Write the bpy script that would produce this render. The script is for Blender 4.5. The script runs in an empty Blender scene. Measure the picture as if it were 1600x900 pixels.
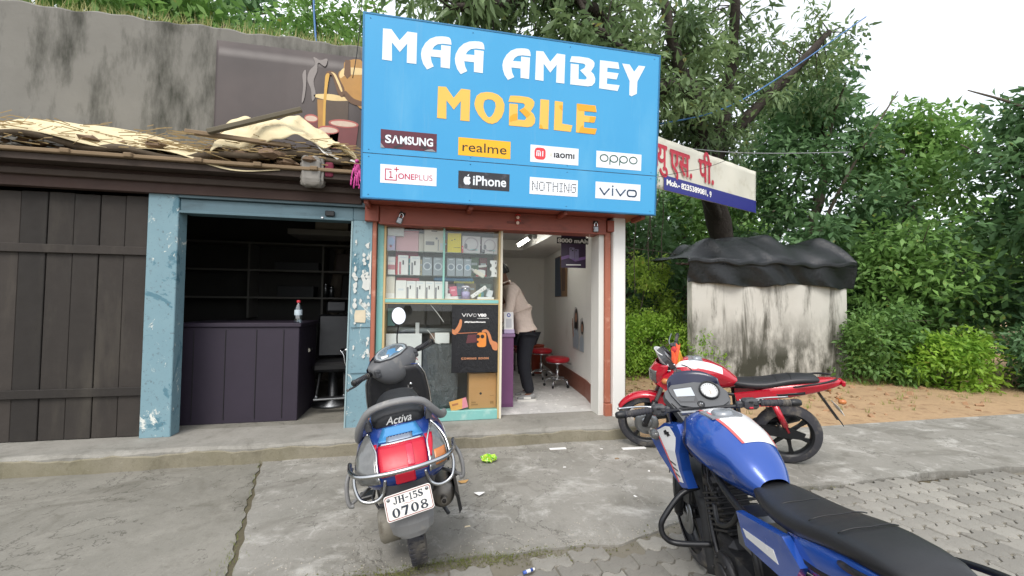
import bpy, bmesh, math, random
import numpy as np
from mathutils import Vector, Matrix, Euler
from mathutils.geometry import tessellate_polygon

random.seed(7); rng = np.random.default_rng(7)
R = math.radians
SC = bpy.context.scene
COL = SC.collection

# ------------------------------------------------------------------ camera, sky, sun, exposure
cam_data = bpy.data.cameras.new('camera'); cam = bpy.data.objects.new('camera', cam_data); COL.objects.link(cam)
cam_data.sensor_fit = 'HORIZONTAL'; cam_data.sensor_width = 36.0
cam_data.lens = 36.0 * 650.0 / 1600.0
cam_data.clip_start = 0.05; cam_data.clip_end = 600.0
YAW, PITCH, ROLL = R(12.0), R(1.99), R(0.60)
_f = Vector((math.sin(YAW)*math.cos(PITCH), math.cos(YAW)*math.cos(PITCH), math.sin(PITCH)))
_r0 = Vector((math.cos(YAW), -math.sin(YAW), 0)); _u0 = _r0.cross(_f)
_r = _r0*math.cos(ROLL) + _u0*math.sin(ROLL); _u = -_r0*math.sin(ROLL) + _u0*math.cos(ROLL)
_m = Matrix((_r, _u, -_f)).transposed().to_4x4(); _m.translation = (0, 0, 1.48)
cam.matrix_world = _m
SC.camera = cam

SUN_EL, SUN_AZ = R(52), R(205)     # azimuth clockwise from +Y: behind the camera, a little to the left
W = bpy.data.worlds.new('World'); SC.world = W; W.use_nodes = True
nt = W.node_tree; bg = nt.nodes['Background']
sky = nt.nodes.new('ShaderNodeTexSky'); sky.sky_type = 'NISHITA'; sky.sun_disc = False
sky.sun_elevation = SUN_EL; sky.sun_rotation = SUN_AZ; sky.air_density = 1.0; sky.dust_density = 4.0; sky.ozone_density = 1.0
# overcast: a pale, faintly mottled cloud layer over the clear sky
tcw = nt.nodes.new('ShaderNodeTexCoord'); nzw = nt.nodes.new('ShaderNodeTexNoise'); nzw.inputs['Scale'].default_value = 2.2; nzw.inputs['Detail'].default_value = 5
nt.links.new(tcw.outputs['Generated'], nzw.inputs['Vector'])
mrw = nt.nodes.new('ShaderNodeMapRange'); mrw.inputs['From Min'].default_value = .3; mrw.inputs['From Max'].default_value = .7; mrw.inputs['To Min'].default_value = 3.5; mrw.inputs['To Max'].default_value = 4.7
nt.links.new(nzw.outputs['Fac'], mrw.inputs['Value'])
clw = nt.nodes.new('ShaderNodeVectorMath'); clw.operation = 'SCALE'; clw.inputs[0].default_value = (.975, 1.0, 1.03); nt.links.new(mrw.outputs[0], clw.inputs['Scale'])
mxw = nt.nodes.new('ShaderNodeMix'); mxw.data_type = 'RGBA'; mxw.inputs[0].default_value = .82
nt.links.new(sky.outputs[0], mxw.inputs[6]); nt.links.new(clw.outputs[0], mxw.inputs[7]); nt.links.new(mxw.outputs[2], bg.inputs['Color'])
bg.inputs['Strength'].default_value = 0.15
sun_d = bpy.data.lights.new('sun', 'SUN'); sun = bpy.data.objects.new('sun', sun_d); COL.objects.link(sun)
sun_d.energy = 0.9; sun_d.angle = R(25); sun_d.color = (1.0, 0.965, 0.91)
sd = Vector((math.sin(SUN_AZ)*math.cos(SUN_EL), math.cos(SUN_AZ)*math.cos(SUN_EL), math.sin(SUN_EL)))
sun.rotation_euler = sd.to_track_quat('Z', 'Y').to_euler(); sun.location = sd*30
vs = SC.view_settings; SC.display_settings.display_device = 'sRGB'
vs.view_transform = 'Standard'; vs.look = 'None'; vs.gamma = 1.0; vs.exposure = 1.3; vs.use_curve_mapping = False
SC.render.engine = 'CYCLES'
cy = SC.cycles
cy.max_bounces = 10; cy.diffuse_bounces = 8; cy.glossy_bounces = 4; cy.transmission_bounces = 6; cy.transparent_max_bounces = 16
cy.use_denoising = True
try: cy.denoiser = 'OPENIMAGEDENOISE'
except Exception: pass
cy.sample_clamp_indirect = 0.0

# ------------------------------------------------------------------ materials
def lin(h):
    h = h.lstrip('#')
    c = [int(h[i:i+2], 16)/255 for i in (0, 2, 4)]
    return tuple(x/12.92 if x <= 0.04045 else ((x+0.055)/1.055)**2.4 for x in c)

def mul(c, k): return tuple(min(1.0, max(0.0, x*k)) for x in c)
def rgba(c): return (c[0], c[1], c[2], 1.0)

class NT:
    def __init__(s, name):
        s.m = bpy.data.materials.new(name); s.m.use_nodes = True
        s.t = s.m.node_tree; s.b = s.t.nodes['Principled BSDF']; s.tc = None
    def n(s, typ, **kw):
        x = s.t.nodes.new(typ)
        for k, v in kw.items():
            if k in x.inputs: x.inputs[k].default_value = v
            else: setattr(x, k, v)
        return x
    def l(s, a, b): s.t.links.new(a, b)
    def coord(s, which='Object', scale=(1,1,1)):
        if s.tc is None: s.tc = s.n('ShaderNodeTexCoord')
        if scale == (1,1,1): return s.tc.outputs[which]
        mp = s.n('ShaderNodeMapping'); mp.inputs['Scale'].default_value = scale
        s.l(s.tc.outputs[which], mp.inputs['Vector']); return mp.outputs[0]
    def noise(s, scale, detail=4, rough=.55, stretch=(1,1,1), dist=0.0):
        x = s.n('ShaderNodeTexNoise'); x.inputs['Scale'].default_value = scale; x.inputs['Detail'].default_value = detail
        x.inputs['Roughness'].default_value = rough; x.inputs['Distortion'].default_value = dist
        s.l(s.coord('Object', stretch), x.inputs['Vector']); return x.outputs['Fac']
    def ramp(s, fac, lo, hi):
        x = s.n('ShaderNodeMapRange'); x.inputs['From Min'].default_value = lo; x.inputs['From Max'].default_value = hi
        s.l(fac, x.inputs['Value']); return x.outputs[0]
    def mix(s, fac, a, b):
        x = s.n('ShaderNodeMix'); x.data_type = 'RGBA'
        if isinstance(fac, (int, float)): x.inputs[0].default_value = fac
        else: s.l(fac, x.inputs[0])
        for i, v in ((6, a), (7, b)):
            if isinstance(v, tuple): x.inputs[i].default_value = rgba(v)
            else: s.l(v, x.inputs[i])
        return x.outputs[2]
    def scale(s, v, k):
        x = s.n('ShaderNodeMath'); x.operation = 'MULTIPLY'; s.l(v, x.inputs[0]); x.inputs[1].default_value = k; return x.outputs[0]
    def base(s, v):
        if isinstance(v, tuple): s.b.inputs['Base Color'].default_value = rgba(v)
        else: s.l(v, s.b.inputs['Base Color'])
    def bump(s, h, strength=.3, dist=.01):
        x = s.n('ShaderNodeBump'); x.inputs['Strength'].default_value = strength; x.inputs['Distance'].default_value = dist
        s.l(h, x.inputs['Height']); s.l(x.outputs[0], s.b.inputs['Normal'])

def vary(m, lo, hi):
    """alike pieces that share a material each get their own shade"""
    t = m.node_tree; oi = t.nodes.new('ShaderNodeObjectInfo'); mr = t.nodes.new('ShaderNodeMapRange'); mr.inputs['To Min'].default_value = lo; mr.inputs['To Max'].default_value = hi
    t.links.new(oi.outputs['Random'], mr.inputs['Value']); vm = t.nodes.new('ShaderNodeVectorMath'); vm.operation = 'SCALE'; b = t.nodes['Principled BSDF']
    src = b.inputs['Base Color'].links[0].from_socket; t.links.new(src, vm.inputs[0]); t.links.new(mr.outputs[0], vm.inputs['Scale']); t.links.new(vm.outputs[0], b.inputs['Base Color'])
MATS = {}
def mat(name, col, rough=.55, metal=0.0, var=.10, vs=5.0, bump=0.0, bs=60.0, bd=.004, coat=0.0, spec=None, dirt=None, sheen=0):
    if name in MATS: return MATS[name]
    if isinstance(col, str): col = lin(col)
    k = NT(name); b = k.b
    c = k.mix(k.noise(vs, 5), mul(col, 1-var), mul(col, 1+var)) if var else col
    if dirt:
        dc, lo, hi, ds = dirt[:4]
        st = dirt[4] if len(dirt) > 4 else (1,1,1)
        c = k.mix(k.ramp(k.noise(ds, 6, .65, st), lo, hi), c, lin(dc) if isinstance(dc, str) else dc)
    k.base(c)
    b.inputs['Metallic'].default_value = metal
    rn = k.n('ShaderNodeMapRange'); k.l(k.noise(vs*3, 3), rn.inputs['Value'])
    rn.inputs['To Min'].default_value = max(.02, rough-.08); rn.inputs['To Max'].default_value = min(1, rough+.08)
    k.l(rn.outputs[0], b.inputs['Roughness'])
    if coat: b.inputs['Coat Weight'].default_value = coat; b.inputs['Coat Roughness'].default_value = .05
    if spec is not None: b.inputs['Specular IOR Level'].default_value = spec
    if bump: k.bump(k.noise(bs, 4), bump, bd)
    MATS[name] = k.m
    return k.m

def glass_mat(name, tint=(1,1,1), refl=.09, rough=.01):
    if name in MATS: return MATS[name]
    k = NT(name); t = k.t
    tr = k.n('ShaderNodeBsdfTransparent'); tr.inputs[0].default_value = rgba(tint)
    gl = k.n('ShaderNodeBsdfGlossy'); gl.inputs['Roughness'].default_value = rough; gl.inputs[0].default_value = (1,1,1,1)
    lw = k.n('ShaderNodeLayerWeight'); lw.inputs[0].default_value = .35
    mr = k.n('ShaderNodeMapRange'); mr.inputs['To Min'].default_value = refl; mr.inputs['To Max'].default_value = .8
    k.l(lw.outputs['Facing'], mr.inputs['Value'])
    pw = k.n('ShaderNodeMath'); pw.operation = 'POWER'; k.l(lw.outputs['Facing'], pw.inputs[0]); pw.inputs[1].default_value = 3
    k.l(pw.outputs[0], mr.inputs['Value'])
    mx = k.n('ShaderNodeMixShader'); k.l(mr.outputs[0], mx.inputs[0]); k.l(tr.outputs[0], mx.inputs[1]); k.l(gl.outputs[0], mx.inputs[2])
    k.l(mx.outputs[0], t.nodes['Material Output'].inputs['Surface'])
    MATS[name] = k.m; return k.m

def leaf_mat(name, c1, c2, nscale=1.2, trans=.35):
    k = NT(name); t = k.t
    c1 = lin(c1) if isinstance(c1, str) else c1; c2 = lin(c2) if isinstance(c2, str) else c2
    a = k.ramp(k.noise(nscale, 4, .6), .35, .65); bq = k.noise(9.0, 2)
    c = k.mix(a, c1, c2); c = k.mix(k.scale(bq, .45), c, mul(c2, 1.5))
    c = k.mix(k.scale(k.ramp(k.noise(5.5, 2), .66, .72), .7), c, lin('#a39a4e'))
    k.base(c); k.b.inputs['Roughness'].default_value = .45; k.b.inputs['Specular IOR Level'].default_value = .35
    tl = k.n('ShaderNodeBsdfTranslucent'); k.l(c, tl.inputs[0])
    mx = k.n('ShaderNodeMixShader'); mx.inputs[0].default_value = trans
    k.l(k.b.outputs[0], mx.inputs[1]); k.l(tl.outputs[0], mx.inputs[2]); k.l(mx.outputs[0], t.nodes['Material Output'].inputs['Surface'])
    MATS[name] = k.m; return k.m

# ------------------------------------------------------------------ geometry builder
def frame(d, up=Vector((0,0,1))):
    d = Vector(d).normalized()
    if abs(d.dot(up)) > .98: up = Vector((0,1,0)) if abs(d.y) < .9 else Vector((1,0,0))
    a = up.cross(d).normalized(); b = d.cross(a).normalized()
    return a, b, d

class G:
    def __init__(s): s.v = []; s.f = []; s.s = []
    def add(s, vs, fs, smooth=False):
        o = len(s.v); s.v.extend([tuple(v) for v in vs]); s.f.extend([tuple(i+o for i in f) for f in fs]); s.s.extend([smooth]*len(fs)); return s
    def box(s, x0, x1, y0, y1, z0, z1, r=0.0, M=None):
        if x1 < x0: x0, x1 = x1, x0
        if y1 < y0: y0, y1 = y1, y0
        if z1 < z0: z0, z1 = z1, z0
        c = ((x0+x1)/2, (y0+y1)/2, (z0+z1)/2); h = ((x1-x0)/2, (y1-y0)/2, (z1-z0)/2)
        r = min(r, min(h)*.6); vs = []; fs = []
        if r <= 0:
            for sx in (-1,1):
                for sy in (-1,1):
                    for sz in (-1,1): vs.append((c[0]+sx*h[0], c[1]+sy*h[1], c[2]+sz*h[2]))
            fs = [(0,1,3,2),(4,6,7,5),(0,4,5,1),(2,3,7,6),(0,2,6,4),(1,5,7,3)]
        else:
            idx = {}
            for sx in (-1,1):
                for sy in (-1,1):
                    for sz in (-1,1):
                        for a in range(3):
                            p = [sx*(h[0]-r), sy*(h[1]-r), sz*(h[2]-r)]; p[a] += (sx,sy,sz)[a]*r
                            idx[(sx,sy,sz,a)] = len(vs); vs.append((c[0]+p[0], c[1]+p[1], c[2]+p[2]))
            q = ((-1,-1),(1,-1),(1,1),(-1,1))
            for a in range(3):
                o = [i for i in range(3) if i != a]
                for sg in (-1,1):
                    f = []
                    for p in q:
                        k = [0,0,0]; k[a] = sg; k[o[0]], k[o[1]] = p; f.append(idx[(k[0],k[1],k[2],a)])
                    fs.append(tuple(f))
            for a in range(3):
                o = [i for i in range(3) if i != a]
                for p in q:
                    k0 = [0,0,0]; k1 = [0,0,0]; k0[a] = -1; k1[a] = 1
                    for k in (k0, k1): k[o[0]], k[o[1]] = p
                    fs.append((idx[(*k0,o[0])], idx[(*k1,o[0])], idx[(*k1,o[1])], idx[(*k0,o[1])]))
            for sx in (-1,1):
                for sy in (-1,1):
                    for sz in (-1,1): fs.append(tuple(idx[(sx,sy,sz,a)] for a in range(3)))
        if M is not None: vs = [M @ Vector(v) for v in vs]
        return s.add(vs, fs)
    def cbox(s, c, size, r=0.0, rot=(0,0,0), M=None):
        T = Matrix.Translation(c) @ Euler(rot).to_matrix().to_4x4()
        if M is not None: T = M @ T
        h = [k/2 for k in size]
        return s.box(-h[0],h[0],-h[1],h[1],-h[2],h[2], r, T)
    def loft(s, rings, closed=True, caps=True, smooth=True):
        n = len(rings[0]); vs = [p for r in rings for p in r]; fs = []
        for i in range(len(rings)-1):
            for j in range(n if closed else n-1):
                k = (j+1) % n
                fs.append((i*n+j, i*n+k, (i+1)*n+k, (i+1)*n+j))
        s.add(vs, fs, smooth)
        if caps and closed:
            o = len(s.v)-len(vs)
            s.f.append(tuple(o+j for j in reversed(range(n)))); s.s.append(False)
            s.f.append(tuple(o+(len(rings)-1)*n+j for j in range(n))); s.s.append(False)
        return s
    def tube(s, pts, r, seg=8, caps=True, closed=False, flat=1.0):
        pts = [Vector(p) for p in pts]; n = len(pts)
        rr = r if isinstance(r, (list, tuple)) else [r]*n
        rings = []; up = None
        for i in range(n):
            if closed: d = pts[(i+1) % n]-pts[i-1]
            else: d = pts[min(i+1, n-1)]-pts[max(i-1, 0)]
            if d.length < 1e-9: d = Vector((0,0,1))
            d.normalize()
            if up is None: a, b, _ = frame(d)
            else:
                a = up - d*up.dot(d)
                if a.length < 1e-6: a, b, _ = frame(d)
                else: a.normalize(); b = d.cross(a)
            up = a
            rings.append([pts[i]+(a*math.cos(t)+b*math.sin(t)*flat)*rr[i] for t in [2*math.pi*k/seg for k in range(seg)]])
        if closed: rings.append(rings[0])
        return s.loft(rings, True, caps and not closed)
    def lathe(s, prof, o=(0,0,0), axis=(0,0,1), seg=20, smooth=True, caps=True, arc=None):
        a, b, d = frame(axis); o = Vector(o); rings = []
        for (r, h) in prof:
            rings.append([o+d*h+(a*math.cos(t)+b*math.sin(t))*max(r,1e-5) for t in [2*math.pi*k/seg for k in range(seg)]])
        return s.loft(rings, True, caps, smooth)
    def prism(s, poly, depth, O=(0,0,0), U=(1,0,0), V=(0,0,1), N=(0,-1,0), holes=()):
        """poly in the U,V plane, from O (back, 0) to O+N*depth (front)"""
        O, U, V, N = Vector(O), Vector(U), Vector(V), Vector(N)
        loops = [list(poly)]+[list(h) for h in holes]
        tri = tessellate_polygon([[Vector((p[0], p[1], 0)) for p in l] for l in loops])
        flat = [p for l in loops for p in l]; n = len(flat)
        vs = [O+U*p[0]+V*p[1] for p in flat]+[O+U*p[0]+V*p[1]+N*depth for p in flat]
        fs = [tuple(t) for t in tri]+[tuple(i+n for i in reversed(t)) for t in tri]
        o = 0
        for l in loops:
            m = len(l)
            for i in range(m): j = (i+1) % m; fs.append((o+i, o+j, o+j+n, o+i+n))
            o += m
        return s.add(vs, fs)
    def grid(s, fn, nu, nv, u=(0,1), v=(0,1), smooth=True, thick=0.0, closed_u=False):
        P = [[Vector(fn(u[0]+(u[1]-u[0])*i/nu, v[0]+(v[1]-v[0])*j/nv)) for j in range(nv+1)] for i in range(nu+1)]
        vs = [p for r in P for p in r]; m = nv+1
        fs = [(i*m+j, (i+1)*m+j, (i+1)*m+j+1, i*m+j+1) for i in range(nu) for j in range(nv)]
        if not thick: return s.add(vs, fs, smooth)
        # solidify along grid normals
        Ns = []
        for i in range(nu+1):
            for j in range(nv+1):
                du = P[min(i+1,nu)][j]-P[max(i-1,0)][j]; dv = P[i][min(j+1,nv)]-P[i][max(j-1,0)]
                k = du.cross(dv); Ns.append(k.normalized() if k.length > 1e-12 else Vector((0,0,1)))
        N = len(vs); vs2 = vs+[p+Ns[i]*thick for i, p in enumerate(vs)]
        fs2 = [tuple(reversed(f)) for f in fs]+[tuple(i+N for i in f) for f in fs]
        ring = [i*m for i in range(nu+1)]+[nu*m+j for j in range(1, m)]+[i*m+nv for i in range(nu-1, -1, -1)]+[j for j in range(nv-1, 0, -1)]
        for i in range(len(ring)):
            a, b = ring[i], ring[(i+1) % len(ring)]; fs2.append((a, b, b+N, a+N))
        return s.add(vs2, fs2, smooth)
    def xf(s, M): s.v = [tuple(M @ Vector(v)) for v in s.v]; return s
    def build(s, name, m, parent=None, world=False, sub=0, label=None, recalc=True):
        me = bpy.data.meshes.new(name)
        vs = s.v
        if world and parent is not None:
            off = Vector(); p = parent
            while p is not None: off += p.location; p = p.parent
            vs = [(v[0]-off.x, v[1]-off.y, v[2]-off.z) for v in vs]
        me.from_pydata(vs, [], s.f)
        me.polygons.foreach_set('use_smooth', s.s)
        if recalc:
            bm = bmesh.new(); bm.from_mesh(me); bmesh.ops.recalc_face_normals(bm, faces=bm.faces); bm.to_mesh(me); bm.free()
        if isinstance(m, (list, tuple)):
            for k in m: me.materials.append(k)
        elif m is not None: me.materials.append(m)
        me.update()
        o = bpy.data.objects.new(name, me); COL.objects.link(o)
        if parent is not None: o.parent = parent
        if sub:
            md = o.modifiers.new('smooth', 'SUBSURF'); md.levels = sub; md.render_levels = sub
        if label: o['label'] = label
        return o

def thing(name, label, cat, loc=(0,0,0), rot=(0,0,0), group=None, scale=1.0):
    o = bpy.data.objects.new(name, None); COL.objects.link(o); o.empty_display_size = .1
    o.location = loc; o.rotation_euler = rot; o.scale = (scale,)*3
    o['label'] = label; o['category'] = cat
    if group: o['group'] = group
    return o
def tag(o, label, cat, group=None):
    o['label'] = label; o['category'] = cat
    if group: o['group'] = group
    return o
def origin(o, p):
    """move a top-level mesh's origin to p without moving the mesh"""
    p = Vector(p); o.data.transform(Matrix.Translation(-p)); o.location = p; return o
def struct(o): o['kind'] = 'structure'; return o
def stuff(o): o['kind'] = 'stuff'; return o

def seg_ring(cx, y, cz, w, h, n=16, p=2.5, pz=None, top=1.0, botw=1.0):
    """superellipse in XZ at y; botw narrows the lower half"""
    out = []
    for k in range(n):
        t = 2*math.pi*(k+.5)/n; c, s_ = math.cos(t), math.sin(t)
        x = math.copysign(abs(c)**(2/p), c)*w/2; z = math.copysign(abs(s_)**(2/p), s_)*h/2
        if z < 0: x *= 1+(botw-1)*(-z/(h/2))
        else: x *= 1+(top-1)*(z/(h/2))
        out.append((cx+x, y, cz+z))
    return out
def smooth_path(pts, n=6, closed=False):
    """Catmull-Rom"""
    P = [Vector(p) for p in pts]; out = []; m = len(P)
    for i in range(m if closed else m-1):
        p0 = P[i-1] if (i > 0 or closed) else P[0]; p1 = P[i]; p2 = P[(i+1) % m]; p3 = P[(i+2) % m] if (i+2 < m or closed) else P[-1]
        for k in range(n):
            t = k/n
            out.append(.5*((2*p1)+(p2-p0)*t+(2*p0-5*p1+4*p2-p3)*t*t+(3*p1-p0-3*p2+p3)*t**3))
    if not closed: out.append(P[-1])
    return out

def lerp(a, b, t): return a+(b-a)*t
# ------------------------------------------------------------------ lettering (flat print, a millimetre or two proud of what carries it)
_tcache = {}
def text2d(st, bold=0.0, shear=0.0, spacing=1.0):
    key = (st, bold, shear, spacing)
    if key in _tcache: return _tcache[key]
    cu = bpy.data.curves.new('lettering', 'FONT'); cu.body = st; cu.size = 1.0; cu.offset = bold; cu.shear = shear; cu.space_character = spacing
    cu.resolution_u = 4; cu.fill_mode = 'FRONT'
    ob = bpy.data.objects.new('lettering', cu); COL.objects.link(ob)
    bpy.context.view_layer.update()
    dg = bpy.context.evaluated_depsgraph_get()
    me = bpy.data.meshes.new_from_object(ob.evaluated_get(dg))
    vs = [(v.co.x, v.co.y) for v in me.vertices]; fs = [tuple(p.vertices) for p in me.polygons]
    bpy.data.objects.remove(ob); bpy.data.curves.remove(cu); bpy.data.meshes.remove(me)
    _tcache[key] = (vs, fs); return vs, fs
class Plane:
    def __init__(s, O, U, V, N): s.O, s.U, s.V, s.N = Vector(O), Vector(U).normalized(), Vector(V).normalized(), Vector(N).normalized()
    def pt(s, u, v, d=0.0): return s.O+s.U*u+s.V*v+s.N*d
    def prism(s, g, poly, d0, d1, holes=()): return g.prism(poly, d1-d0, s.pt(0,0,d0), s.U, s.V, s.N, holes)
    def rect(s, g, u0, u1, v0, v1, d0, d1): return s.prism(g, [(u0,v0),(u1,v0),(u1,v1),(u0,v1)], d0, d1)
    def text(s, g, st, u0, u1, v0, v1, d, bold=0.0, shear=0.0, spacing=1.0, keep=False, rot=0.0):
        vs, fs = text2d(st, bold, shear, spacing)
        xs = [p[0] for p in vs]; ys = [p[1] for p in vs]; x0, x1, y0, y1 = min(xs), max(xs), min(ys), max(ys)
        su = (u1-u0)/(x1-x0); sv = (v1-v0)/max(1e-6, y1-y0)
        if keep: sv = su = min(su, sv)
        cu_, cv_ = (u0+u1)/2, (v0+v1)/2; out = []
        for (x, y) in vs:
            a = (x-(x0+x1)/2)*su; b = (y-(y0+y1)/2)*sv
            if rot: a, b = a*math.cos(rot)-b*math.sin(rot), a*math.sin(rot)+b*math.cos(rot)
            out.append(s.pt(cu_+a, cv_+b, d))
        return g.add(out, fs)
def ell(cx, cy_, rx, ry, n=24, a0=0): return [(cx+rx*math.cos(a0+2*math.pi*k/n), cy_+ry*math.sin(a0+2*math.pi*k/n)) for k in range(n)]
def rrect(u0, u1, v0, v1, r, n=4):
    out = []
    for (cx, cy_, a) in ((u1-r, v1-r, 0), (u0+r, v1-r, 90), (u0+r, v0+r, 180), (u1-r, v0+r, 270)):
        for k in range(n+1): t = R(a+90*k/n); out.append((cx+r*math.cos(t), cy_+r*math.sin(t)))
    return out
# ------------------------------------------------------------------ shared materials
def concrete_mat(name, c1, c2, light, dark, lightamt=.55, crack=.0):
    k = NT(name)
    c = k.mix(k.ramp(k.noise(1.3, 7, .62), .34, .68), lin(c1), lin(c2))
    c = k.mix(k.scale(k.ramp(k.noise(2.6, 8, .7, (1,1.5,1), .4), .52, .70), lightamt), c, lin(light))
    c = k.mix(k.scale(k.ramp(k.noise(3.7, 8, .68, (1.2,.9,1), .8), .55, .78), .6), c, lin(dark))
    c = k.mix(k.scale(k.ramp(k.noise(45, 4, .7), .55, .75), .35), c, lin(dark))
    c = k.mix(k.scale(k.ramp(k.noise(70, 3, .6), .64, .72), .5), c, lin(light))
    c = k.mix(k.scale(k.ramp(k.noise(1.05, 5, .6, (1,1.6,1), 1.2), .54, .64), .45), c, lin(dark))
    c = k.mix(k.scale(k.ramp(k.noise(5.5, 9, .75, (1.6,.8,1), .6), .56, .70), lightamt*.7), c, lin(light))
    c = k.mix(k.scale(k.ramp(k.noise(190, 3, .7), .56, .74), .4), c, lin(dark))
    c = k.mix(k.scale(k.ramp(k.noise(17, 6, .75, (1,1.2,1), .5), .55, .70), .38), c, lin(dark))
    ab = k.n('ShaderNodeMath'); ab.operation = 'SUBTRACT'; k.l(k.noise(1.15, 7, .62, (1,1,1), .3), ab.inputs[0]); ab.inputs[1].default_value = .47
    a2 = k.n('ShaderNodeMath'); a2.operation = 'ABSOLUTE'; k.l(ab.outputs[0], a2.inputs[0])
    c = k.mix(k.scale(k.ramp(a2.outputs[0], .0045, .001), crack), c, mul(lin(dark), .45))
    k.base(c); k.b.inputs['Roughness'].default_value = .82; k.b.inputs['Specular IOR Level'].default_value = .3
    k.bump(k.noise(38, 8, .7), .45, .006); MATS[name] = k.m; return k.m
m_apron = concrete_mat('apron concrete', '#7e7c75', '#928f88', '#bcbab4', '#5f5c53', .75, .55)
m_old = concrete_mat('old rough concrete', '#74726a', '#86837b', '#9b988f', '#57544a', .35, .6)
m_ledge = concrete_mat('ledge concrete', '#807e77', '#96938c', '#aaa8a1', '#5d5a52', .35)
m_ledge_side = concrete_mat('damp ledge side', '#77725f', '#8a8475', '#9b9685', '#524d40', .3)
m_floor = concrete_mat('dusty tile', '#b4b3b1', '#c9c8c6', '#e2e1df', '#8a8987', .8)
m_dirt = mat('sandy soil', '#a58a69', .95, var=.25, vs=1.6, bump=.7, bs=22, bd=.03, dirt=('#7e6248', .52, .72, 6))
m_soil = mat('dark soil', '#5a5140', .95, var=.3, vs=1.4, bump=.6, bs=14, bd=.03, dirt=('#4a5230', .5, .66, 3))
m_white = mat('white wall paint', '#d9d8d2', .6, var=.04, vs=3, bump=.12, bs=30, dirt=('#b3ada0', .60, .80, 3.2, (1,1,.35)))
m_pillar = mat('pillar white paint', '#e2e1dc', .55, var=.03, vs=3, bump=.1, bs=26, dirt=('#bdb8ac', .62, .8, 4, (1,1,.3)))
m_inner = mat('inner cream paint', '#efeee8', .6, var=.02, vs=2, dirt=('#cfcabf', .58, .82, 1.7, (1,1,.5)))
m_brown = mat('red oxide paint', '#8a4534', .5, var=.14, vs=5, bump=.15, bs=45, dirt=('#6b3528', .55, .75, 7, (.4,1,1)))
m_brownpost = mat('faded oxide paint', '#a3624c', .55, var=.12, vs=6, bump=.15, bs=40, dirt=('#bf8a76', .58, .75, 9))
m_dado = mat('brown skirting', '#84503f', .45, var=.10, vs=6)
m_dark = mat('dark grime', '#24211f', .8, var=.3)
m_steel = mat('chrome', '#d2d4d6', .14, 1.0, var=.04)
m_dullsteel = mat('dull steel', '#8d9093', .38, 1.0, var=.12, vs=12)
m_blackp = mat('black plastic', '#1b1c1e', .42, var=.2, vs=14, bump=.05, bs=120)
m_rubber = mat('tyre rubber', '#35353a', .75, var=.25, vs=10, bump=.2, bs=80, dirt=('#7a7468', .50, .78, 9))
m_paperw = mat('white card', '#e9e8e6', .55, var=.03)

# ------------------------------------------------------------------ ground
g = G()
def ground_fn(a, b):
    return (a, b, 0.0)
g.grid(ground_fn, 40, 40, (-160, 160), (-60, 260), smooth=False)
ground = struct(g.xf(Matrix.Translation((0,0,-.075))).build('ground', m_soil))
# concrete apron before the ledge: thick slab with a worn, wavy front edge; joint to the older slab runs diagonally on the left
def wavy(x, k=1.0): return .020*math.sin(3.1*x+.4)+.013*math.sin(8.7*x)+.008*math.sin(19.0*x+1)
def EY(x): return 2.445+wavy(x)+.26*max(0, min(x, 2.9)-1.2)
edge = [(x/20, EY(x/20)) for x in range(-19, 180)]
g = G()
poly = [(-.95, 2.46)]+edge[1:]+[(9.0, 4.262), (-1.42, 4.262)]+[(-1.42+.47*(q/40)+.006*math.sin(q*1.3)+.006*math.sin(q*.47), 4.25-1.78*q/40) for q in range(1, 40)]
g.prism(poly, .07, (0,0,-.07), (1,0,0), (0,1,0), (0,0,1))
apron = struct(g.build('concrete_apron', m_apron))
g = G()
g.prism([(-9, 1.2), (-1.0, 1.2), (-.99, 2.45)]+[(-.985-.445*(q/40)-.012-.010*math.sin(q*1.7)-.008*math.sin(q*.61+1), 2.47+1.79*q/40) for q in range(40)]+[(-1.445, 4.262), (-9, 4.262)], .06, (0,0,-.072), (1,0,0), (0,1,0), (0,0,1))
old_slab = struct(g.build('old_concrete_slab', m_old))
g = G(); g.prism([(-1.6, 4.26), (-1.1, 2.3), (-.8, 2.3), (-1.3, 4.26)], .02, (0,0,-.040), (1,0,0), (0,1,0), (0,0,1)); struct(g.build('joint_dirt', mat('joint dirt', '#57513f', .95, var=.3, vs=20, bump=.6, bs=80)))
g = G(); g.prism([(2.42, 4.27), (60, 4.27), (60, 60), (2.42, 60)], .06, (0,0,-.072), (1,0,0), (0,1,0), (0,0,1))
soil = struct(g.build('dirt_yard', m_dirt))
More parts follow.
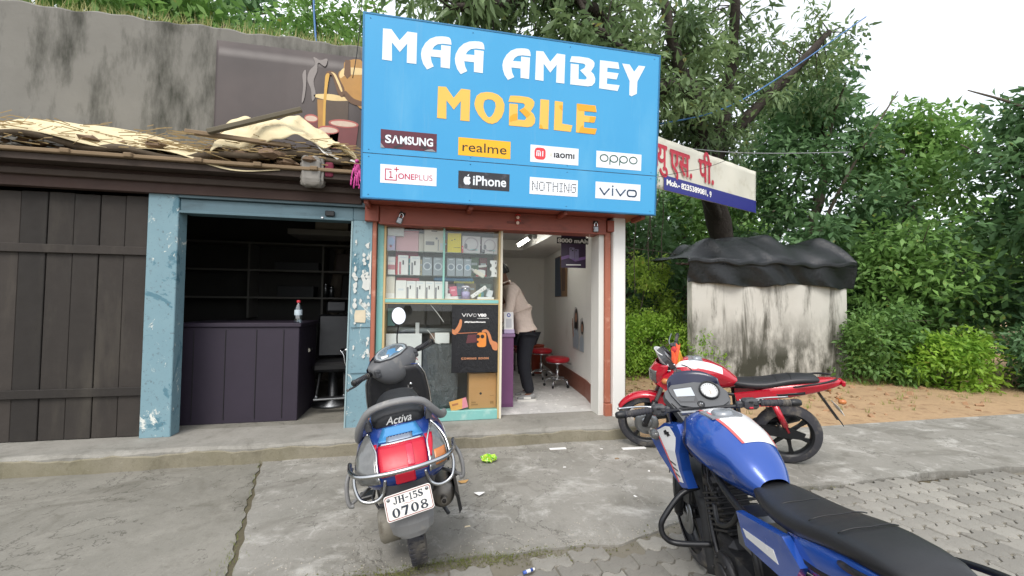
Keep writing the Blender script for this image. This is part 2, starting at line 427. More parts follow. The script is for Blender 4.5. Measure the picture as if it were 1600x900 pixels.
# interlocking pavers of the road edge: every paver a piece
m_paver = concrete_mat('paver grey', '#84817a', '#949189', '#a8a59d', '#5c5850', .3)
vary(m_paver, .74, 1.12)
m_bed = mat('sand bed', '#716c60', .95, var=.3, vs=6, bump=.5, bs=60)
g = G(); g.prism([(-1.0, -1.4), (9, -1.4), (9, 2.95), (1.3, 2.60), (-1.0, 2.50)], .03, (0,0,-.045), (1,0,0), (0,1,0), (0,0,1))
pave = struct(g.build('paver_path', m_bed))
PL, PW = .235, .122
def paver_mesh(i):
    # zigzag "uni" block: wavy long sides
    n = 8; top = []; bot = []
    r = random.Random(i)
    for k in range(n+1):
        t = k/n; z = .016*(1 if (k//2) % 2 == 0 else -1)*(1 if k not in (0, n) else .4)
        top.append((-PL/2+.004+t*(PL-.008), PW/2-.004+z)); bot.append((-PL/2+.004+t*(PL-.008), -PW/2+.004+z))
    poly = bot+list(reversed(top))
    inner = [(x*.965, y*.94) for x, y in poly]
    m = len(poly); vs = [(x, y, -.05) for x, y in poly]+[(x, y, -.006) for x, y in poly]+[(x, y, 0) for x, y in inner]
    fs = [(a, (a+1) % m, (a+1) % m+m, a+m) for a in range(m)]+[(a+m, (a+1) % m+m, (a+1) % m+2*m, a+2*m) for a in range(m)]
    fs += [tuple(x+2*m for x in t) for t in tessellate_polygon([[Vector((x, y, 0)) for x, y in inner]])]
    return G().add(vs, fs)
first = None; cnt = 0
ang = R(4)
for iy in range(-1, 15):
    for ix in range(-4, 32):
        lx = ix*PL+(PL/2 if iy % 2 else 0); ly = iy*PW
        x = .35+lx*math.cos(ang)-ly*math.sin(ang); y = 1.34+lx*math.sin(ang)+ly*math.cos(ang)
        lim = EY(x)-.045-.04*(x < .9)*(1+.5*math.sin(5*x))
        if y > lim-.02 or x < -.2 or x > 5.3 or y < 2.0-.185*min(x, 3.1) or y < x/2.15-.12: continue
        if cnt >= 290: continue
        if first is None: first = paver_mesh(1).build('paver', m_paver, pave); o = first
        else: o = first.copy(); COL.objects.link(o)
        o.location = (x, y, -.006+random.uniform(-.004, .004)); o.rotation_euler = (random.uniform(-.02, .02), random.uniform(-.02, .02), ang+random.uniform(-.02, .02)); cnt += 1
# mossy crumbs along the worn edge between apron and pavers
m_moss = mat('moss and grit', '#5a5c34', .95, var=.45, vs=20, bump=.5, bs=90, dirt=('#6f6a5a', .48, .62, 14))
g = G()
for i in range(2400):
    x = random.gauss(.1, .45) if i < 1900 else random.uniform(-.3, 3.6)
    y = EY(x)-.03+random.gauss(0, .036); r = abs(random.gauss(0, .0028))+.0015
    z0 = -.001 if y > EY(x) else -.010
    a = random.uniform(0, 6.28); h = r*random.uniform(.5, 1.1)
    vs = [(x+r*math.cos(a+q*1.57), y+r*math.sin(a+q*1.57), z0) for q in range(4)]+[(x, y, z0+h)]
    g.add(vs, [(0,1,4), (1,2,4), (2,3,4), (3,0,4)])
stuff(g.build('moss_and_grit', m_moss))
g = G()
gm = leaf_mat('thin grass', '#5f6d33', '#7b8443', 5, .3)
for i in range(420):
    if i < 300: x = random.gauss(.25, .30); y = EY(x)-.01+random.gauss(0, .018)
    else: x = -1.02-random.random()*.42; y = 2.40+(-.975-x)*3.95+random.gauss(0, .02)
    if i >= 360: x = -1.05+random.gauss(0, .05); y = 2.75+random.gauss(0, .12)
    h = random.uniform(.006, .022); a = random.uniform(0, 6.28); l = random.uniform(-.012, .012)
    dx, dy = .0018*math.cos(a), .0018*math.sin(a)
    g.add([(x-dx, y-dy, -.008), (x+dx, y+dy, -.008), (x+l, y+l*.6, h)], [(0,1,2)])
stuff(g.build('grass', gm))
# small grit on the apron
g = G()
for i in range(1700):
    x = random.uniform(-.9, 3.2); y = random.choice([random.uniform(2.45, 4.24), 4.25-abs(random.gauss(0, .08)), EY(x)+abs(random.gauss(0, .12))]); r = random.choice([.002, .002, .003, .004, .006])
    a = random.uniform(0, 6.28)
    g.add([(x+r*math.cos(a+q*2.09), y+r*math.sin(a+q*2.09), .0) for q in range(3)]+[(x, y, r*.9)], [(0,1,3), (1,2,3), (2,0,3)])
stuff(g.build('grit', mat('pale grit', '#a19c90', .9, var=.3, vs=30)))

# ------------------------------------------------------------------ ledge (raised step running along the shops)
ZT = .154
def ledge_piece(x0, x1, nm):
    g = G(); n = max(4, int((x1-x0)/.08))
    rings = []
    for i in range(n+1):
        x = x0+(x1-x0)*i/n; w = .010*math.sin(5.3*x)+.006*math.sin(17*x+1); q = .005*math.sin(11*x+2)
        rings.append([(x, 4.262+w, -.05), (x, 4.258+w, ZT-.03+q), (x, 4.272+w, ZT-.008+q), (x, 4.30, ZT-.001), (x, 4.9, ZT), (x, 4.9, -.05)])
    g.loft(rings, True, True, False); return struct(g.build(nm, m_ledge))
ledge = ledge_piece(-4.6, 2.372, 'ledge')
# damp plaster skin on the ledge's face
g = G(); n = 90; rings = []
for i in range(n+1):
    x = -4.6+6.965*i/n; w = .010*math.sin(5.3*x)+.006*math.sin(17*x+1)
    t = .010+.004*math.sin(23*x); h = ZT-.04+.010*math.sin(9*x)+.006*math.sin(31*x)
    rings.append([(x, 4.262+w, -.05), (x, 4.262+w-t, -.05), (x, 4.258+w-t*.8, h-.01), (x, 4.259+w, h)])
g.loft(rings, True, True, False); struct(g.build('ledge_plaster', m_ledge_side))

# ------------------------------------------------------------------ the mobile shop: building
shop = thing('mobile_shop', 'small open-fronted mobile phone shop with white walls under the blue signboard', 'shop', (.9, 4.7, 0))
# inner right wall, slightly splayed
g = G(); g.prism([(2.26,5.55),(2.56,8.7),(2.72,8.7),(2.36,4.86),(2.125,4.86)], 3.0, (0,0,-.05), (1,0,0), (0,1,0), (0,0,1)); g.build('side_wall', m_inner, shop, True)
g = G(); g.box(-.58, 2.7, 8.7, 8.85, -.05, 2.95); g.build('back_wall', m_inner, shop, True)
g = G(); g.box(-.60, -.50, 4.78, 8.7, -.05, 2.95); g.build('side_wall', m_inner, shop, True)
g = G(); g.box(-.60, 2.74, 4.86, 8.85, 2.95, 3.05); g.build('roof', m_ledge, shop, True)
g = G(); g.box(-.5, 2.6, 4.9, 8.7, 2.62, 2.66); g.build('ceiling', mat('grey ceiling board', '#c9c9c5', .7, var=.05), shop, True)
g = G()   # dropped white soffit along right and back
g.prism([(1.78,4.95),(2.2,4.95),(2.54,8.69),(-.45,8.69),(-.45,7.4),(1.78,7.4)], .20, (0,0,2.44), (1,0,0), (0,1,0), (0,0,1)); g.build('soffit', m_white, shop, True)
g = G(); g.box(-.5, 2.62, 4.86, 8.7, -.05, ZT+.002); g.build('floor', m_floor, shop, True)
# floor scraps and worn patches: thin marble chips
g = G()
for i in range(90):
    x = random.uniform(1.2, 2.2); y = random.uniform(4.95, 7.2); r = random.uniform(.006, .03); a = random.uniform(0, 6.28); n = random.choice([4,5,6])
    pts = [(x+r*random.uniform(.5, 1)*math.cos(a+6.28*q/n), y+r*.7*random.uniform(.5, 1)*math.sin(a+6.28*q/n)) for q in range(n)]
    g.prism(pts, .0025, (0,0,ZT+.002), (1,0,0), (0,1,0), (0,0,1))
o = g.build('floor_patch', mat('floor white patch', '#dcdbd8', .6), shop, True); o['kind'] = 'stuff'
g = G()
g.prism([(2.247,5.55),(2.547,8.69),(2.56,8.69),(2.263,5.55)], .25, (0,0,ZT), (1,0,0), (0,1,0), (0,0,1))
g.prism([(2.112,4.86),(2.247,5.55),(2.262,5.545),(2.128,4.852)], .25, (0,0,ZT), (1,0,0), (0,1,0), (0,0,1))
g.build('skirting', m_dado, shop, True)
# white jamb, red-oxide shutter guide with foot, white outer pillar
g = G(); g.box(2.055, 2.122, 4.66, 4.9, -.05, 2.44, .006); g.build('jamb', m_white, shop, True)
g = G(); g.box(2.124, 2.196, 4.63, 4.78, .30, 2.40, .006); pst = g.build('shutter_guide', m_brownpost, shop, True)
g = G(); g.box(2.117, 2.203, 4.60, 4.79, ZT-.01, .295, .008); g.build('guide_foot', m_brownpost, shop, True)
g = G(); g.box(2.205, 2.36, 4.58, 4.92, -.05, 2.52, .008); g.build('pillar', m_pillar, shop, True)
g = G(); g.box(2.362, 2.374, 4.60, 4.93, -.05, 2.5, .003); g.build('pillar_edge', mat('grimy edge', '#6d665c', .8, var=.3, vs=9), shop, True)
# shutter box
g = G(); g.box(-.475, 2.125, 4.60, 4.84, 2.305, 2.50, .008); sb = g.build('shutter_box', m_brown, shop, True)
g = G()
g.box(-.475, 2.13, 4.588, 4.602, 2.30, 2.322, .003); g.box(-.475, 2.13, 4.592, 4.602, 2.478, 2.50, .003); g.build('shutter_lip', m_brown, shop, True)
g = G(); g.box(1.02-.11, 1.02+.09, 4.593, 4.603, 2.375, 2.40, .004); g.build('shutter_handle', mat('oxide paint worn', '#6f3527', .5), shop, True)
g = G(); g.box(-.62, -.478, 4.585, 4.82, 2.325, 2.50, .006); g.build('box_end', m_brown, shop, True)
g = G(); g.box(2.128, 2.215, 4.575, 4.8, 2.335, 2.47, .006); g.build('box_end', m_brown, shop, True)
# soffit boards between box and signboard, brackets
g = G(); g.box(-.60, 2.50, 4.33, 4.86, 2.502, 2.53, .004); g.build('eave_board', m_brown, shop, True)
for x in (-.60, .45, 1.5, 2.44):
    g = G(); g.box(x, x+.045, 4.345, 4.60, 2.455, 2.50, .004)
    g.build('bracket', m_brown, shop, True)
g = G(); g.box(-.6, 2.5, 4.84, 4.9, 2.53, 3.06); g.build('upper_front_wall', mat('dark upper wall', '#5b5852', .8, var=.2), shop, True)
# red angle on the left edge of the opening, shutter guide
g = G(); g.box(-.545, -.503, 4.64, 4.80, ZT-.01, 2.33, .005); g.build('shutter_guide', m_brownpost, shop, True)
# padlocks and hanging charm
def padlock(x, z, tilt, label):
    t = thing('padlock', label, 'padlock', (x, 4.578, z), (0, tilt, 0))
    g = G(); g.cbox((0,0,-.045), (.062,.03,.07), .01); g.lathe([(.016,-.017),(.016,.0)], (0,0,-.05), (0,1,0), 10); g.build('lock_body', m_dullsteel, t)
    g = G(); g.tube(smooth_path([(-.018,0,-.015),(-.018,0,.02),(0,0,.04),(.018,0,.02),(.018,0,-.015)], 4), .0055, 6); g.build('shackle', m_steel, t)
    g = G(); g.box(-.03,.03,.006,.022,.02,.055,.004); g.build('hasp', m_dark, t)
padlock(-.25, 2.385, .35, 'small steel padlock hanging on the shutter box above the glass showcase')
padlock(1.98, 2.40, 0, 'dark padlock on the shutter box above the doorway, beside the white pillar')
t = thing('door_charm', 'small red and white hanging charm of lemon and chillies on the shutter box', 'charm', (1.03, 4.57, 2.50))
mr_ = mat('charm red', '#c8352d', .5); mw_ = mat('charm pale', '#e3c7b5', .5)
g = G(); g.tube([(0,0,.02),(0,0,-.15)], .0025, 5); g.build('thread', mr_, t)
for k, z in enumerate((-.045, -.105)):
    g = G(); g.lathe([(0,-.022),(.014,-.016),(.02,0),(.014,.016),(0,.022)], (0,0,z-.012), (0,0,1), 10); g.build('bead', mw_, t)
    g = G()
    for q in range(5):
        a = q*6.28/5; g.tube([(0,0,z+.014), (.022*math.cos(a), .022*math.sin(a), z+.020), (.034*math.cos(a), .034*math.sin(a), z+.003)], [.006,.006,.002], 5)
    g.build('petals', mr_, t)

# lit tube lamp under the shop ceiling
t = thing('tube_lamp', 'lit white tube lamp with a crumpled silver end under the shop ceiling', 'lamp', (1.50, 5.75, 2.42))
k = NT('lit tube'); k.base((.9,.9,.88)); k.b.inputs['Emission Color'].default_value = (1,.97,.90,1); k.b.inputs['Emission Strength'].default_value = 9.0
g = G(); g.tube([(.0,-.02,.0),(.02,.9,.0)], .022, 10); g.build('tube', k.m, t)
g = G(); g.box(-.03,.05,-.05,.93,.02,.05,.005); g.build('batten', m_white, t)
g = G(); g.tube(smooth_path([(-.06,-.12,-.03),(-.02,-.08,.0),(.03,-.04,.01),(.07,0,.02)], 5), [.030+.010*math.sin(7*i) for i in range(16)], 9); g.build('end_cap', mat('silver foil', '#b9bab6', .3, .8, var=.25, vs=14, bump=.6, bs=25, bd=.02), t)
# ------------------------------------------------------------------ posters on and in the shop
def poster(name, label, O, U, V, N, w, h, base, cat='poster', curl=0.0, thick=.002):
    t = thing(name, label, cat, O)
    P = Plane((0,0,0), U, V, N); g = G()
    P.prism(g, [(0,0),(w,0),(w,h),(0,h)], 0, thick)
    g.build('sheet', base, t); return t, P
def flat(t, P, name, m, fn, d=.0035):
    g = G(); fn(g, d); return g.build(name, m, t)
m_ink_w = mat('white print', '#f0efec', .5, var=0); m_ink_k = mat('black print', '#1d1d20', .5, var=0)
m_skin = mat('printed skin', '#c27d52', .6, var=.2, vs=22)
# 6000-style battery poster hanging in the doorway
t, P = poster('battery_poster', 'purple phone poster hanging at the top of the doorway with large white mAh lettering', (1.76, 5.20, 1.945), (1,0,0), (0,0,1), (0,-1,0), .345, .46, mat('purple print', '#3b2a45', .4, var=.35, vs=9))
flat(t, P, 'heading_band', mat('dark band', '#222026', .4), lambda g, d: P.prism(g, [(-.06,.318),(.38,.318),(.38,.398),(-.06,.398)], .002, .004))
flat(t, P, 'lettering', m_ink_w, lambda g, d: P.text(g, '8000 mAh', -.05, .37, .330, .386, .006, .04))
flat(t, P, 'phone_print', mat('printed phone', '#7c7390', .4, var=.25, vs=20), lambda g, d: (P.prism(g, rrect(.115,.185,.12,.27,.01), .002, .0035), P.prism(g, rrect(.19,.245,.10,.25,.01), .002, .0042)))
flat(t, P, 'camera_print', m_ink_k, lambda g, d: (P.prism(g, ell(.135,.25,.01,.01,10), .0035, .005), P.prism(g, ell(.16,.23,.01,.01,10), .0035, .005), P.prism(g, ell(.207,.23,.008,.008,10), .0042, .005)))
flat(t, P, 'footer_band', m_ink_w, lambda g, d: P.prism(g, [(.07,.03),(.275,.034),(.275,.05),(.07,.046)], .002, .0035))
flat(t, P, 'glow_print', mat('printed violet glow', '#7a5b93', .4, var=.4, vs=12), lambda g, d: P.prism(g, [(.0,.10),(.11,.13),(.2,.085),(.345,.12),(.345,.16),(.2,.125),(.1,.17),(0,.14)], .002, .003))
# poster on the right inner wall
wd = Vector((.30, 3.15, 0)).normalized(); wn = Vector((-wd.y, wd.x, 0))
def wallpt(y): return 2.26+(y-5.55)*.30/3.15
t, P = poster('wall_poster', 'tall blue and ochre poster hanging on the inner side wall behind the purple poster', (wallpt(6.63)-.006, 6.63, 1.59), wd, (0,0,1), wn, .95, .74, mat('ochre print', '#8a6a46', .45, var=.3, vs=7))
flat(t, P, 'blue_print', mat('blue print', '#2d4560', .45, var=.35, vs=8), lambda g, d: P.prism(g, [(.42,.01),(.94,.01),(.94,.73),(.55,.73),(.5,.45)], .002, .0035))
flat(t, P, 'figure_print', mat('printed figure', '#5b4238', .5, var=.3, vs=10), lambda g, d: (P.prism(g, [(.15,.1),(.36,.1),(.42,.4),(.36,.56),(.2,.56),(.12,.4)], .002, .004), P.prism(g, ell(.28,.63,.07,.07,14), .002, .004)))
# decal of two women on the inner wall
t = thing('wall_decal', 'cut-out wall decal of two long-haired women in pale tops above the brown skirting', 'decal', (wallpt(5.62)-.008, 5.62, .72))
P = Plane((0,0,0), wd, (0,0,1), wn)
def dec(nm, m, poly, d): g = G(); P.prism(g, poly, d, d+.002); g.build(nm, m, t)
m_dpaper = mat('decal grey white', '#b9b7b3', .5, var=.2, vs=20); m_dhair = mat('printed hair', '#241d1c', .6, var=.2); m_dsk = mat('printed face', '#a67a62', .6, var=.12)
m_dtop = mat('printed pale top', '#9fa9b3', .6, var=.3, vs=26)
dec('paper', m_dpaper, [(.02,.05),(.62,.05),(.66,.30),(.60,.52),(.58,.60),(.50,.70),(.40,.69),(.33,.60),(.28,.45),(.24,.33),(.2,.52),(.1,.55),(.02,.4)], 0)
dec('hair_print', m_dhair, ell(.43,.55,.085,.125,18), .002); dec('hair_print', m_dhair, [(.34,.54),(.52,.55),(.55,.33),(.48,.27),(.36,.26),(.32,.35)], .002)
dec('face_print', m_dsk, ell(.43,.54,.048,.075,16), .0045); dec('top_print', m_dtop, [(.30,.07),(.58,.08),(.60,.30),(.50,.38),(.43,.34),(.36,.38),(.28,.28)], .004)
dec('hair_print', m_dhair, ell(.10,.40,.07,.10,16), .002); dec('face_print', m_dsk, ell(.10,.40,.04,.062,14), .0045); dec('top_print', m_dtop, [(.02,.06),(.22,.06),(.22,.24),(.1,.3),(.03,.24)], .004)
dec('arm_print', m_dsk, [(.58,.22),(.66,.42),(.64,.52),(.61,.52),(.61,.42),(.55,.25)], .006)

# ------------------------------------------------------------------ counter and QR stand
counter = thing('purple_counter', 'purple laminate sales counter just inside the doorway', 'counter', (.8, 5.2, ZT))
m_purple = mat('purple laminate', '#6b4268', .4, var=.08, vs=3)
g = G(); g.box(.55, 1.135, 5.2, 7.0, ZT+.002, 1.04, .004); g.build('cabinet', m_purple, counter, True)
g = G(); g.box(.53, 1.15, 5.185, 7.02, 1.04, 1.083, .006); g.build('counter_top', mat('pale purple top', '#8f6f94', .35, var=.06), counter, True)
g = G(); g.box(.62, 1.13, 5.195, 5.2, .20, 1.02, .001); g.build('front_panel', mat('purple panel', '#73486f', .38, var=.06), counter, True)
t = thing('payment_stand', 'white payment card stand with a blue round emblem on the purple counter', 'card stand', (1.075, 5.21, 1.084), (R(-8),0,0))
g = G(); g.box(-.062,.062,0,.006,.0,.275,.003); g.build('card', m_paperw, t)
g = G(); g.box(-.068,.068,-.02,.05,0,.05,.004); g.build('foot', mat('lilac base', '#b9a6c9', .4), t)
P = Plane((0,-.0005,0), (1,0,0), (0,0,1), (0,-1,0))
g = G(); P.prism(g, ell(0,.235,.024,.026,18), 0, .002); g.build('emblem_print', mat('indigo print', '#4657a8', .5), t)
g = G(); P.prism(g, ell(0,.235,.012,.013,12), .002, .003); g.build('emblem_centre', m_paperw, t)
g = G(); P.prism(g, rrect(-.036,.036,.075,.19,.004), 0, .0015); g.build('panel_print', mat('pale grey print', '#c3c4c8', .5), t)

# ------------------------------------------------------------------ stools
def stool(x, y, label, h=.44, rot=0):
    t = thing('stool', label, 'stool', (x, y, ZT+.003), (0,0,rot), 'red round stools in the shop')
    g = G(); g.lathe([(.0,h-.05),(.165,h-.05),(.188,h-.035),(.192,h-.005),(.18,h+.018),(.12,h+.03),(0,h+.034)], (0,0,0), (0,0,1), 26, caps=False); g.build('seat', mat('red vinyl', '#b8202c', .32, var=.06), t)
    g = G(); g.lathe([(.17,h-.066),(.176,h-.06),(.176,h-.05),(.16,h-.05)], (0,0,0), (0,0,1), 26); g.build('seat_rim', m_steel, t)
    g = G(); g.lathe([(.026,.10),(.026,.27),(.016,.275),(.016,h-.06)], (0,0,0), (0,0,1), 12); g.build('stem', m_steel, t)
    g = G(); g.tube([(.115*math.cos(a*.2618), .115*math.sin(a*.2618), .135) for a in range(24)], .007, 6, closed=True)
    g.build('foot_ring', m_steel, t)
    for k in range(5):
        a = k*2*math.pi/5+.3; c, s_ = math.cos(a), math.sin(a)
        g = G(); g.tube(smooth_path([(.02*c,.02*s_,.115),(.11*c,.11*s_,.125),(.185*c,.185*s_,.10),(.205*c,.205*s_,.055)], 4), .012, 7); lg = g.build('leg', m_steel, t)
        g = G(); g.lathe([(.0,-.012),(.022,-.012),(.024,0),(.022,.012),(0,.012)], (.205*c,.205*s_,.026), (-s_,c,0), 12); g.build('caster', m_blackp, lg)
    g = G(); g.tube([(.05,0,h-.07),(.15,-.06,h-.075),(.2,-.09,h-.08)], .006, 6); g.build('height_lever', m_blackp, t)
stool(2.10, 6.35, 'red round-topped swivel stool with chrome legs, the nearer one to the doorway')
stool(2.05, 7.1, 'red round-topped swivel stool partly hidden behind another red stool', .49, .5)
# red bench and things in the far back
t = thing('back_chair', 'dark red chair deep inside the shop behind the stools', 'chair', (1.95, 7.75, ZT+.003))
m_dred = mat('dark red fabric', '#6e2420', .7, var=.15)
g = G(); g.box(-.22,.22,-.2,.2,.36,.44,.03); g.build('seat', m_dred, t)
g = G(); g.box(-.22,.22,.17,.23,.44,.86,.03); g.build('backrest', m_dred, t)
for sx in (-.19,.19):
    for sy in (-.17,.19):
        g = G(); g.tube([(sx,sy,0),(sx,sy,.37)], .014, 6); g.build('leg', m_blackp, t)
t = thing('red_bin', 'orange-red upright plastic bin beside the stools deep in the shop', 'bin', (2.12, 7.62, ZT+.003))
g = G(); g.lathe([(.0,0),(.10,0),(.125,.5),(.135,.51),(.135,.53),(.115,.53),(.10,.03),(0,.03)], (0,0,0), (0,0,1), 18, caps=False); g.build('body', mat('orange plastic', '#a8452c', .45), t)
# faint paper notice on the back wall
tag(origin(G().box(1.02,1.42,8.68,8.698,1.85,2.25).build('wall_notice', mat('faded notice', '#a9a79f', .6, var=.2, vs=18)), (1.22,8.69,1.85)), 'faded paper notice on the back wall above the customer', 'notice')
# ------------------------------------------------------------------ big blue signboard, leaning forward a little
SU, SV = Vector((1,0,0)), Vector((0,-.06,1)).normalized(); SN = Vector((0,-1,-.06)).normalized()
sign = thing('shop_signboard', 'large blue signboard with white and yellow lettering over the shop, leaning slightly forward', 'signboard', (.97, 4.27, 2.5))
SP = Plane((-.97,0,-2.5), SU, SV, SN)      # u = world x, v = height along the board
SP.O = Vector((-.97, 0, 0)) - SV*2.5
k = NT('signboard blue')
c = k.mix(k.noise(.55, 2), lin('#2d93cb'), lin('#4aa7d8')); c = k.mix(k.scale(k.ramp(k.noise(2.2, 6, .6, (1,1,.3)), .55, .75), .3), c, lin('#6cb6da'))
k.base(c); c = k.mix(k.scale(k.ramp(k.noise(6, 5, .7, (1.6,1,.08)), .58, .8), .16), c, lin('#8fb3c4')); k.base(c); k.b.inputs['Roughness'].default_value = .27; k.b.inputs['Specular IOR Level'].default_value = .5; k.bump(k.noise(2.2, 3), .10, .03); m_blue = k.m
m_vw = mat('white vinyl', '#e4ebf1', .35, var=.03, vs=4); m_vy = mat('yellow vinyl', '#f5bb52', .35, var=.03, vs=5); m_vo = mat('orange vinyl patch', '#f0a51c', .35, var=.03)
def rim(g, u0, u1, v0, v1): SP.rect(g, u0, u1, v0, v1, -.012, 0)
g = G(); SP.rect(g, -.606, 2.557, 2.937, 4.277, -.012, 0); top = g.build('panel', m_blue, sign)
g = G(); SP.rect(g, -.606, 2.557, 2.502, 2.929, -.012, 0); bot = g.build('panel', m_blue, sign)
g = G(); SP.rect(g, -.606, 2.557, 2.929, 2.937, -.012, -.006); g.build('joint', mat('joint grey', '#566472', .5), sign)
m_fr = mat('sign frame', '#2f6f99', .45, .3)
for (a, b, c_, d_) in ((-.622, -.606, 2.488, 4.292), (2.557, 2.573, 2.488, 4.292)):
    g = G(); SP.rect(g, a, b, c_, d_, -.06, .004); g.build('frame_edge', m_fr, sign)
for (c_, d_) in ((2.488, 2.502), (4.277, 4.292)):
    g = G(); SP.rect(g, -.606, 2.557, c_, d_, -.06, .004); g.build('frame_edge', m_fr, sign)
g = G(); SP.rect(g, -.60, 2.55, 2.51, 4.27, -.055, -.02); g.build('back_sheet', m_dullsteel, sign)
for u in (-.3, .95, 2.2):
    g = G(); g.tube([SP.pt(u, 2.6, -.05), SP.pt(u, 4.2, -.05)], .02, 6); g.build('back_post', m_dark, sign)
    g = G(); g.tube([SP.pt(u, 3.7, -.06), Vector((u-.97, .62, .45))], .016, 6); g.build('back_stay', m_dark, sign)
# screw heads
for (u, v) in [(a, b) for a in (-.55, .45, 1.5, 2.5) for b in (2.53, 2.90, 2.97, 4.24)]:
    g = G(); g.lathe([(.006,0),(.006,.002),(0,.003)], SP.pt(u, v, 0), SN, 7); g.build('screw', m_fr, sign)
LET = dict(
 M=[(-.4334,4.1544),(-.3536,4.1586),(-.2753,4.0604),(-.2004,4.1572),(-.1075,4.1564),(-.1098,3.8517),(-.2028,3.8511),(-.2012,4.0396),(-.2717,3.9484),(-.3481,4.0334),(-.3452,3.8516),(-.4379,3.8535)],
 A=[(.2337,4.088),(.2281,4.1276),(.22,4.1456),(.2053,4.158),(.1717,4.1599),(.1334,4.1574),(.0764,4.1465),(.02,4.1176),(-.0263,4.0685),(-.0581,4.0072),(-.0666,3.9587),(-.0611,3.912),(-.0414,3.8576),(-.0047,3.8099),(.0609,3.8487),(.0383,3.8916),(.0279,3.9446),(.1278,3.9462),(.1296,3.8487),(.2209,3.8478),(.2263,4.0726),(.1302,4.0709),(.1312,4.0185),(.0427,4.0142),(.0611,4.0472),(.092,4.0724),(.1443,4.0862)],
 E=[(1.8438,4.1422),(2.0591,4.1453),(2.075,4.0752),(1.933,4.0723),(1.9317,4.0264),(2.0669,4.027),(2.0446,3.9571),(1.9337,3.9586),(1.9316,3.8964),(2.0832,3.8981),(2.0621,3.8334),(1.8436,3.8367)],
 Y=[(2.107,4.139),(2.1961,4.1404),(2.2537,4.0663),(2.3067,4.142),(2.3876,4.1434),(2.2959,3.9646),(2.2934,3.8284),(2.228,3.7933),(2.2041,3.8057),(2.2019,3.9597)],
 B=[(.852,3.6468),(.9447,3.6542),(1.0463,3.6521),(1.094,3.6347),(1.116,3.6069),(1.1114,3.5686),(1.0774,3.5083),(1.1096,3.4814),(1.129,3.4341),(1.1238,3.3881),(1.0931,3.3509),(1.0462,3.3388),(.8453,3.3365),(.8447,3.5639),(.9352,3.5662),(.9367,3.4056),(1.0131,3.4088),(1.0284,3.4239),(1.028,3.439),(.9522,3.5049),(1.0021,3.538),(1.0132,3.5656),(1.0011,3.5808),(.9776,3.5843),(.8343,3.5821)],
 O=[(.483,3.5525),(.5005,3.6059),(.5409,3.6398),(.6005,3.6554),(.6609,3.6572),(.7219,3.6419),(.7685,3.6062),(.7928,3.5493),(.7905,3.4819),(.7653,3.4122),(.7206,3.3593),(.668,3.3341),(.6225,3.3385),(.5692,3.3664),(.5232,3.4134),(.4923,3.4654),(.4778,3.5153)],
 Oi=[(.5731,3.5329),(.5836,3.5673),(.6172,3.5835),(.6625,3.5833),(.6933,3.5608),(.7004,3.517),(.6843,3.456),(.6587,3.4125),(.6363,3.3976),(.6134,3.4079),(.5861,3.4531),(.5724,3.496)],
 I=[(1.1807,3.6461),(1.2766,3.6471),(1.2745,3.3369),(1.176,3.3359)],
 L=[(1.3402,3.6456),(1.4324,3.6436),(1.4284,3.4125),(1.5451,3.4056),(1.5288,3.3344),(1.3381,3.337)])
def bbx(p): return min(a for a, _ in p), min(b for _, b in p), max(a for a, _ in p), max(b for _, b in p)
def fit(ch, box):
    x0, y0, x1, y1 = bbx(LET[ch]); X0, Y0, X1, Y1 = box
    f = lambda p: [(X0+(a-x0)/(x1-x0)*(X1-X0), Y0+(b-y0)/(y1-y0)*(Y1-Y0)) for a, b in p]
    return f(LET[ch]), ([f(LET['Oi'])] if ch == 'O' else [])
words = [('M', None, m_vw), ('A', None, m_vw), ('A', (.27,3.805,.571,4.158), m_vw), ('A', (.762,3.805,1.063,4.153), m_vw), ('M', (1.117,3.841,1.444,4.15), m_vw), ('B', (1.498,3.841,1.795,4.149), m_vw), ('E', None, m_vw), ('Y', None, m_vw),
         ('M', (.103,3.338,.433,3.66), m_vy), ('O', None, m_vy), ('B', None, m_vy), ('I', None, m_vy), ('L', None, m_vy), ('E', (1.589,3.332,1.83,3.646), m_vy)]
for ch, box, m in words:
    pl, ho = fit(ch, box or bbx(LET[ch]))
    g = G(); SP.prism(g, pl, 0, .003, ho); g.build('letter', m, top)
# torn / doubled vinyl patches on the yellow letters
for pl in ([(.9522,3.5049),(1.0021,3.538),(1.055,3.50),(1.075,3.475),(1.035,3.435)], [(.846,3.375),(.935,3.405),(.935,3.47),(.89,3.46),(.855,3.43)],
           [(1.592,3.645),(1.80,3.644),(1.818,3.575),(1.66,3.575),(1.62,3.57),(1.596,3.60)], [(1.62,3.335),(1.81,3.334),(1.828,3.396),(1.68,3.395),(1.672,3.42),(1.64,3.40)], [(1.39,3.60),(1.43,3.61),(1.43,3.55),(1.40,3.57)], [(1.178,3.338),(1.215,3.338),(1.205,3.37),(1.18,3.385)], [(1.735,3.46),(1.80,3.462),(1.815,3.52),(1.745,3.52)]):
    g = G(); SP.prism(g, pl, .003, .0042); g.build('vinyl_patch', m_vo, top)
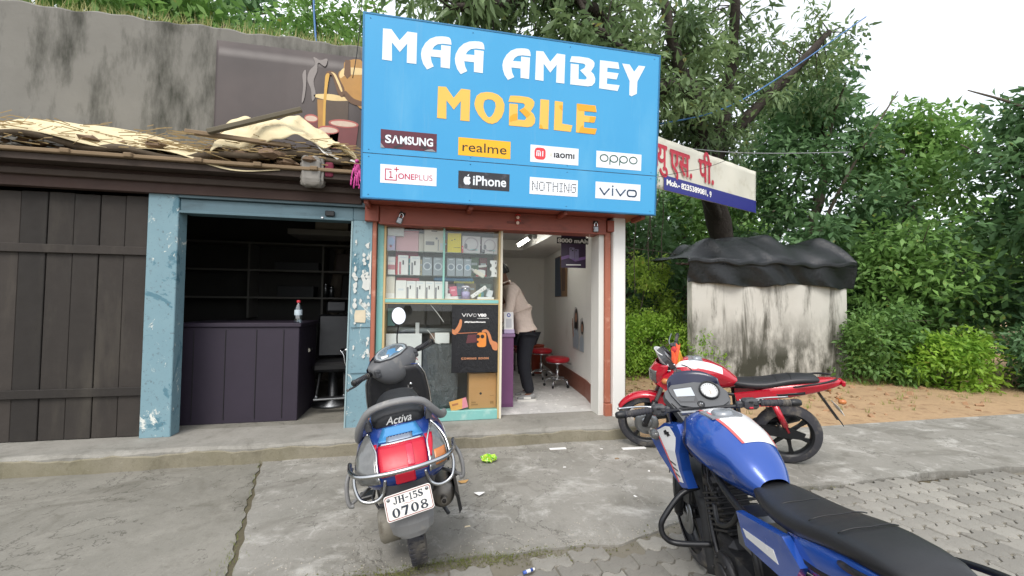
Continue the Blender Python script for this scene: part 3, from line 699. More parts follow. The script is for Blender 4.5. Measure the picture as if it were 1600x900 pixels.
# brand stickers
def sticker(u0, u1, v0, v1, m, parent):
    g = G(); SP.rect(g, u0, u1, v0, v1, 0, .002); return g.build('sticker', m, parent)
m_maroon = mat('maroon sticker', '#5a1f30', .35, var=.10, vs=6, dirt=('#2b2029', .52, .60, 9, (1,1,2)))
m_black = mat('black sticker', '#26262c', .3, var=.2, vs=8, dirt=('#45454c', .55, .60, 10))
m_yel = mat('amber sticker', '#f3b414', .4, var=.03); m_stw = mat('white sticker', '#e8ecf2', .4, var=.02)
def txt(st, parent, m, u0, u1, v0, v1, bold=0, d=.0035, shear=0, spacing=1):
    g = G(); SP.text(g, st, u0, u1, v0, v1, d, bold, shear, spacing); return g.build('lettering', m, parent)
def stroke(g, pts, w, d0, d1, closed=False):
    """flat stroke along a 2-D path"""
    n = len(pts)
    rng_ = range(n if closed else n-1)
    for i in rng_:
        a = Vector(pts[i]); b = Vector(pts[(i+1) % n]); dd = (b-a).normalized(); nn = Vector((-dd.y, dd.x))*w/2; e = dd*w*.35
        SP.prism(g, [tuple(a-e-nn), tuple(b+e-nn), tuple(b+e+nn), tuple(a-e+nn)], d0, d1)
def strokes(parent, m, paths, w, d=.0035):
    g = G()
    for p in paths:
        cl = p[0] == 'c'; stroke(g, p[1:] if cl else p, w, .002, d, cl)
    return g.build('lettering', m, parent)
s = sticker(-.44, .104, 2.995, 3.177, m_maroon, top)
# S A M S U N G with the bar-less A
txt('S', s, m_vw, -.398, -.338, 3.045, 3.127, .03); txt('\u039b', s, m_vw, -.335, -.262, 3.047, 3.125, .03); txt('MSUNG', s, m_vw, -.255, .068, 3.045, 3.127, .03)
g = G(); SP.prism(g, [(-.44,2.995),(-.40,2.995),(-.42,3.02),(-.44,3.045)], .002, .006); g.build('peeled_corner', m_dullsteel, s)
g = G(); SP.prism(g, [(-.02,2.997),(.10,2.997),(.06,3.02),(.01,3.012)], .002, .005); g.build('peeled_corner', m_dullsteel, s)
s = sticker(.322, .868, 2.986, 3.168, m_yel, top); txt('realme', s, m_ink_k, .365, .825, 3.03, 3.125, .0)
s = sticker(1.084, 1.625, 2.979, 3.16, m_stw, top)
g = G(); SP.prism(g, rrect(1.130, 1.252, 3.01, 3.135, .038, 5), .002, .0035); g.build('emblem', mat('red emblem', '#dd3c44', .4, var=.03), s)
strokes(s, m_vw, [[(1.155,3.048),(1.155,3.098),(1.182,3.098),(1.194,3.09),(1.194,3.048)], [(1.175,3.048),(1.175,3.08)], [(1.220,3.048),(1.220,3.098)]], .011, .005)
txt('x', s, mat('worn pale print', '#d9d6c4', .5), 1.292, 1.333, 3.048, 3.092, .0)
txt('\u0131aom\u0131', s, m_ink_k, 1.345, 1.578, 3.044, 3.096, .02)
s = sticker(1.833, 2.374, 2.979, 3.159, m_stw, top)
m_green = mat('green print', '#1d5a45', .4)
pp = []
for k, cx in enumerate((1.924, 2.040, 2.157, 2.275)):
    pp.append(['c']+ell(cx, 3.086, .046, .037, 20))
    if k in (1, 2): pp.append([(cx-.046, 3.09), (cx-.046, 3.022)])
strokes(s, m_green, pp, .011)
s = sticker(-.439, .109, 2.652, 2.835, m_stw, bot)
m_opr = mat('crimson print', '#c0234b', .45)
strokes(s, m_opr, [[(-.335,2.79),(-.39,2.79),(-.39,2.685),(-.285,2.685),(-.285,2.74)], [(-.305,2.793),(-.265,2.793)], [(-.285,2.813),(-.285,2.773)], [(-.352,2.763),(-.338,2.766),(-.338,2.710)], [(-.352,2.710),(-.322,2.710)]], .009)
txt('ONE', s, m_opr, -.268, -.112, 2.70, 2.757, .012); txt('PLUS', s, m_opr, -.105, .068, 2.70, 2.757, -.008)
s = sticker(.329, .865, 2.649, 2.828, m_black, bot)
ap = [(.432,2.772),(.448,2.770),(.452,2.757),(.444,2.742),(.446,2.727),(.456,2.718),(.449,2.700),(.438,2.689),(.427,2.692),(.416,2.692),(.405,2.689),(.392,2.700),(.383,2.720),(.383,2.745),(.392,2.765),(.405,2.772),(.418,2.767)]
g = G(); SP.prism(g, ap, .002, .0035); SP.prism(g, [(.420,2.776),(.424,2.790),(.438,2.800),(.437,2.787),(.430,2.778)], .002, .0035); g.build('emblem', m_vw, s)
txt('iPhone', s, m_vw, .480, .830, 2.689, 2.790, .02)
s = sticker(1.085, 1.626, 2.639, 2.818, m_stw, bot)
FONT = {'N':['10001','11001','10101','10011','10001'],'O':['01110','10001','10001','10001','01110'],'T':['11111','00100','00100','00100','00100'],'H':['10001','10001','11111','10001','10001'],'I':['111','010','010','010','111'],'G':['01111','10000','10111','10001','01110']}
FONT = {k: v[:2]+[v[2], v[2] if k in 'OTIN' else v[3]]+v[3:] for k, v in FONT.items()}
g = G(); u = 1.112
for ch in 'NOTHING':
    rows = FONT[ch]
    for r_, row in enumerate(rows):
        for c_, b_ in enumerate(row):
            if b_ == '1': SP.rect(g, u+c_*.0128, u+c_*.0128+.0092, 2.765-r_*.0172, 2.765-r_*.0172+.0112, .002, .0035)
    u += len(rows[0])*.0128+.0125
g.build('lettering', m_ink_k, s)
s = sticker(1.833, 2.374, 2.64, 2.822, m_stw, bot)
m_vb = mat('blue print', '#2179b8', .4)
strokes(s, m_vb, [[(1.885,2.752),(1.937,2.685),(1.995,2.752)], [(2.036,2.755),(2.036,2.683)], [(2.078,2.752),(2.130,2.685),(2.188,2.752)], ['c'][0:0]+['c']+rrect(2.215,2.322,2.684,2.752,.028,5)], .0165)
g = G(); SP.prism(g, [(2.036,2.770),(2.048,2.783),(2.036,2.796),(2.024,2.783)], .002, .0035); g.build('lettering', m_vb, s)

# ------------------------------------------------------------------ Hindi banner on the right
bd = Vector((.93, .37, 0)).normalized(); bn = Vector((bd.y, -bd.x, 0))
BO = Vector((3.80, 6.47, 3.50))
bann = thing('hindi_banner', 'cream banner with red Hindi lettering and a blue telephone strip, hung beyond the signboard', 'banner', BO)
BP = Plane((0,0,0), bd, (0,0,1), bn)
m_cream = mat('banner cream', '#d5d2c4', .55, var=.05, vs=2, dirt=('#bfbaa8', .55, .75, 3)); m_bred = mat('banner red', '#bb2138', .5, var=.06); m_bsh = mat('banner red edge', '#d98a8a', .5)
g = G()
def bfun(a, b): return BP.pt(a*3.6, b*.93, .018*math.sin(a*19)*math.sin(b*3.1)+.006*math.sin(a*47+b*5))
g.grid(bfun, 60, 10, thick=.003); g.build('cloth', m_cream, bann)
g = G(); BP.prism(g, [(.34,.0),(3.55,.0),(3.55,.265),(.34,.265)], .022, .026); g.build('telephone_strip', mat('banner blue', '#26297f', .45, var=.06), bann)
def clip_text(st, x_max):
    vs, fs = text2d(st); bm = bmesh.new(); bv = [bm.verts.new((a, b, 0)) for a, b in vs]
    for f in fs:
        try: bm.faces.new([bv[i] for i in f])
        except ValueError: pass
    bmesh.ops.bisect_plane(bm, geom=bm.verts[:]+bm.edges[:]+bm.faces[:], plane_co=(x_max,0,0), plane_no=(1,0,0), clear_outer=True)
    bm.verts.index_update(); out = [(v.co.x, v.co.y) for v in bm.verts]; of = [tuple(v.index for v in f.verts) for f in bm.faces]; bm.free(); return out, of
def put(g, vs, fs, u, v, su, sv, d, bold=.006):
    for (ox, oy) in ((0,0),(bold,0),(-bold,0),(0,bold),(0,-bold)):
        g.add([BP.pt(u+x*su+ox, v+y*sv+oy, d+.0003*(ox != 0)+.0005*(oy > 0)+.0007*(oy < 0)+.0002*(ox < 0)) for x, y in vs], fs)
def banner_word(m, du, dv, d, bold):
    g = G(); sx, sz = .46, .62
    hv, hf = clip_text('\u0928', .40); put(g, hv, hf, -.02+du, .40+dv, sx, sz, d, bold)
    yv, yf = text2d('\u092f'); put(g, yv, yf, .15+du, .40+dv, sx, sz, d, bold)
    uv_, uf = text2d('\u0941'); put(g, uv_, uf, .15+.52*sx+du+.04, .40+dv, sx, sz, d, bold)
    v2, f2 = text2d('\u090f\u0938.'); put(g, v2, f2, .52+du, .36+dv, sx*1.02, sz*1.05, d, bold)
    v2, f2 = text2d('\u092a\u0940.'); put(g, v2, f2, 1.40+du, .36+dv, sx*1.10, sz*1.05, d, bold)
    return g.build('lettering', m, bann)
banner_word(m_bsh, .008, -.012, .022, .010)
banner_word(m_bred, 0, 0, .026, .010)
g = G(); BP.text(g, 'Mob.- 8235389081,', .41, 1.70, .075, .205, .029, .035, 0, .95); BP.text(g, '9', 1.75, 1.82, .075, .2, .029, .035); g.build('lettering', m_ink_w, bann)
g = G()
for i in range(26):
    a = random.uniform(.02, .22); b = random.uniform(.03, .26); BP.prism(g, [(a,b),(a+.02,b+.004),(a+.028,b+.03),(a+.006,b+.03)], .021, .023)
g.build('leaf_print', mat('green motif', '#5f9470', .5), bann)
for (a, b) in ((.0, .93), (3.6, .93), (3.6, 0), (0, 0)):
    g = G(); g.tube([BP.pt(a, b), BP.pt(a+(1.2 if a else -1.0), b+(.25 if b else .05), -.1)], .006, 5); g.build('rope', m_dark, bann)
# ------------------------------------------------------------------ glass showcase
case = thing('glass_showcase', 'glass-fronted display counter with teal frame and three shelves of boxes', 'showcase', (.2, 4.72, ZT))
m_teal = mat('teal laminate', '#7fb8b2', .45, var=.07, vs=4, dirt=('#a9c9c2', .56, .75, 6)); m_beige = mat('beige edging', '#c7ad7c', .5, var=.1); m_ivory = mat('ivory edging', '#d8d2c0', .5, var=.05)
m_glass = glass_mat('showcase glass', (.97,.99,.985), .035)
g = G(); g.box(-.498, -.43, 4.715, 5.12, ZT+.002, 2.36, .004); g.build('frame_post', m_teal, case, True)
g = G(); g.box(-.430, -.408, 4.705, 5.12, ZT+.002, 2.36, .003); g.build('edge_strip', m_beige, case, True)
g = G(); g.box(.845, .862, 4.708, 5.12, ZT+.002, 2.36, .003); g.build('edge_strip', m_beige, case, True)
g = G(); g.box(.863, .888, 4.70, 5.12, ZT+.002, 2.36, .003); g.build('frame_post', m_ivory, case, True)
g = G(); g.box(-.407, .844, 4.703, 4.76, 1.465, 1.503, .004); g.build('middle_rail', m_teal, case, True)
g = G(); g.box(-.407, .844, 4.706, 4.75, 1.504, 1.512, .002); g.build('edge_strip', m_beige, case, True)
g = G(); g.box(-.407, .844, 4.708, 4.75, 1.452, 1.464, .002); g.build('edge_strip', m_beige, case, True)
g = G(); g.box(-.407, .844, 4.705, 5.12, ZT+.002, .262, .004); g.build('plinth_board', m_teal, case, True)
g = G(); g.box(-.407, .844, 5.10, 5.115, 1.47, 2.34, .002); g.build('back_panel', mat('case back', '#8d9893', .6, var=.1), case, True)
g = G(); g.box(-.407, .844, 5.10, 5.115, .265, 1.465, .002); g.build('lower_back_panel', mat('case lower back', '#4d4c4a', .6, var=.25, vs=6), case, True)
for z in (2.045, 1.775):
    g = G(); g.box(-.405, .842, 4.775, 5.095, z-.008, z, .001); g.build('glass_shelf', glass_mat('shelf glass', (.80,.93,.88), .12), case, True)
g = G(); g.box(-.405, .842, 4.765, 5.095, 1.48, 1.502, .001); g.build('shelf_board', m_ivory, case, True)
g = G(); g.box(-.400, .222, 4.722, 4.727, 1.513, 2.345); g.build('glass_pane', m_glass, case, True)
g = G(); g.box(.212, .838, 4.738, 4.743, 1.513, 2.345); g.build('glass_pane', m_glass, case, True)
g = G(); g.box(.206, .228, 4.715, 4.736, 1.513, 2.345, .002); g.build('pane_edge', mat('green glass edge', '#8fc4b7', .3), case, True)
g = G(); g.box(-.400, .838, 4.722, 4.727, .264, 1.45); g.build('glass_pane', m_glass, case, True)
# --- goods on the shelves; zx,zy are positions in a view of the shelves, 1.1 mm a unit
def gx(zx): return -.498+zx*.0011035
def gz(zy): return 2.4075-zy*.0011026
def goods(name, label, cat, zx0, zx1, zy0, shelf, m, depth=.06, y=4.80, group=None, prints=(), tilt=0.0, lean=0.0):
    x0, x1 = gx(zx0), gx(zx1); h = gz(zy0)-shelf; w = x1-x0
    t = thing(name, label, cat, ((x0+x1)/2, y, shelf+.001), (lean, tilt, 0), group)
    g = G(); g.box(-w/2, w/2, 0, depth, 0, h, .003); g.build('carton', m, t)
    P = Plane((-w/2, 0, 0), (1,0,0), (0,0,1), (0,-1,0))
    for (nm, mm, kind, a, b, c_, d_) in prints:
        g = G()
        if kind == 'r': P.rect(g, a*w, b*w, c_*h, d_*h, 0, .0012)
        elif kind == 'o':
            R1 = b*w/2; P.prism(g, ell(a*w, c_*h, R1, R1, 20), 0, .0012, [ell(a*w, c_*h, R1*d_, R1*d_, 20)])
        elif kind == 'e': P.prism(g, ell(a*w, c_*h, b*w, d_*h, 14), 0, .0014)
        g.build(nm, mm, t)
    return t
S1, S2, S3 = 2.046, 1.776, 1.5045
bxw = mat('box white', '#dedcd9', .45, var=.03); bxb = mat('box beige', '#cfc9bd', .5, var=.04); bxp = mat('box pink', '#dfaeb4', .5, var=.05); bxdp = mat('box deep pink', '#b64b6d', .5, var=.06)
bxy = mat('box yellow', '#e0cc22', .45, var=.05); bxg = mat('box grey', '#8f989e', .45, var=.06); bxr = mat('box red', '#b9353f', .5); prg = mat('print grey', '#77777b', .5); prl = mat('print light', '#c9ced3', .5); prr = mat('print rose', '#b7727a', .5)
bxl = mat('box lilac', '#b8afd0', .45, var=.1); prk = m_ink_k
goods('pink_box', 'large pale pink carton on the top shelf of the showcase', 'box', 165, 392, 112, S1, bxp, .12, 4.86, prints=[('top_print', mat('print coral', '#cf6f7d', .5), 'r', .30, 1, .93, .99)])
goods('lilac_pouch', 'lilac and blue round-windowed pack at the left end of the top shelf', 'pack', 85, 162, 180, S1, bxl, .03, 4.80, prints=[('window_print', mat('print sky', '#9fb6dc', .5), 'e', .5, .4, .6, .3), ('dot_print', prr, 'e', .45, .16, .3, .1)])
goods('clear_case', 'translucent rounded case lying across the top of the pink carton', 'case', 88, 245, 92, gz(178), mat('frosted plastic', '#c9cccb', .3, var=.05), .07, 4.80)
goods('earphone_box', 'plain narrow beige carton on the top shelf between pink carton and earphone carton', 'box', 394, 446, 135, S1, bxb, .08, 4.86)
goods('earphone_box', 'wide beige earphone carton with grey lettering on the top shelf', 'box', 448, 648, 92, S1, bxb, .06, 4.82, prints=[('name_print', prg, 'r', .08, .52, .30, .46), ('bud_print', prg, 'e', .63, .06, .60, .05), ('wire_print', prg, 'r', .70, .74, .06, .55), ('title_print', prk, 'r', .36, .66, .90, .94), ('badge_print', prl, 'r', .82, .96, .1, .4)])
goods('yellow_pack', 'bright yellow flat pack hanging in the top row of the showcase', 'pack', 686, 826, 126, S1, bxy, .03, 4.79, prints=[('spot_print', prk, 'e', .32, .04, .62, .025), ('spot_print', prk, 'e', .52, .05, .67, .025), ('line_print', prk, 'r', .45, .95, .24, .26)])
for i, (a, b, tx) in enumerate(((838, 1030, 'clear headphone pack beside the yellow pack on the top shelf'), (1045, 1213, 'clear headphone pack at the right end of the top shelf'))):
    goods('headphone_pack', tx, 'pack', a, b, 148+8*i, S1, mat('pack clear', '#c3bfbf', .35, var=.1, vs=20), .06, 4.80, 'headphone packs on the top shelf', [('ring_print', mat('headphone band', '#a9a0a6', .5), 'o', .5, .78, .52, .82), ('tint_print', mat('print teal', '#9fc4c4', .5), 'r', .45, .85, .16, .24), ('cushion_print', prg, 'e', .2, .09, .4, .16)])
for i, (a, b) in enumerate(((160, 262), (264, 392))):
    goods('pink_carton', ('narrower' if i == 0 else 'wider')+' deep pink carton standing at the back of the middle shelf', 'box', a, b, 306, S2, bxdp, .07, 4.96, 'deep pink cartons')
goods('pink_tag_box', 'white box with a pink band at the left end of the middle shelf', 'box', 95, 165, 392, S2, bxw, .06, 4.80, prints=[('band_print', prr, 'r', 0, 1, .28, .55), ('lid_print', prl, 'r', .1, .9, .72, .78)])
goods('red_carton', 'slim red carton on the middle shelf beside the pink-banded box', 'box', 168, 190, 385, S2, bxr, .08, 4.82)
goods('phone_box', 'white phone carton with a rose handset printed on it on the middle shelf', 'box', 192, 294, 374, S2, bxw, .05, 4.80, 'white phone cartons', [('handset_print', prr, 'r', .12, .32, .02, .66), ('camera_print', prk, 'r', .44, .58, .52, .74), ('name_print', prl, 'r', .2, .85, .86, .93)])
goods('phone_box', 'white phone carton with a grey handset printed on it on the middle shelf', 'box', 313, 412, 380, S2, bxw, .05, 4.80, 'white phone cartons', [('handset_print', prg, 'r', .12, .30, .02, .66), ('camera_print', prk, 'r', .40, .54, .52, .74), ('name_print', prl, 'r', .2, .85, .86, .93)])
wl = ['leftmost of the five grey watch cartons', 'second grey watch carton, just left of the pane edge', 'third grey watch carton, just right of the pane edge', 'fourth of the five grey watch cartons', 'rightmost of the five grey watch cartons, with a bluish dial']
for i, (a, b) in enumerate(((435, 533), (545, 642), (684, 768), (774, 854), (860, 938))):
    goods('watch_box', wl[i]+' on the middle shelf', 'box', a, b, 385+i, S2, bxg, .06, 4.80, 'grey watch cartons', [('dial_print', prl, 'o', .5, .84, .5, .80), ('dial_centre', mat('print steel', '#747f8a', .5) if i < 4 else mat('print blue steel', '#7f9db3', .5), 'e', .5, .26, .5, .14), ('name_print', prl, 'r', .25, .75, .90, .93)])
# row of white cartons on the bottom shelf
goods('tall_box', 'tall pale carton at the left end of the bottom shelf', 'box', 82, 166, 592, S3, bxb, .06, 4.80, prints=[('foot_print', bxw, 'r', 0, 1, 0, .25)])
goods('plain_phone_box', 'plain white carton, leftmost of the row of white cartons on the bottom shelf', 'box', 175, 279, 630, S3, bxw, .05, 4.80, prints=[('name_print', prl, 'r', .25, .75, .46, .56)])
bl = ['first', 'second', 'third', 'last']
for i, (a, b) in enumerate(((282, 374), (377, 468), (472, 560), (564, 654))):
    goods('phone_box', bl[i]+' of four white cartons with grey handset prints on the bottom shelf', 'box', a, b, 634, S3, bxw, .05, 4.80, 'white phone cartons on the bottom shelf', [('handset_print', prg, 'r', .04, .22, .02, .66), ('camera_print', prk, 'r', .34, .46, .55, .75), ('name_print', prl, 'r', .1, .75, .86, .92)])
goods('slim_white_box', 'slim white carton just right of the pane edge on the bottom shelf', 'box', 670, 698, 632, gz(756), bxw, .05, 4.81)
goods('flat_white_box', 'lower flat white carton lying on the bottom shelf right of the pane edge', 'box', 668, 806, 786, S3, bxw, .09, 4.79)
goods('flat_white_box', 'upper flat white carton in a stack on the bottom shelf', 'box', 672, 738, 757, gz(785), bxw, .08, 4.79)
goods('pink_pack', 'small tilted rose pack on the bottom shelf', 'pack', 722, 798, 682, gz(784), mat('pack rose', '#c8677c', .5), .02, 4.79, prints=[('name_print', mat('print pale rose', '#e3aab4', .5), 'r', .2, .75, .55, .7)], tilt=-.12)
goods('red_flat_box', 'thin coral carton lying under the middle shelf behind the white row', 'box', 178, 405, 598, gz(630), mat('box coral', '#c9606a', .5), .10, 4.88)
t = thing('blue_pouch', 'long blue pouch with a yellow striped edge tucked under the middle shelf', 'pouch', (gx(760), 4.86, gz(650)))
g = G(); g.box(-.23,.23,0,.12,.028,.072,.014); g.build('pouch_body', mat('pouch blue', '#4b7fa6', .45, var=.12, vs=10), t)
g = G()
for q in range(14): g.prism([(q*.017,.0),(q*.017+.009,.0),(q*.017+.017,.024),(q*.017+.008,.024)], .004, (.0,.004,.006), (1,0,0), (0,0,1), (0,-1,0))
g.build('striped_edge', mat('stripe yellow', '#c4b85a', .5), t)
t = thing('purple_jar', 'clear jar filled with lilac trinkets on the bottom shelf', 'jar', (gx(884), 4.83, S3+.001))
g = G(); g.lathe([(0,0),(.052,0),(.056,.01),(.058,.11),(.05,.13),(.045,.14)], (0,0,0), (0,0,1), 18, caps=False); g.build('jar_body', glass_mat('jar plastic', (.86,.84,.92), .12, .1), t)
g = G(); g.lathe([(0,.004),(.046,.004),(.05,.09),(0,.10)], (0,0,0), (0,0,1), 14, caps=False); g.build('filling', bxl, t)
g = G(); g.lathe([(0,.165),(.03,.163),(.05,.15),(.052,.138),(0,.138)], (0,0,0), (0,0,1), 18, caps=False); g.build('lid', mat('pale lid', '#c8c4ce', .4), t)
t = thing('white_strip_pack', 'long white pack with black dots leaning diagonally on the bottom shelf', 'pack', (gx(960), 4.785, S3+.018), (0,-.62,0))
g = G(); g.box(-.01,.20,0,.02,0,.045,.006); g.build('pack_body', bxw, t)
P = Plane((0,0,0), (1,0,0), (0,0,1), (0,-1,0)); g = G()
for a, b in ((.03,.02),(.06,.03),(.09,.014),(.13,.026),(.16,.02)): P.prism(g, ell(a,b,.004,.004,8), 0, .0012)
g.build('dot_print', prk, t)
goods('flat_pack', 'flat white pack lying at the right end of the bottom shelf', 'pack', 1005, 1182, 788, S3, bxw, .08, 4.79)
goods('grey_adapter_box', 'small pale grey adapter carton tilted on the flat pack at the right end', 'box', 1098, 1160, 712, gz(787), prl, .05, 4.81, tilt=.25)
goods('teal_pack', 'small teal and yellow pack behind the diagonal white pack', 'pack', 1020, 1080, 735, gz(787), mat('pack teal', '#6aa6ae', .5), .03, 4.86, prints=[('yellow_print', mat('pack lime', '#b9c24a', .5), 'r', 0, .5, 0, 1)])
# white cables and hanging card on the middle shelf, right
t = thing('cable_bundle', 'bundle of white charging cables heaped at the right end of the middle shelf', 'cables', (gx(1010), 4.83, S2))
for q in range(7):
    g = G(); a = q*.3; g.tube(smooth_path([(-.09+.01*q,0,.10-.01*q),(-.03,.02*math.sin(a),.07),(.03,.01,.03+.008*q),(.085,-.01,.012+.009*q)], 4), .008, 6); g.build('cable', bxw, t)
g = G(); g.cbox((.015,-.01,.035), (.14,.03,.05), .008, (0,.55,0)); g.build('wrapped_pack', mat('pack cream', '#d8d0c0', .5), t)
g = G(); g.box(-.02,.10,-.01,.03,.002,.028,.006); g.build('red_pack', mat('pack red', '#b9454f', .5), t)
g = G(); g.cbox((.055,.01,.125), (.10,.03,.025), .008, (0,-.1,0)); g.build('plug', bxw, t)
t = thing('hanging_card', 'white accessory card with notched sides hanging at the right of the middle shelf', 'card', (gx(1170), 4.785, S2+.002))
g = G(); g.prism([(-.038,0),(.04,0),(.04,.07),(.022,.10),(.04,.13),(.04,.19),(-.04,.19),(-.04,.16),(-.02,.14),(-.02,.12),(-.042,.10),(-.042,.08),(-.022,.06),(-.022,.02)], .003); g.build('card', m_paperw, t)
P = Plane((0,-.003,0), (1,0,0), (0,0,1), (0,-1,0)); g = G()
for b in (.04, .10, .16): P.prism(g, [(.018,b-.016),(.036,b),(.018,b+.016)], 0, .0012)
g.build('notch_print', prg, t)
g = G(); g.tube([(0,-.001,.19),(0,.004,.30)], .0018, 4); g.build('hook', m_dark, t)
# spare stock standing behind on the shelves (seen dimly through the glass)
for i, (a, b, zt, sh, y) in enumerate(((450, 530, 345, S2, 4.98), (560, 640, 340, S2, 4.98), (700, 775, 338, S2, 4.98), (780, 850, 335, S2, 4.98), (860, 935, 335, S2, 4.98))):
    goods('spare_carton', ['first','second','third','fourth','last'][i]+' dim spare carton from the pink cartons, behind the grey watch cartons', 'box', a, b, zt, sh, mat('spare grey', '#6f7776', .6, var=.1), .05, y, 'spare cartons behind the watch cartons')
# black goods along the top edge
tag(origin(G().box(gx(250), gx(445), 4.80, 4.92, gz(112), gz(66), .006).build('black_tray', m_blackp), (gx(340), 4.86, gz(112))), 'black tray lying on top of the pink carton under the shutter box', 'tray')

# ------------------------------------------------------------------ behind the lower glass
t = thing('white_board', 'white notice board with worn red capital letters behind the lower glass, above the scooter', 'board', (-.21, 4.80, .28))
g = G(); g.box(-.19,.20,0,.012,0,.84,.003); g.build('board_face', mat('board white', '#d3d2cf', .5, var=.05, dirt=('#b5b2ac', .55, .75, 6)), t)
P = Plane((0,-.001,0), (1,0,0), (0,0,1), (0,-1,0)); g = G(); P.text(g, 'BACK', .02, .165, .545, .60, .001, .03); g.build('lettering', mat('faded red print', '#b06a6a', .5), t)
g = G(); P.text(g, 'IN', .10, .17, .44, .50, .001, .03); g.build('lettering', mat('faded pink print', '#cbaeb0', .5), t)
t = thing('grey_pipe', 'horizontal grey plastic pipe behind the lower glass with a white upright', 'pipe', (-.04, 5.0, 1.15))
g = G(); g.tube([(-.36,0,0),(.42,0,-.02)], .034, 12); g.build('pipe_tube', mat('pipe grey', '#8d9090', .45), t)
g = G(); g.box(-.045,.0,-.05,-.03,-.08,.085,.003); g.build('white_upright', bxw, t)
def wrinkle_mat(nm, c, r, st=.8):
    k = NT(nm); k.base(k.mix(k.noise(9, 5), mul(lin(c), .7), mul(lin(c), 1.35))); k.b.inputs['Roughness'].default_value = r
    k.bump(k.noise(19, 7, .68, (1,1,.5), 2.0), st, .05); MATS[nm] = k.m; return k.m
m_plast = wrinkle_mat('black plastic wrap', '#5b5e61', .2, 1.0)
def lumpy(x0, x1, y0, y1, z0, z1, amp, seed, nu=26, nv=22):
    r = random.Random(seed); ph = [r.uniform(0, 6.28) for _ in range(12)]
    g = G(); cx, cyy, cz = (x0+x1)/2, (y0+y1)/2, (z0+z1)/2; hx, hy, hz = (x1-x0)/2, (y1-y0)/2, (z1-z0)/2
    def fn(a, b):
        t = a*2*math.pi; p = (b-.5)*math.pi; e = .35
        c = lambda v: math.copysign(abs(v)**e, v)
        x, y, z = c(math.cos(t))*c(math.cos(p)), c(math.sin(t))*c(math.cos(p)), c(math.sin(p))
        k = 1+amp*(math.sin(7*a*6.28+ph[0]+3*b)+.7*math.sin(13*b*6.28+ph[1]+9*a)+.5*math.sin(17*a*6.28+11*b+ph[2]))
        return (cx+hx*x*k, cyy+hy*y*k, cz+hz*z*(1+amp*.5*math.sin(9*a*6.28+ph[3])))
    g.grid(fn, nu, nv); return g
tag(origin(lumpy(-.0, .40, 4.80, 4.98, .27, 1.0, .018, 3, 40, 34).build('wrapped_bundle', m_plast), (.2, 4.89, .27)), 'tall bundle wrapped in wrinkled black plastic behind the lower glass', 'bundle')
t = thing('white_carton', 'small white carton with a brown side on top of the wrapped bundle', 'box', (.205, 4.82, 1.005))
g = G(); g.box(-.07,.095,0,.10,0,.118,.003); g.build('carton', bxw, t); g = G(); g.box(-.125,-.072,.0,.10,.0,.11,.002); g.build('side_flap', mat('brown side', '#7a5f53', .6), t)
t = thing('cardboard_box', 'brown cardboard box with a round finger hole beside the wrapped bundle, under the phone poster', 'box', (.69, 4.775, .264))
g = G(); g.box(-.165,.15,0,.22,0,.40,.004); g.build('carton', mat('cardboard', '#b98a55', .7, var=.07, vs=3, bump=.1, bs=70), t)
P = Plane((0,-.0005,0), (1,0,0), (0,0,1), (0,-1,0))
g = G(); P.prism(g, ell(-.03,.17,.014,.014,16), 0, .001); g.build('finger_hole', m_dark, t)
g = G(); P.rect(g, -.135, -.085, .062, .08, 0, .001); P.rect(g, -.135, -.06, .038, .055, 0, .001); P.rect(g, .08, .125, .14, .146, 0, .001); P.rect(g, .08, .12, .05, .08, 0, .001); g.build('box_print', mat('brown print', '#98703f', .6), t)
t = thing('leaflet', 'orange and pink leaflet lying tilted against the cardboard box behind the lower glass', 'leaflet', (.42, 4.745, .270), (R(-12), R(-14), 0))
g = G(); g.box(-.095,.10,0,.002,0,.11,.0005); g.build('sheet', mat('leaflet orange', '#dba04f', .5, var=.2, vs=9), t)
P = Plane((0,-.001,0), (1,0,0), (0,0,1), (0,-1,0)); g = G(); P.prism(g, [(.03,.0),(.10,.0),(.10,.11),(.06,.11)], 0, .001); g.build('pink_print', mat('leaflet pink', '#d98593', .5), t)
g = G(); P.prism(g, [(-.07,.055),(-.0,.055),(.0,.075),(-.07,.078)], .0005, .0018); g.build('name_print', mat('leaflet brown', '#a8683c', .5), t)
# dark stored things at the back of the lower case
def dark_box(x0, x1, z0, z1, y, c, label, nm='dark_carton'):
    tag(origin(G().box(x0, x1, y, y+.06, z0, z1, .005).build(nm, mat('dark carton '+c, '#'+c, .6, var=.2, vs=9)), ((x0+x1)/2, y, z0)), label, 'box')
dark_box(-.22, .02, 1.205, 1.448, 5.03, '55504e', 'dark grey carton above the pipe, behind the white upright')
dark_box(.04, .205, 1.20, 1.44, 5.02, '433f3f', 'blackish carton above the pipe in the middle of the lower case')
dark_box(.215, .33, 1.21, 1.43, 5.03, '3a3636', 'narrow blackish carton above the pipe next to the phone poster')
dark_box(-.40, -.32, 1.195, 1.40, 4.97, '6e9c98', 'teal file standing at the left end above the pipe', 'teal_file')
t = thing('white_wire', 'thin white wires hanging loosely behind the lower glass', 'wire', (.1, 4.78, 1.2))
g = G(); g.tube(smooth_path([(-.02,.0,.245),(.05,.0,.16),(.13,.0,.05)], 5), .004, 5); g.build('wire_strand', bxw, t)
g = G(); g.tube(smooth_path([(-.05,.02,-.04),(.0,.02,-.10),(.03,.02,-.15),(.06,.02,-.19),(.10,.02,-.20)], 5), .0035, 5); g.build('wire_strand', bxw, t)
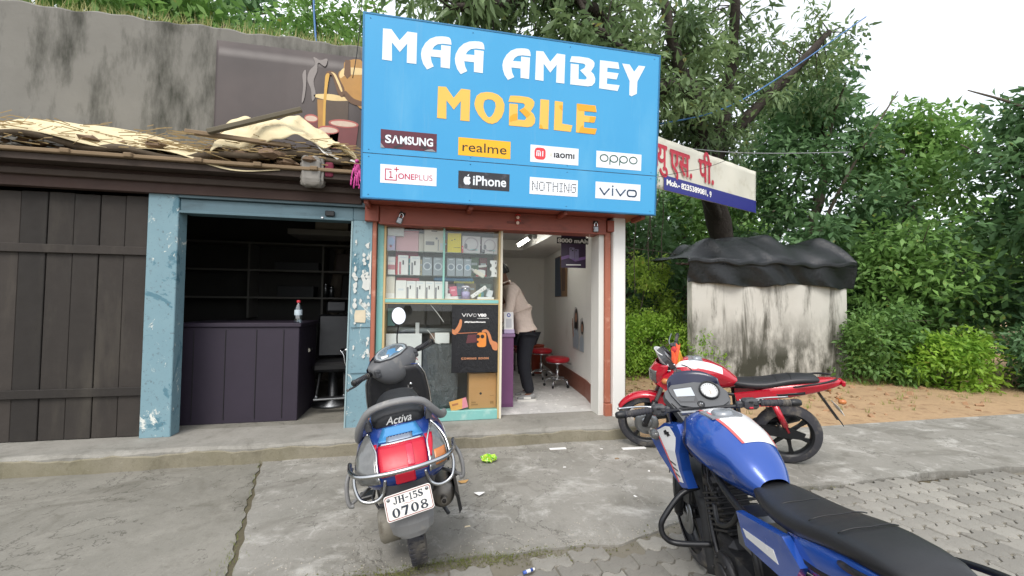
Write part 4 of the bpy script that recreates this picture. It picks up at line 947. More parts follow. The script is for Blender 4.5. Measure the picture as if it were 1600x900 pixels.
# poster stuck on the outside of the lower glass
t, P = poster('phone_poster', 'black phone poster with hand-held orange phone stuck on the lower glass', (.318, 4.716, .685), (1,0,0), (0,0,1), (0,-1,0), .523, .768, wrinkle_mat('black glossy print', '#1c1c1f', .28, .25))
flat(t, P, 'lettering', m_ink_w, lambda g, d: (P.text(g, 'V80', .286, .388, .628, .664, .003, .04)))
g = G(); SPs = SP; SP = P
def st2(nm, m, paths, w):
    g = G()
    for p in paths:
        cl = p[0] == 'c'; stroke(g, p[1:] if cl else p, w, .002, .0032, cl)
    g.build(nm, m, t)
st2('lettering', m_ink_w, [[(.112,.663),(.133,.630),(.155,.663)], [(.170,.660),(.170,.630)], [(.184,.663),(.206,.630),(.228,.663)], ['c']+rrect(.238,.272,.631,.660,.012,3)], .0062)
SP = SPs
flat(t, P, 'lettering', m_ink_w, lambda g, d: P.text(g, 'co-powered by', .285, .42, .604, .618, .003, .02))
flat(t, P, 'lettering', m_ink_w, lambda g, d: P.text(g, '#MyClassicMoments', .14, .38, .555, .579, .003, .04))
flat(t, P, 'lettering', mat('copper print', '#c98a62', .45), lambda g, d: P.text(g, 'COMING SOON', .11, .42, .146, .170, .003, .04, 0, 1.3))
flat(t, P, 'phone_print', mat('printed orange phone', '#d9863a', .35, var=.12, vs=12), lambda g, d: P.prism(g, rrect(.285,.39,.285,.45,.03), .002, .004))
flat(t, P, 'lens_print', m_ink_k, lambda g, d: (P.prism(g, ell(.295,.405,.022,.022,16), .004, .0056), P.prism(g, ell(.345,.405,.022,.022,16), .004, .0056), P.prism(g, ell(.292,.345,.013,.013,12), .004, .0056)))
flat(t, P, 'hand_print', m_skin, lambda g, d: P.prism(g, [(q.x, q.y) for q in smooth_path([(.34,.47,0),(.375,.485,0),(.41,.47,0),(.44,.42,0),(.46,.36,0),(.518,.33,0),(.518,.25,0),(.47,.255,0),(.45,.30,0),(.43,.33,0),(.41,.40,0),(.39,.45,0),(.345,.452,0)], 3, True)], .004, .0058))
flat(t, P, 'finger_print', m_skin, lambda g, d: P.prism(g, [(q.x, q.y) for q in smooth_path([(.006,.44,0),(.05,.43,0),(.10,.50,0),(.112,.58,0),(.09,.60,0),(.07,.54,0),(.03,.48,0),(.006,.49,0)], 3, True)], .002, .004))
flat(t, P, 'edge_print', mat('printed copper edge', '#a8684a', .4), lambda g, d: P.prism(g, [(.04,.435),(.29,.447),(.29,.455),(.04,.445)], .002, .0045))
flat(t, P, 'glow_print', mat('printed rose glow', '#5e3338', .4, var=.3), lambda g, d: P.prism(g, [(.16,.33),(.28,.34),(.285,.43),(.18,.425)], .002, .0035))

# more stock squeezed into the gaps
XT = [('sleeve_box','narrow teal sleeve standing between the two white handset cartons on the middle shelf','box',296,311,400,S2,'#5f9aa0',4.83), ('sleeve_box','narrow cream sleeve right of the grey-handset carton on the middle shelf','box',414,432,410,S2,'#d3c7a6',4.83),
 ('cable_box','orange cable carton at the back of the top shelf behind the yellow pack','box',650,690,180,S1,'#c98a4e',4.92), ('cover_pack','violet phone cover pack behind the clear headphone packs','pack',1020,1060,170,S1,'#8d6ba3',4.90),
 ('stock_box','dim green stock carton behind the white cables on the middle shelf','box',945,1035,350,S2,'#6f8a72',4.99), ('stock_box','dim maroon stock carton at the back right of the middle shelf','box',1045,1130,356,S2,'#8b5a60',4.99),
 ('stock_box','pale blue stock carton behind the purple jar on the bottom shelf','box',800,880,620,S3,'#9db3c8',4.98), ('stock_box','dim beige stock carton behind the diagonal white pack','box',890,1010,640,S3,'#a79a86',4.99), ('stock_box','dim grey-green stock carton at the back right corner of the bottom shelf','box',1060,1180,640,S3,'#7f8f88',4.99),
 ('stock_box','rose stock carton at the back behind the slim white carton','box',690,780,650,S3,'#b5808c',4.98), ('earbud_box','small black earbud carton lying in front of the clear headphone packs','box',1030,1075,290,S1,'#33343a',4.785), ('label_pack','small coral price tag pack under the yellow pack','pack',832,850,255,S1,'#d0626a',4.785)]
for nm, lb, ct, a, b, zt, sh, c_, y in XT: goods(nm, lb, ct, a, b, zt, sh, mat('stock '+c_, c_, .5, var=.08), .05, y, prints=[('name_print', prl, 'r', .15, .85, .6, .72), ('strip_print', prg, 'r', .15, .6, .2, .26)])
# ------------------------------------------------------------------ tea shop on the left
tea = thing('tea_shop', 'dark old shop with blue-painted doorway and debris-covered roof beside the glass showcase', 'shop', (-1.6, 4.7, 0))
k = NT('peeling blue paint')
c = k.mix(k.noise(3, 5), lin('#6a8a96'), lin('#7d9ba4'))
c = k.mix(k.ramp(k.noise(2.2, 7, .7, (1,1,.7), .6), .57, .60), c, lin('#4f7684'))
c = k.mix(k.ramp(k.noise(5.5, 9, .78, (1,1,.75), 1.0), .605, .625), c, lin('#cfd2cb'))
c = k.mix(k.scale(k.ramp(k.noise(30, 5, .7), .58, .66), .7), c, lin('#56646a'))
k.base(c); k.b.inputs['Roughness'].default_value = .6; k.bump(k.noise(5.5, 9, .78, (1,1,.75), 1.0), .3, .006); m_peel = k.m
m_tblue = mat('dull blue shutter', '#57727c', .5, var=.12, vs=6, bump=.1, bs=40, dirt=('#3f545c', .52, .72, 4, (.3,1,1)))
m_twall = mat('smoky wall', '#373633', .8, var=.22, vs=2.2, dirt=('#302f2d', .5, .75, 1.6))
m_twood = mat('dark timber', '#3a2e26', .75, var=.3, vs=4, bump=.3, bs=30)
m_tblack = mat('black painted timber', '#1a1a1c', .5, var=.2)
# blue door leaf beside the showcase (a hinged plank leaf, foot flared slightly to the left)
g = G()
g.loft([[(-.775, 4.655, ZT-.004), (-.775, 4.69, ZT-.004), (-.745, 4.69, 2.335), (-.745, 4.655, 2.335)], [(-.548, 4.645, ZT-.004), (-.548, 4.69, ZT-.004), (-.548, 4.69, 2.335), (-.548, 4.645, 2.335)]], True, True, False)
leafo = g.build('door_leaf', m_peel, tea, True)
g = G(); g.loft([[(-.790, 4.645, ZT-.002), (-.790, 4.70, ZT-.002), (-.776, 4.70, ZT-.002), (-.776, 4.645, ZT-.002)], [(-.760, 4.645, 2.335), (-.760, 4.70, 2.335), (-.746, 4.70, 2.335), (-.746, 4.645, 2.335)]], True, True, False); g.build('leaf_edge', mat('pale leaf edge', '#8fa6aa', .55, var=.15), tea, True)
for z in (.72, 1.2, 1.72):
    g = G(); g.box(-.742,-.552, 4.638, 4.647, z, z+.004, .001); g.build('plank_joint', mat('joint dark blue', '#4b626b', .6), tea, True)
def paper_scrap(pts, m, y=4.641, nm='paper_scrap'):
    g = G(); g.prism(pts, .002, (0,y,0), (1,0,0), (0,0,1), (0,-1,0)); g.build(nm, m, tea, True)
m_scrap = mat('old pasted paper', '#cbbfa6', .8, var=.15, vs=20); m_scrapw = mat('old white paper', '#c9cbc6', .8, var=.15, vs=24)
paper_scrap([(-.705,1.255),(-.60,1.25),(-.595,1.285),(-.60,1.385),(-.70,1.38),(-.71,1.33)], m_scrap)
for i in range(46):
    cx = random.choice([random.uniform(-.72,-.70), random.uniform(-.68,-.56), random.uniform(-.62,-.555)]); cz = random.uniform(1.40, 2.12) if random.random() < .8 else random.uniform(.75, 1.25)
    r = random.uniform(.006, .030); n = 7; a0 = random.uniform(0, 6.28)
    pts = [(min(-.551, cx+r*random.uniform(.4, 1)*math.cos(a0+6.28*q/n)), cz+r*1.6*random.uniform(.4, 1)*math.sin(a0+6.28*q/n)) for q in range(n)]
    paper_scrap(pts, m_scrapw, 4.6415-.0006*(i % 3), 'paint_flake')
paper_scrap([(-.565,1.55),(-.551,1.55),(-.551,2.02),(-.562,2.0),(-.572,1.85),(-.560,1.7)], m_scrapw, 4.640, 'paint_flake')
paper_scrap([(-.64,1.62),(-.60,1.59),(-.56,1.60),(-.56,1.74),(-.60,1.70),(-.63,1.78),(-.655,1.74),(-.63,1.68)], m_scrapw, 4.640, 'paint_flake')
# blue lintel with rolled shutter
g = G(); g.box(-2.36,-.745, 4.66, 4.86, 2.335, 2.47, .006); g.build('shutter_box', m_tblue, tea, True)
g = G(); g.box(-2.36,-.745, 4.64, 4.66, 2.325, 2.352, .004); g.build('shutter_lip', m_tblue, tea, True)
g = G(); g.box(-2.36,-.62, 4.62, 4.70, 2.472, 2.52, .004); g.build('lintel', mat('blue grey beam', '#44585f', .6, var=.15), tea, True)
g = G(); g.box(-.745,-.60, 4.66, 4.80, 2.338, 2.472, .004); g.build('post_head', m_tblue, tea, True)
g = G(); g.box(-1.02,-.93, 4.625, 4.66, 2.365, 2.42, .006); g.build('shutter_lock', m_blackp, tea, True)
g = G(); g.box(-1.06,-1.035, 4.63, 4.642, 2.335, 2.355, .003); g.build('lock_pin', m_steel, tea, True)
# far post on the left side of the opening, and its own return
g = G(); g.box(-2.62,-2.36, 4.64, 4.80, ZT-.004, 2.52, .006); g.build('post', m_peel, tea, True)
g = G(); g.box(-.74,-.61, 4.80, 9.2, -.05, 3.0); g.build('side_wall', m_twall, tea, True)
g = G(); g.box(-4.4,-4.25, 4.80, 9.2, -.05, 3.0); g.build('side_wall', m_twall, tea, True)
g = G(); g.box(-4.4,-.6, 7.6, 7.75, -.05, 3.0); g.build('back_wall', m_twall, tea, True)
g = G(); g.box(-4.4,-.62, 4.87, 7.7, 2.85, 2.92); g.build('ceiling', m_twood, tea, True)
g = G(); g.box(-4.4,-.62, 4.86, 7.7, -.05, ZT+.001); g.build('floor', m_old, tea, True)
# step-edge shelf boards and dim stock in the dark
for z in (1.50, 1.93, 2.36):
    g = G(); g.box(-3.6,-.95, 7.2, 7.6, z, z+.03, .003); g.build('shelf', mat('dim shelf', '#6a6862', .7, var=.15), tea, True)
for x in (-2.7,-1.62,-1.12):
    g = G(); g.box(x, x+.03, 7.22, 7.6, 1.2, 2.36, .003); g.build('shelf_upright', mat('dim shelf', '#6a6862'), tea, True)
g = G(); g.box(-1.9,-.95, 6.4, 7.0, 2.42, 2.5, .004); g.build('loft_board', mat('dim board', '#77746d', .7, var=.2), tea, True)
tag(origin(G().box(-1.55,-1.1, 6.45, 6.8, 2.505, 2.66, .006).build('loft_carton', mat('dusty carton', '#82796b', .7, var=.2)), (-1.3,6.6,2.505)), 'dusty flat carton lying on the loft board at the top of the dark shop', 'box')
for i, (x0, x1, z0, h, c_, lb) in enumerate(((-1.42,-1.13,1.96,.30,'3b2d28','dark red-brown carton on the upper shelf of the dark shop'), (-2.35,-1.68,1.96,.14,'26282a','black tray of bottles on the upper shelf of the dark shop'), (-2.30,-1.75,1.53,.18,'232527','black tray of bottles on the lower shelf of the dark shop'))):
    tag(origin(G().box(x0, x1, 7.3, 7.55, z0+.001, z0+h, .008).build('dark_tray' if i else 'dark_carton', mat('dim stock '+c_, '#'+c_, .6, var=.3, vs=14)), ((x0+x1)/2, 7.4, z0)), lb, 'tray' if i else 'box')
# two jars on the lower shelf
for i, x in enumerate((-1.58,-1.49)):
    t = thing('steel_jar', ('shorter' if i else 'taller')+' steel jar on the lower shelf of the dark shop', 'jar', (x, 7.35, 1.531), (0,0,0), 'steel jars on the dark shelf')
    h = .24-.05*i
    g = G(); g.lathe([(0,0),(.036,0),(.038,h*.8),(.028,h*.86)], (0,0,0), (0,0,1), 12, caps=False); g.build('jar_body', m_dullsteel, t)
    g = G(); g.lathe([(.032,h*.86),(.032,h),(0,h)], (0,0,0), (0,0,1), 12, caps=False); g.build('lid', m_steel, t)
# dark table with a water bottle
t = thing('dark_table', 'dark purple-black counter table at the doorway of the dark shop', 'table', (-1.62, 5.35, ZT))
m_tab = mat('dark table skirt', '#2a2230', .6, var=.15)
g = G(); g.box(-.95,.30,-.35,.45,1.03,1.072,.006); g.build('table_top', m_tab, t); g = G(); g.box(-.93,.28,-.33,.43,.0,1.029,.006); g.build('skirt', m_tab, t)
for k_, x in enumerate((-.75,-.45,-.15,.12)):
    g = G(); g.box(x, x+.006, -.337,-.33,.04,1.0,.001); g.build('skirt_fold', m_tblack, t)
t = thing('water_bottle', 'clear plastic water bottle with a red cap on the dark table', 'bottle', (-1.372, 5.08, ZT+1.073))
g = G(); g.lathe([(0,0),(.036,0),(.04,.012),(.04,.08),(.036,.09),(.04,.10),(.04,.17),(.018,.215),(.015,.23)], (0,0,0), (0,0,1), 16, caps=False); g.build('bottle_body', glass_mat('bottle plastic', (.80,.90,.95), .18, .05), t)
g = G(); g.lathe([(.0405,.085),(.0412,.09),(.0412,.14),(.0405,.145)], (0,0,0), (0,0,1), 16, caps=False); g.build('bottle_label', mat('label pale', '#b9c7cf', .5, var=.3, vs=30), t)
g = G(); g.lathe([(.018,.225),(.020,.228),(.020,.252),(0,.254)], (0,0,0), (0,0,1), 14, caps=False); g.build('cap', mat('cap red', '#c02c38', .4), t)

t = thing('reclining_chair', 'black padded reclining chair with chrome-tipped armrests in the dark doorway beside the table', 'chair', (-1.12, 5.75, ZT+.002), (0,0,R(8)))
m_pad = mat('black padding', '#19191b', .38, var=.2, vs=10)
g = G(); g.box(-.23,.23,-.25,.25,.44,.56,.04); g.build('seat', m_pad, t)
g = G(); T = Matrix.Translation((0,.27,.56)) @ Matrix.Rotation(R(-10), 4, 'X'); g.box(-.22,.22,-.05,.05,0,.58,.04,T); g.build('backrest', m_pad, t)
g = G(); T = Matrix.Translation((0,.38,1.16)) @ Matrix.Rotation(R(-10), 4, 'X'); g.box(-.13,.13,-.04,.04,0,.16,.03,T); g.build('headrest', m_pad, t)
g = G(); g.lathe([(.0,0),(.26,0),(.26,.03),(.06,.06),(.05,.42),(0,.44)], (0,0,0), (0,0,1), 20, caps=False); g.build('pedestal', m_dullsteel, t)
for sx in (-1,1):
    g = G(); g.box(sx*.27-.035,sx*.27+.035,-.26,.22,.70,.75,.02); ar_ = g.build('armrest', m_pad, t)
    g = G(); g.tube(smooth_path([(sx*.27,.15,.71),(sx*.27,-.02,.52),(sx*.24,.0,.46)], 4), .014, 7); g.build('arm_post', m_steel, ar_)
    g = G(); g.tube([(sx*.27,-.262,.725),(sx*.27,-.30,.725)], .026, 10); g.build('arm_tip', m_steel, ar_)
g = G(); g.tube([(.10,-.30,.715),(.245,-.315,.722)], .022, 10); g.lathe([(.024,0),(.027,.005),(.024,.012),(0,.014)], (.245,-.315,.722), (1,0,.03), 12); g.build('chrome_handle', m_steel, t)
g = G(); g.tube(smooth_path([(.09,-.30,.71),(.13,-.32,.66),(.15,-.33,.56),(.19,-.34,.48)], 5), .011, 7); g.lathe([(.016,-.02),(.02,0),(.014,.02)], (.195,-.34,.47), (.3,0,-1), 8); g.build('lever', m_steel, t)
g = G(); g.tube(smooth_path([(-.14,-.2,.42),(-.15,-.42,.25),(-.15,-.50,.20)], 4), .014, 7); g.tube(smooth_path([(.14,-.2,.42),(.15,-.42,.25),(.15,-.50,.20)], 4), .014, 7); g.box(-.18,.18,-.56,-.44,.17,.19,.006); g.build('foot_rest', m_dullsteel, t)
# far-left bay boarded up with dark planks
pk = thing('plank_shutter', 'dark weathered plank shutter closing the bay at the far left of the old shop', 'shutter', (-3.6, 4.72, ZT))
m_plk = mat('dark plank', '#2c2723', .8, var=.35, vs=4, bump=.4, bs=30, dirt=('#3f3a33', .52, .72, 3, (1,1,.2))); vary(m_plk, .6, 1.5)
for q in range(9):
    x = -4.5+q*.208; g = G(); g.box(x, x+.202, 4.70+.006*(q % 2), 4.735, ZT+.004, 2.47+.004*(q % 3), .004); g.build('plank', m_plk, pk, True)
for z in (.55, 1.9):
    g = G(); g.box(-4.5,-2.63, 4.675,4.699, z, z+.08, .004); g.build('cross_bar', m_plk, pk, True)
# roof edge: boards, sagging sheets, rags and bags
m_board = mat('weathered board', '#7d6a52', .85, var=.25, vs=6, bump=.3, bs=50); m_sheet = mat('dirty cream sheet', '#cfc19c', .7, var=.12, vs=5, dirt=('#9c8a66', .55, .72, 6))
m_sheetw = mat('torn white sheet', '#d7d6d0', .6, var=.08, vs=5, dirt=('#a5987e', .58, .75, 7)); m_rag = mat('brown rag', '#6f5b48', .9, var=.3, vs=12, bump=.4, bs=60)
m_thatch = mat('rotting thatch', '#4d4234', .95, var=.4, vs=9, bump=.6, bs=50)
g = G(); g.box(-4.5,-.66, 4.56, 4.66, 2.60, 2.66, .006); g.build('eave_beam', m_twood, tea, True)
g = G(); g.box(-4.5,-.70, 4.40, 4.47, 2.765, 2.80, .006); g.build('eave_batten', m_board, tea, True)
g = G(); g.box(-4.5,-.72, 4.44, 5.1, 2.70, 2.762, .004); g.build('eave_soffit', m_twood, tea, True)
g = G(); g.box(-4.5,-.66, 4.60, 4.68, 2.50, 2.762, .004); g.build('eave_fascia', mat('sooty fascia', '#3b2a24', .8, var=.3, vs=5), tea, True)
for i in range(7):
    x = -4.2+i*.52; g = G(); g.cbox((x, 4.75, 2.83), (.07, .75, .04), .006, (.12,0,random.uniform(-.1,.1))); g.build('rafter', m_board, tea, True)
def sheet(nm, m, fn, nu=22, nv=12, th=.004): g = G(); g.grid(fn, nu, nv, thick=th); g.build(nm, m, tea, True)
# cream sheet curling from the left down to the right (the photo's pale curved sheet)
def s1(a, b):
    x = -2.0+a*1.31; u = max(0, (x+1.32)/.64); w = max(0, -1.35-x)
    zt_ = 3.46-.30*min(1, u)**.7-.22*max(0, u)**1.5+.02*math.sin(19*a)-.34*w-.05*math.sin(7*w); zb_ = 3.20-.16*u-.10*u*u+.025*math.sin(23*a)-.30*w-.14*max(0, 1-u*1.4)
    return (x, 4.40+.30*b+.05*math.sin(9*a+3*b)-.04*math.sin(b*3.1), lerp(zb_, zt_, b)+.022*math.sin(15*a+5*b)+.010*math.sin(47*a+13*b)+.008*math.sin(31*b+9*a))
sheet('roof_sheet', m_sheet, s1, 70, 20)
def s2(a, b):
    x = -1.12+a*.44; z = 3.06-.17*a-.07*math.sin(a*3.1)+.012*math.sin(17*a)
    return (x, 4.42+b*.4, z+b*.12+.02*math.sin(8*b))
sheet('roof_sheet', m_sheetw, s2)
def s3(a, b):
    x = -3.9+a*2.5; z = 3.16+.10*math.sin(a*4+1)-.10*b+.03*math.sin(15*a+5*b)
    return (x, 4.42+(1-b)*.75, z+.02*math.sin(9*b+8*a)-.22*b*b)
sheet('roof_sheet', m_sheet, s3, 40, 12)
def s4(a, b):
    x = -4.3+a*3.55; z = 2.84+.05*math.sin(a*9)+.30*b+.02*math.sin(31*a+7*b)
    return (x, 4.44+b*.75+.02*math.sin(23*a), z)
sheet('thatch', m_thatch, s4, 60, 12, .05)
g = G(); g.cbox((-1.60, 4.36, 3.20), (.85, .05, .045), .006, (0, -.40, .10)); g.build('roof_batten', mat('grey batten', '#5e5747', .8, var=.2), tea, True)
g = G(); g.cbox((-1.75, 4.40, 3.02), (.9, .05, .04), .006, (0, .05, .05)); g.build('roof_batten', m_board, tea, True)
# rags and debris: crumpled lumps, one object
g = G()
for i in range(60):
    x = random.uniform(-4.2,-.72); y = random.uniform(4.42, 4.8); z = 2.83+.12*random.random(); r = random.uniform(.03, .09)
    rr = random.Random(i); rings = []
    for q in range(4):
        ph = (q+.5)/4*math.pi
        rings.append([(x+r*1.5*math.sin(ph)*math.cos(t)*rr.uniform(.6,1.2), y+r*math.sin(ph)*math.sin(t)*rr.uniform(.6,1.2), z+r*.6*math.cos(ph)*rr.uniform(.5,1.2)) for t in [6.283*k_/6 for k_ in range(6)]])
    g.loft(rings, True, True, False)
o = g.build('roof_debris', m_rag, tea, True); o['kind'] = 'stuff'
g = G()
for i in range(700):
    x = random.uniform(-4.3,-.72); y = random.uniform(4.38, 4.9); z = 2.86+random.random()*.22; a = random.uniform(-.7, .7); l = random.uniform(.08, .3); e = random.uniform(-.5, .3)
    dx, dy, dz = l*math.cos(a)*math.cos(e), l*math.sin(a), l*math.sin(e)*.5
    w = .004; g.add([(x,y,z-w),(x,y,z+w),(x+dx,y+dy,z+dz+w),(x+dx,y+dy,z+dz-w)], [(0,1,2,3)])
o = g.build('straw', mat('old straw', '#8c7750', .9, var=.4, vs=3), tea, True); o['kind'] = 'stuff'
tag(origin(lumpy(-1.21,-1.0, 4.41, 4.52, 2.62, 2.92, .09, 11, 40, 30).build('plastic_bag', mat('grey plastic bag', '#77736c', .35, var=.15, vs=12, bump=.5, bs=30)), (-1.09,4.46,2.7)), 'grey plastic bag sagging from the eave of the old shop', 'bag')
tag(origin(lumpy(-.99,-.91, 4.42, 4.49, 2.72, 2.87, .04, 12).build('red_rag', mat('maroon rag', '#6d2238', .85, var=.2, vs=14, bump=.4, bs=40)), (-.95,4.46,2.8)), 'maroon rag tucked under the eave beside the grey bag', 'rag')
t = thing('pink_ribbon', 'pink ribbon tied at the corner of the eave beside the blue signboard', 'ribbon', (-.68, 4.40, 2.86))
for q in range(5):
    g = G(); sx = (q-2)*.022; a0 = q*1.3
    pts = smooth_path([(0,0,.04),(sx*.6,-.01,-.04),(sx+.01*math.sin(a0),-.02,-.13),(sx*1.2,-.005,-.22-.03*(q % 2))], 5)
    rings = [[(p.x-.009,p.y,p.z),(p.x,p.y-.004*math.sin(i+a0),p.z),(p.x+.009,p.y,p.z),(p.x,p.y+.003,p.z)] for i, p in enumerate(pts)]
    g.loft(rings, True, True); g.build('strand', mat('ribbon pink', '#c2428f', .5, var=.1), t)
g = G(); g.lathe([(.0,-.02),(.018,-.012),(.02,.0),(.018,.012),(0,.02)], (0,-.005,.03), (0,0,1), 8); g.build('knot', mat('ribbon pink', '#c2428f'), t)

# ------------------------------------------------------------------ tea flex hung on the parapet behind
FY = 5.24
flex = thing('tea_flex', 'printed banner of a brass kettle pouring tea into clay cups, above the old shop roof', 'banner', (-1.9, FY, 2.95))
FPn = Plane((1.9, 0, -2.95), (1,0,0), (0,0,1), (0,-1,0))
k = NT('flex print'); c = k.mix(k.ramp(k.noise(1.1, 3), .35, .7), lin('#3a3231'), lin('#4f4543')); k.base(c); k.b.inputs['Roughness'].default_value = .5; m_flex = k.m
g = G()
def ff(a, b): return FPn.pt(-2.35+a*1.66, 2.95+b*1.48, .003*math.sin(a*23)*math.sin(b*3)+.0015*math.sin(a*51))
g.grid(ff, 60, 8, thick=.003); g.build('cloth', m_flex, flex)
m_brass = mat('printed brass', '#a97a33', .45, var=.35, vs=5); m_brassl = mat('printed brass light', '#d9bd84', .45, var=.2, vs=9); m_tea = mat('printed tea', '#c79a3e', .5, var=.12, vs=8)
m_brassd = mat('printed brass shade', '#5d3d1d', .5, var=.3, vs=8)
m_clay = mat('printed clay', '#6d3334', .5, var=.2, vs=5); m_clayl = mat('printed clay rim', '#a8544c', .5, var=.15); m_foam = mat('printed tea foam', '#c9b3a0', .5, var=.2, vs=24); m_smoke = mat('printed steam', '#857e7b', .6, var=.12, vs=5)
def fl(nm, m, poly, d, holes=()):
    if len(poly) > 5 and len(poly) < 18: poly = [(p.x, p.y) for p in smooth_path([(a, b, 0) for a, b in poly], 4, True)]
    g = G(); FPn.prism(g, poly, .011+d*.6, .012+d*.6, holes); g.build(nm, m, flex)
# px (455..580 view, 2.728 px a unit) -> wall coordinates at y=5.24: 0.00868 m per photo px
def fx(px, py): return (-1.532+(455+px/2.728-461)*.00745, 4.425-(py/2.728-80)*.0076)
def fpoly(pts): return [fx(*p) for p in pts]
fl('pot_print', mat('printed dark pot', '#4a3a2c', .5, var=.3, vs=6), fpoly([(105,405),(240,400),(238,560),(112,560)]), 0); fl('pot_print', m_brassl, fpoly([(105,400),(170,392),(240,402),(240,412),(170,420),(105,412)]), .001)
fl('pot_print', m_brass, fpoly([(112,420),(140,420),(140,540),(118,540)]), .001)
fl('kettle_print', m_brass, fpoly([(195,300),(215,275),(225,240),(300,240),(300,430),(270,425),(240,410),(215,370)]), .001)
fl('kettle_print', m_brassl, fpoly([(200,298),(222,270),(300,265),(300,290),(230,300),(205,318)]), .0022)
fl('kettle_print', m_brassd, fpoly([(222,235),(243,235),(247,300),(232,318),(218,300)]), .0032)
fl('kettle_print', m_brassd, fpoly([(225,370),(260,400),(300,412),(300,430),(255,425),(225,400)]), .0022)
fl('spout_print', m_brassd, fpoly([(145,300),(165,290),(188,300),(205,330),(222,365),(215,400),(195,385),(180,340),(168,310),(158,312),(150,325)]), .002)
fl('spout_print', m_brassl, fpoly([(165,296),(182,302),(198,332),(213,370),(207,375),(190,338),(176,308)]), .0032)
fl('tea_print', m_tea, fpoly([(143,312),(158,306),(152,360),(147,440),(146,545),(137,545),(137,440),(140,360)]), .0035)
def cup(cx, cyy, rx, h, lbl):
    fl('cup_print', m_clay, fpoly([(cx-rx,cyy),(cx+rx,cyy),(cx+rx*.82,cyy+h),(cx-rx*.82,cyy+h)]), .003)
    fl('cup_print', m_clayl, [fx(cx+rx*math.cos(q*.3142), cyy+18*math.sin(q*.3142)) for q in range(20)], .0045)
    fl('cup_print', m_foam, [fx(cx+rx*.87*math.cos(q*.3142), cyy+1+12*math.sin(q*.3142)) for q in range(20)], .0058)
cup(222, 515, 62, 110, ''); cup(160, 548, 44, 80, ''); cup(90, 505, 28, 60, '')
for pts in ([(78,300),(100,270),(92,240),(120,250),(148,240),(140,275),(112,262),(108,300),(95,345),(105,400),(92,430),(85,380),(70,340)], [(50,320),(62,300),(66,350),(60,420),(50,440),(54,370)]):
    fl('steam_print', m_smoke, fpoly(pts), .001)
# cup repeated further left along the same banner, behind the sheets
m_parap = mat('mossy concrete', '#75736d', .9, var=.2, vs=3, bump=.4, bs=30, dirt=('#3a3a33', .47, .66, 3.2, (1,1,.28)))
par = thing('parapet_wall', 'grey mould-stained concrete wall behind the tea banner', 'wall', (-2.4, 5.35, 0))
g = G(); n = 60; rings = []
for i in range(n+1):
    x = -4.75+4.03*i/n; zt = 4.60+.012*math.sin(7*x)+.010*math.sin(19*x)
    rings.append([(x, 5.28, 2.9), (x, 5.275, zt-.02), (x, 5.29, zt), (x, 5.5, zt+.01), (x, 5.5, 2.9)])
g.loft(rings, True, True, False); g.build('wall_body', m_parap, par, True)
# ------------------------------------------------------------------ stained wall with black tarpaulin on the right
wall = thing('stained_wall', 'whitewashed hut wall streaked with black mould, its roof under a black sheet', 'wall', (5.6, 7.0, 0))
k = NT('mouldy whitewash')
c = k.mix(k.noise(2, 5), lin('#b4b1a8'), lin('#c9c7c0'))
c = k.mix(k.ramp(k.noise(3.2, 7, .7, (1,1,.16), .3), .50, .66), c, lin('#55534a'))
sep = k.n('ShaderNodeSeparateXYZ'); k.l(k.coord(), sep.inputs[0])
lo = k.n('ShaderNodeMapRange'); k.l(sep.outputs[2], lo.inputs['Value']); lo.inputs['From Min'].default_value = 1.45; lo.inputs['From Max'].default_value = .45
ad = k.n('ShaderNodeMath'); ad.operation = 'MULTIPLY'; k.l(lo.outputs[0], ad.inputs[0]); k.l(k.ramp(k.noise(2.4, 6, .65, (1,1,.5)), .36, .56), ad.inputs[1])
c = k.mix(ad.outputs[0], c, lin('#37372c')); k.base(c); k.b.inputs['Roughness'].default_value = .85; k.bump(k.noise(24, 6), .3, .01); m_mould = k.m
g = G(); g.box(4.98, 8.6, 7.0, 7.16, -.08, 2.02, .01); g.build('wall_face', m_mould, wall, True)
g = G(); g.prism([(4.985,7.16),(5.15,7.16),(7.4,9.8),(7.2,9.8)], 2.1, (0,0,-.08), (1,0,0), (0,1,0), (0,0,1)); g.build('wall_side', m_mould, wall, True)
m_tarp = wrinkle_mat('black tarpaulin', '#1d1f22', .24, .35)
tarp = thing('black_tarpaulin', 'wrinkled black plastic sheet draped over the roof edge of the stained wall', 'tarpaulin', (6, 7, 2.0))
def tf(a, b):
    x = 4.84+a*3.9; up = min(1, max(0, (x-5.05)/.75)); up = up*up*(3-2*up)
    top = 2.36+.50*up+.06*math.sin(3*x)+.03*math.sin(9*x)
    if b < .42:   # hanging skirt
        q = b/.42; return (x+.02*math.sin(30*a), 6.93+.05*math.sin(21*a+2*q)*(1-q)-.05*q, 1.86+.035*math.sin(11*a+1)+(2.27+.03*math.sin(15*a)-1.86)*q)
    q = (b-.42)/.58
    return (x, 6.86+1.6*q-.03*math.sin(25*a), 2.29+.02*math.sin(15*a)+(top-2.29)*min(1, q*2.4)**.7+.03*math.sin(17*a+9*q)*(q > .05))
g = G(); g.grid(lambda a, b: (lambda p: (p[0], p[1]+.016*math.sin(41*a+6*b+2*math.sin(9*a+5*b)), p[2]+.014*math.sin(29*a+19*b+3*math.sin(13*a))))(tf(a, b)), 200, 60, thick=.003); g.build('sheet', m_tarp, tarp, True)
def lipf(a, b): x = 4.78+a*3.9; return (x, 6.84+.03*math.sin(19*a), 2.25+b*.09+.02*math.sin(15*a)+.02*math.sin(41*a))
g = G(); g.grid(lipf, 80, 3, thick=.014); g.build('rolled_edge', m_tarp, tarp, True)
for i in range(3):
    g = G(); g.tube([(4.80+.02*i, 6.9+.2*i, 2.24+.02*i), (5.6, 6.95+.2*i, 2.25)], .02, 6); g.build('roof_pole', m_twood, wall, True)
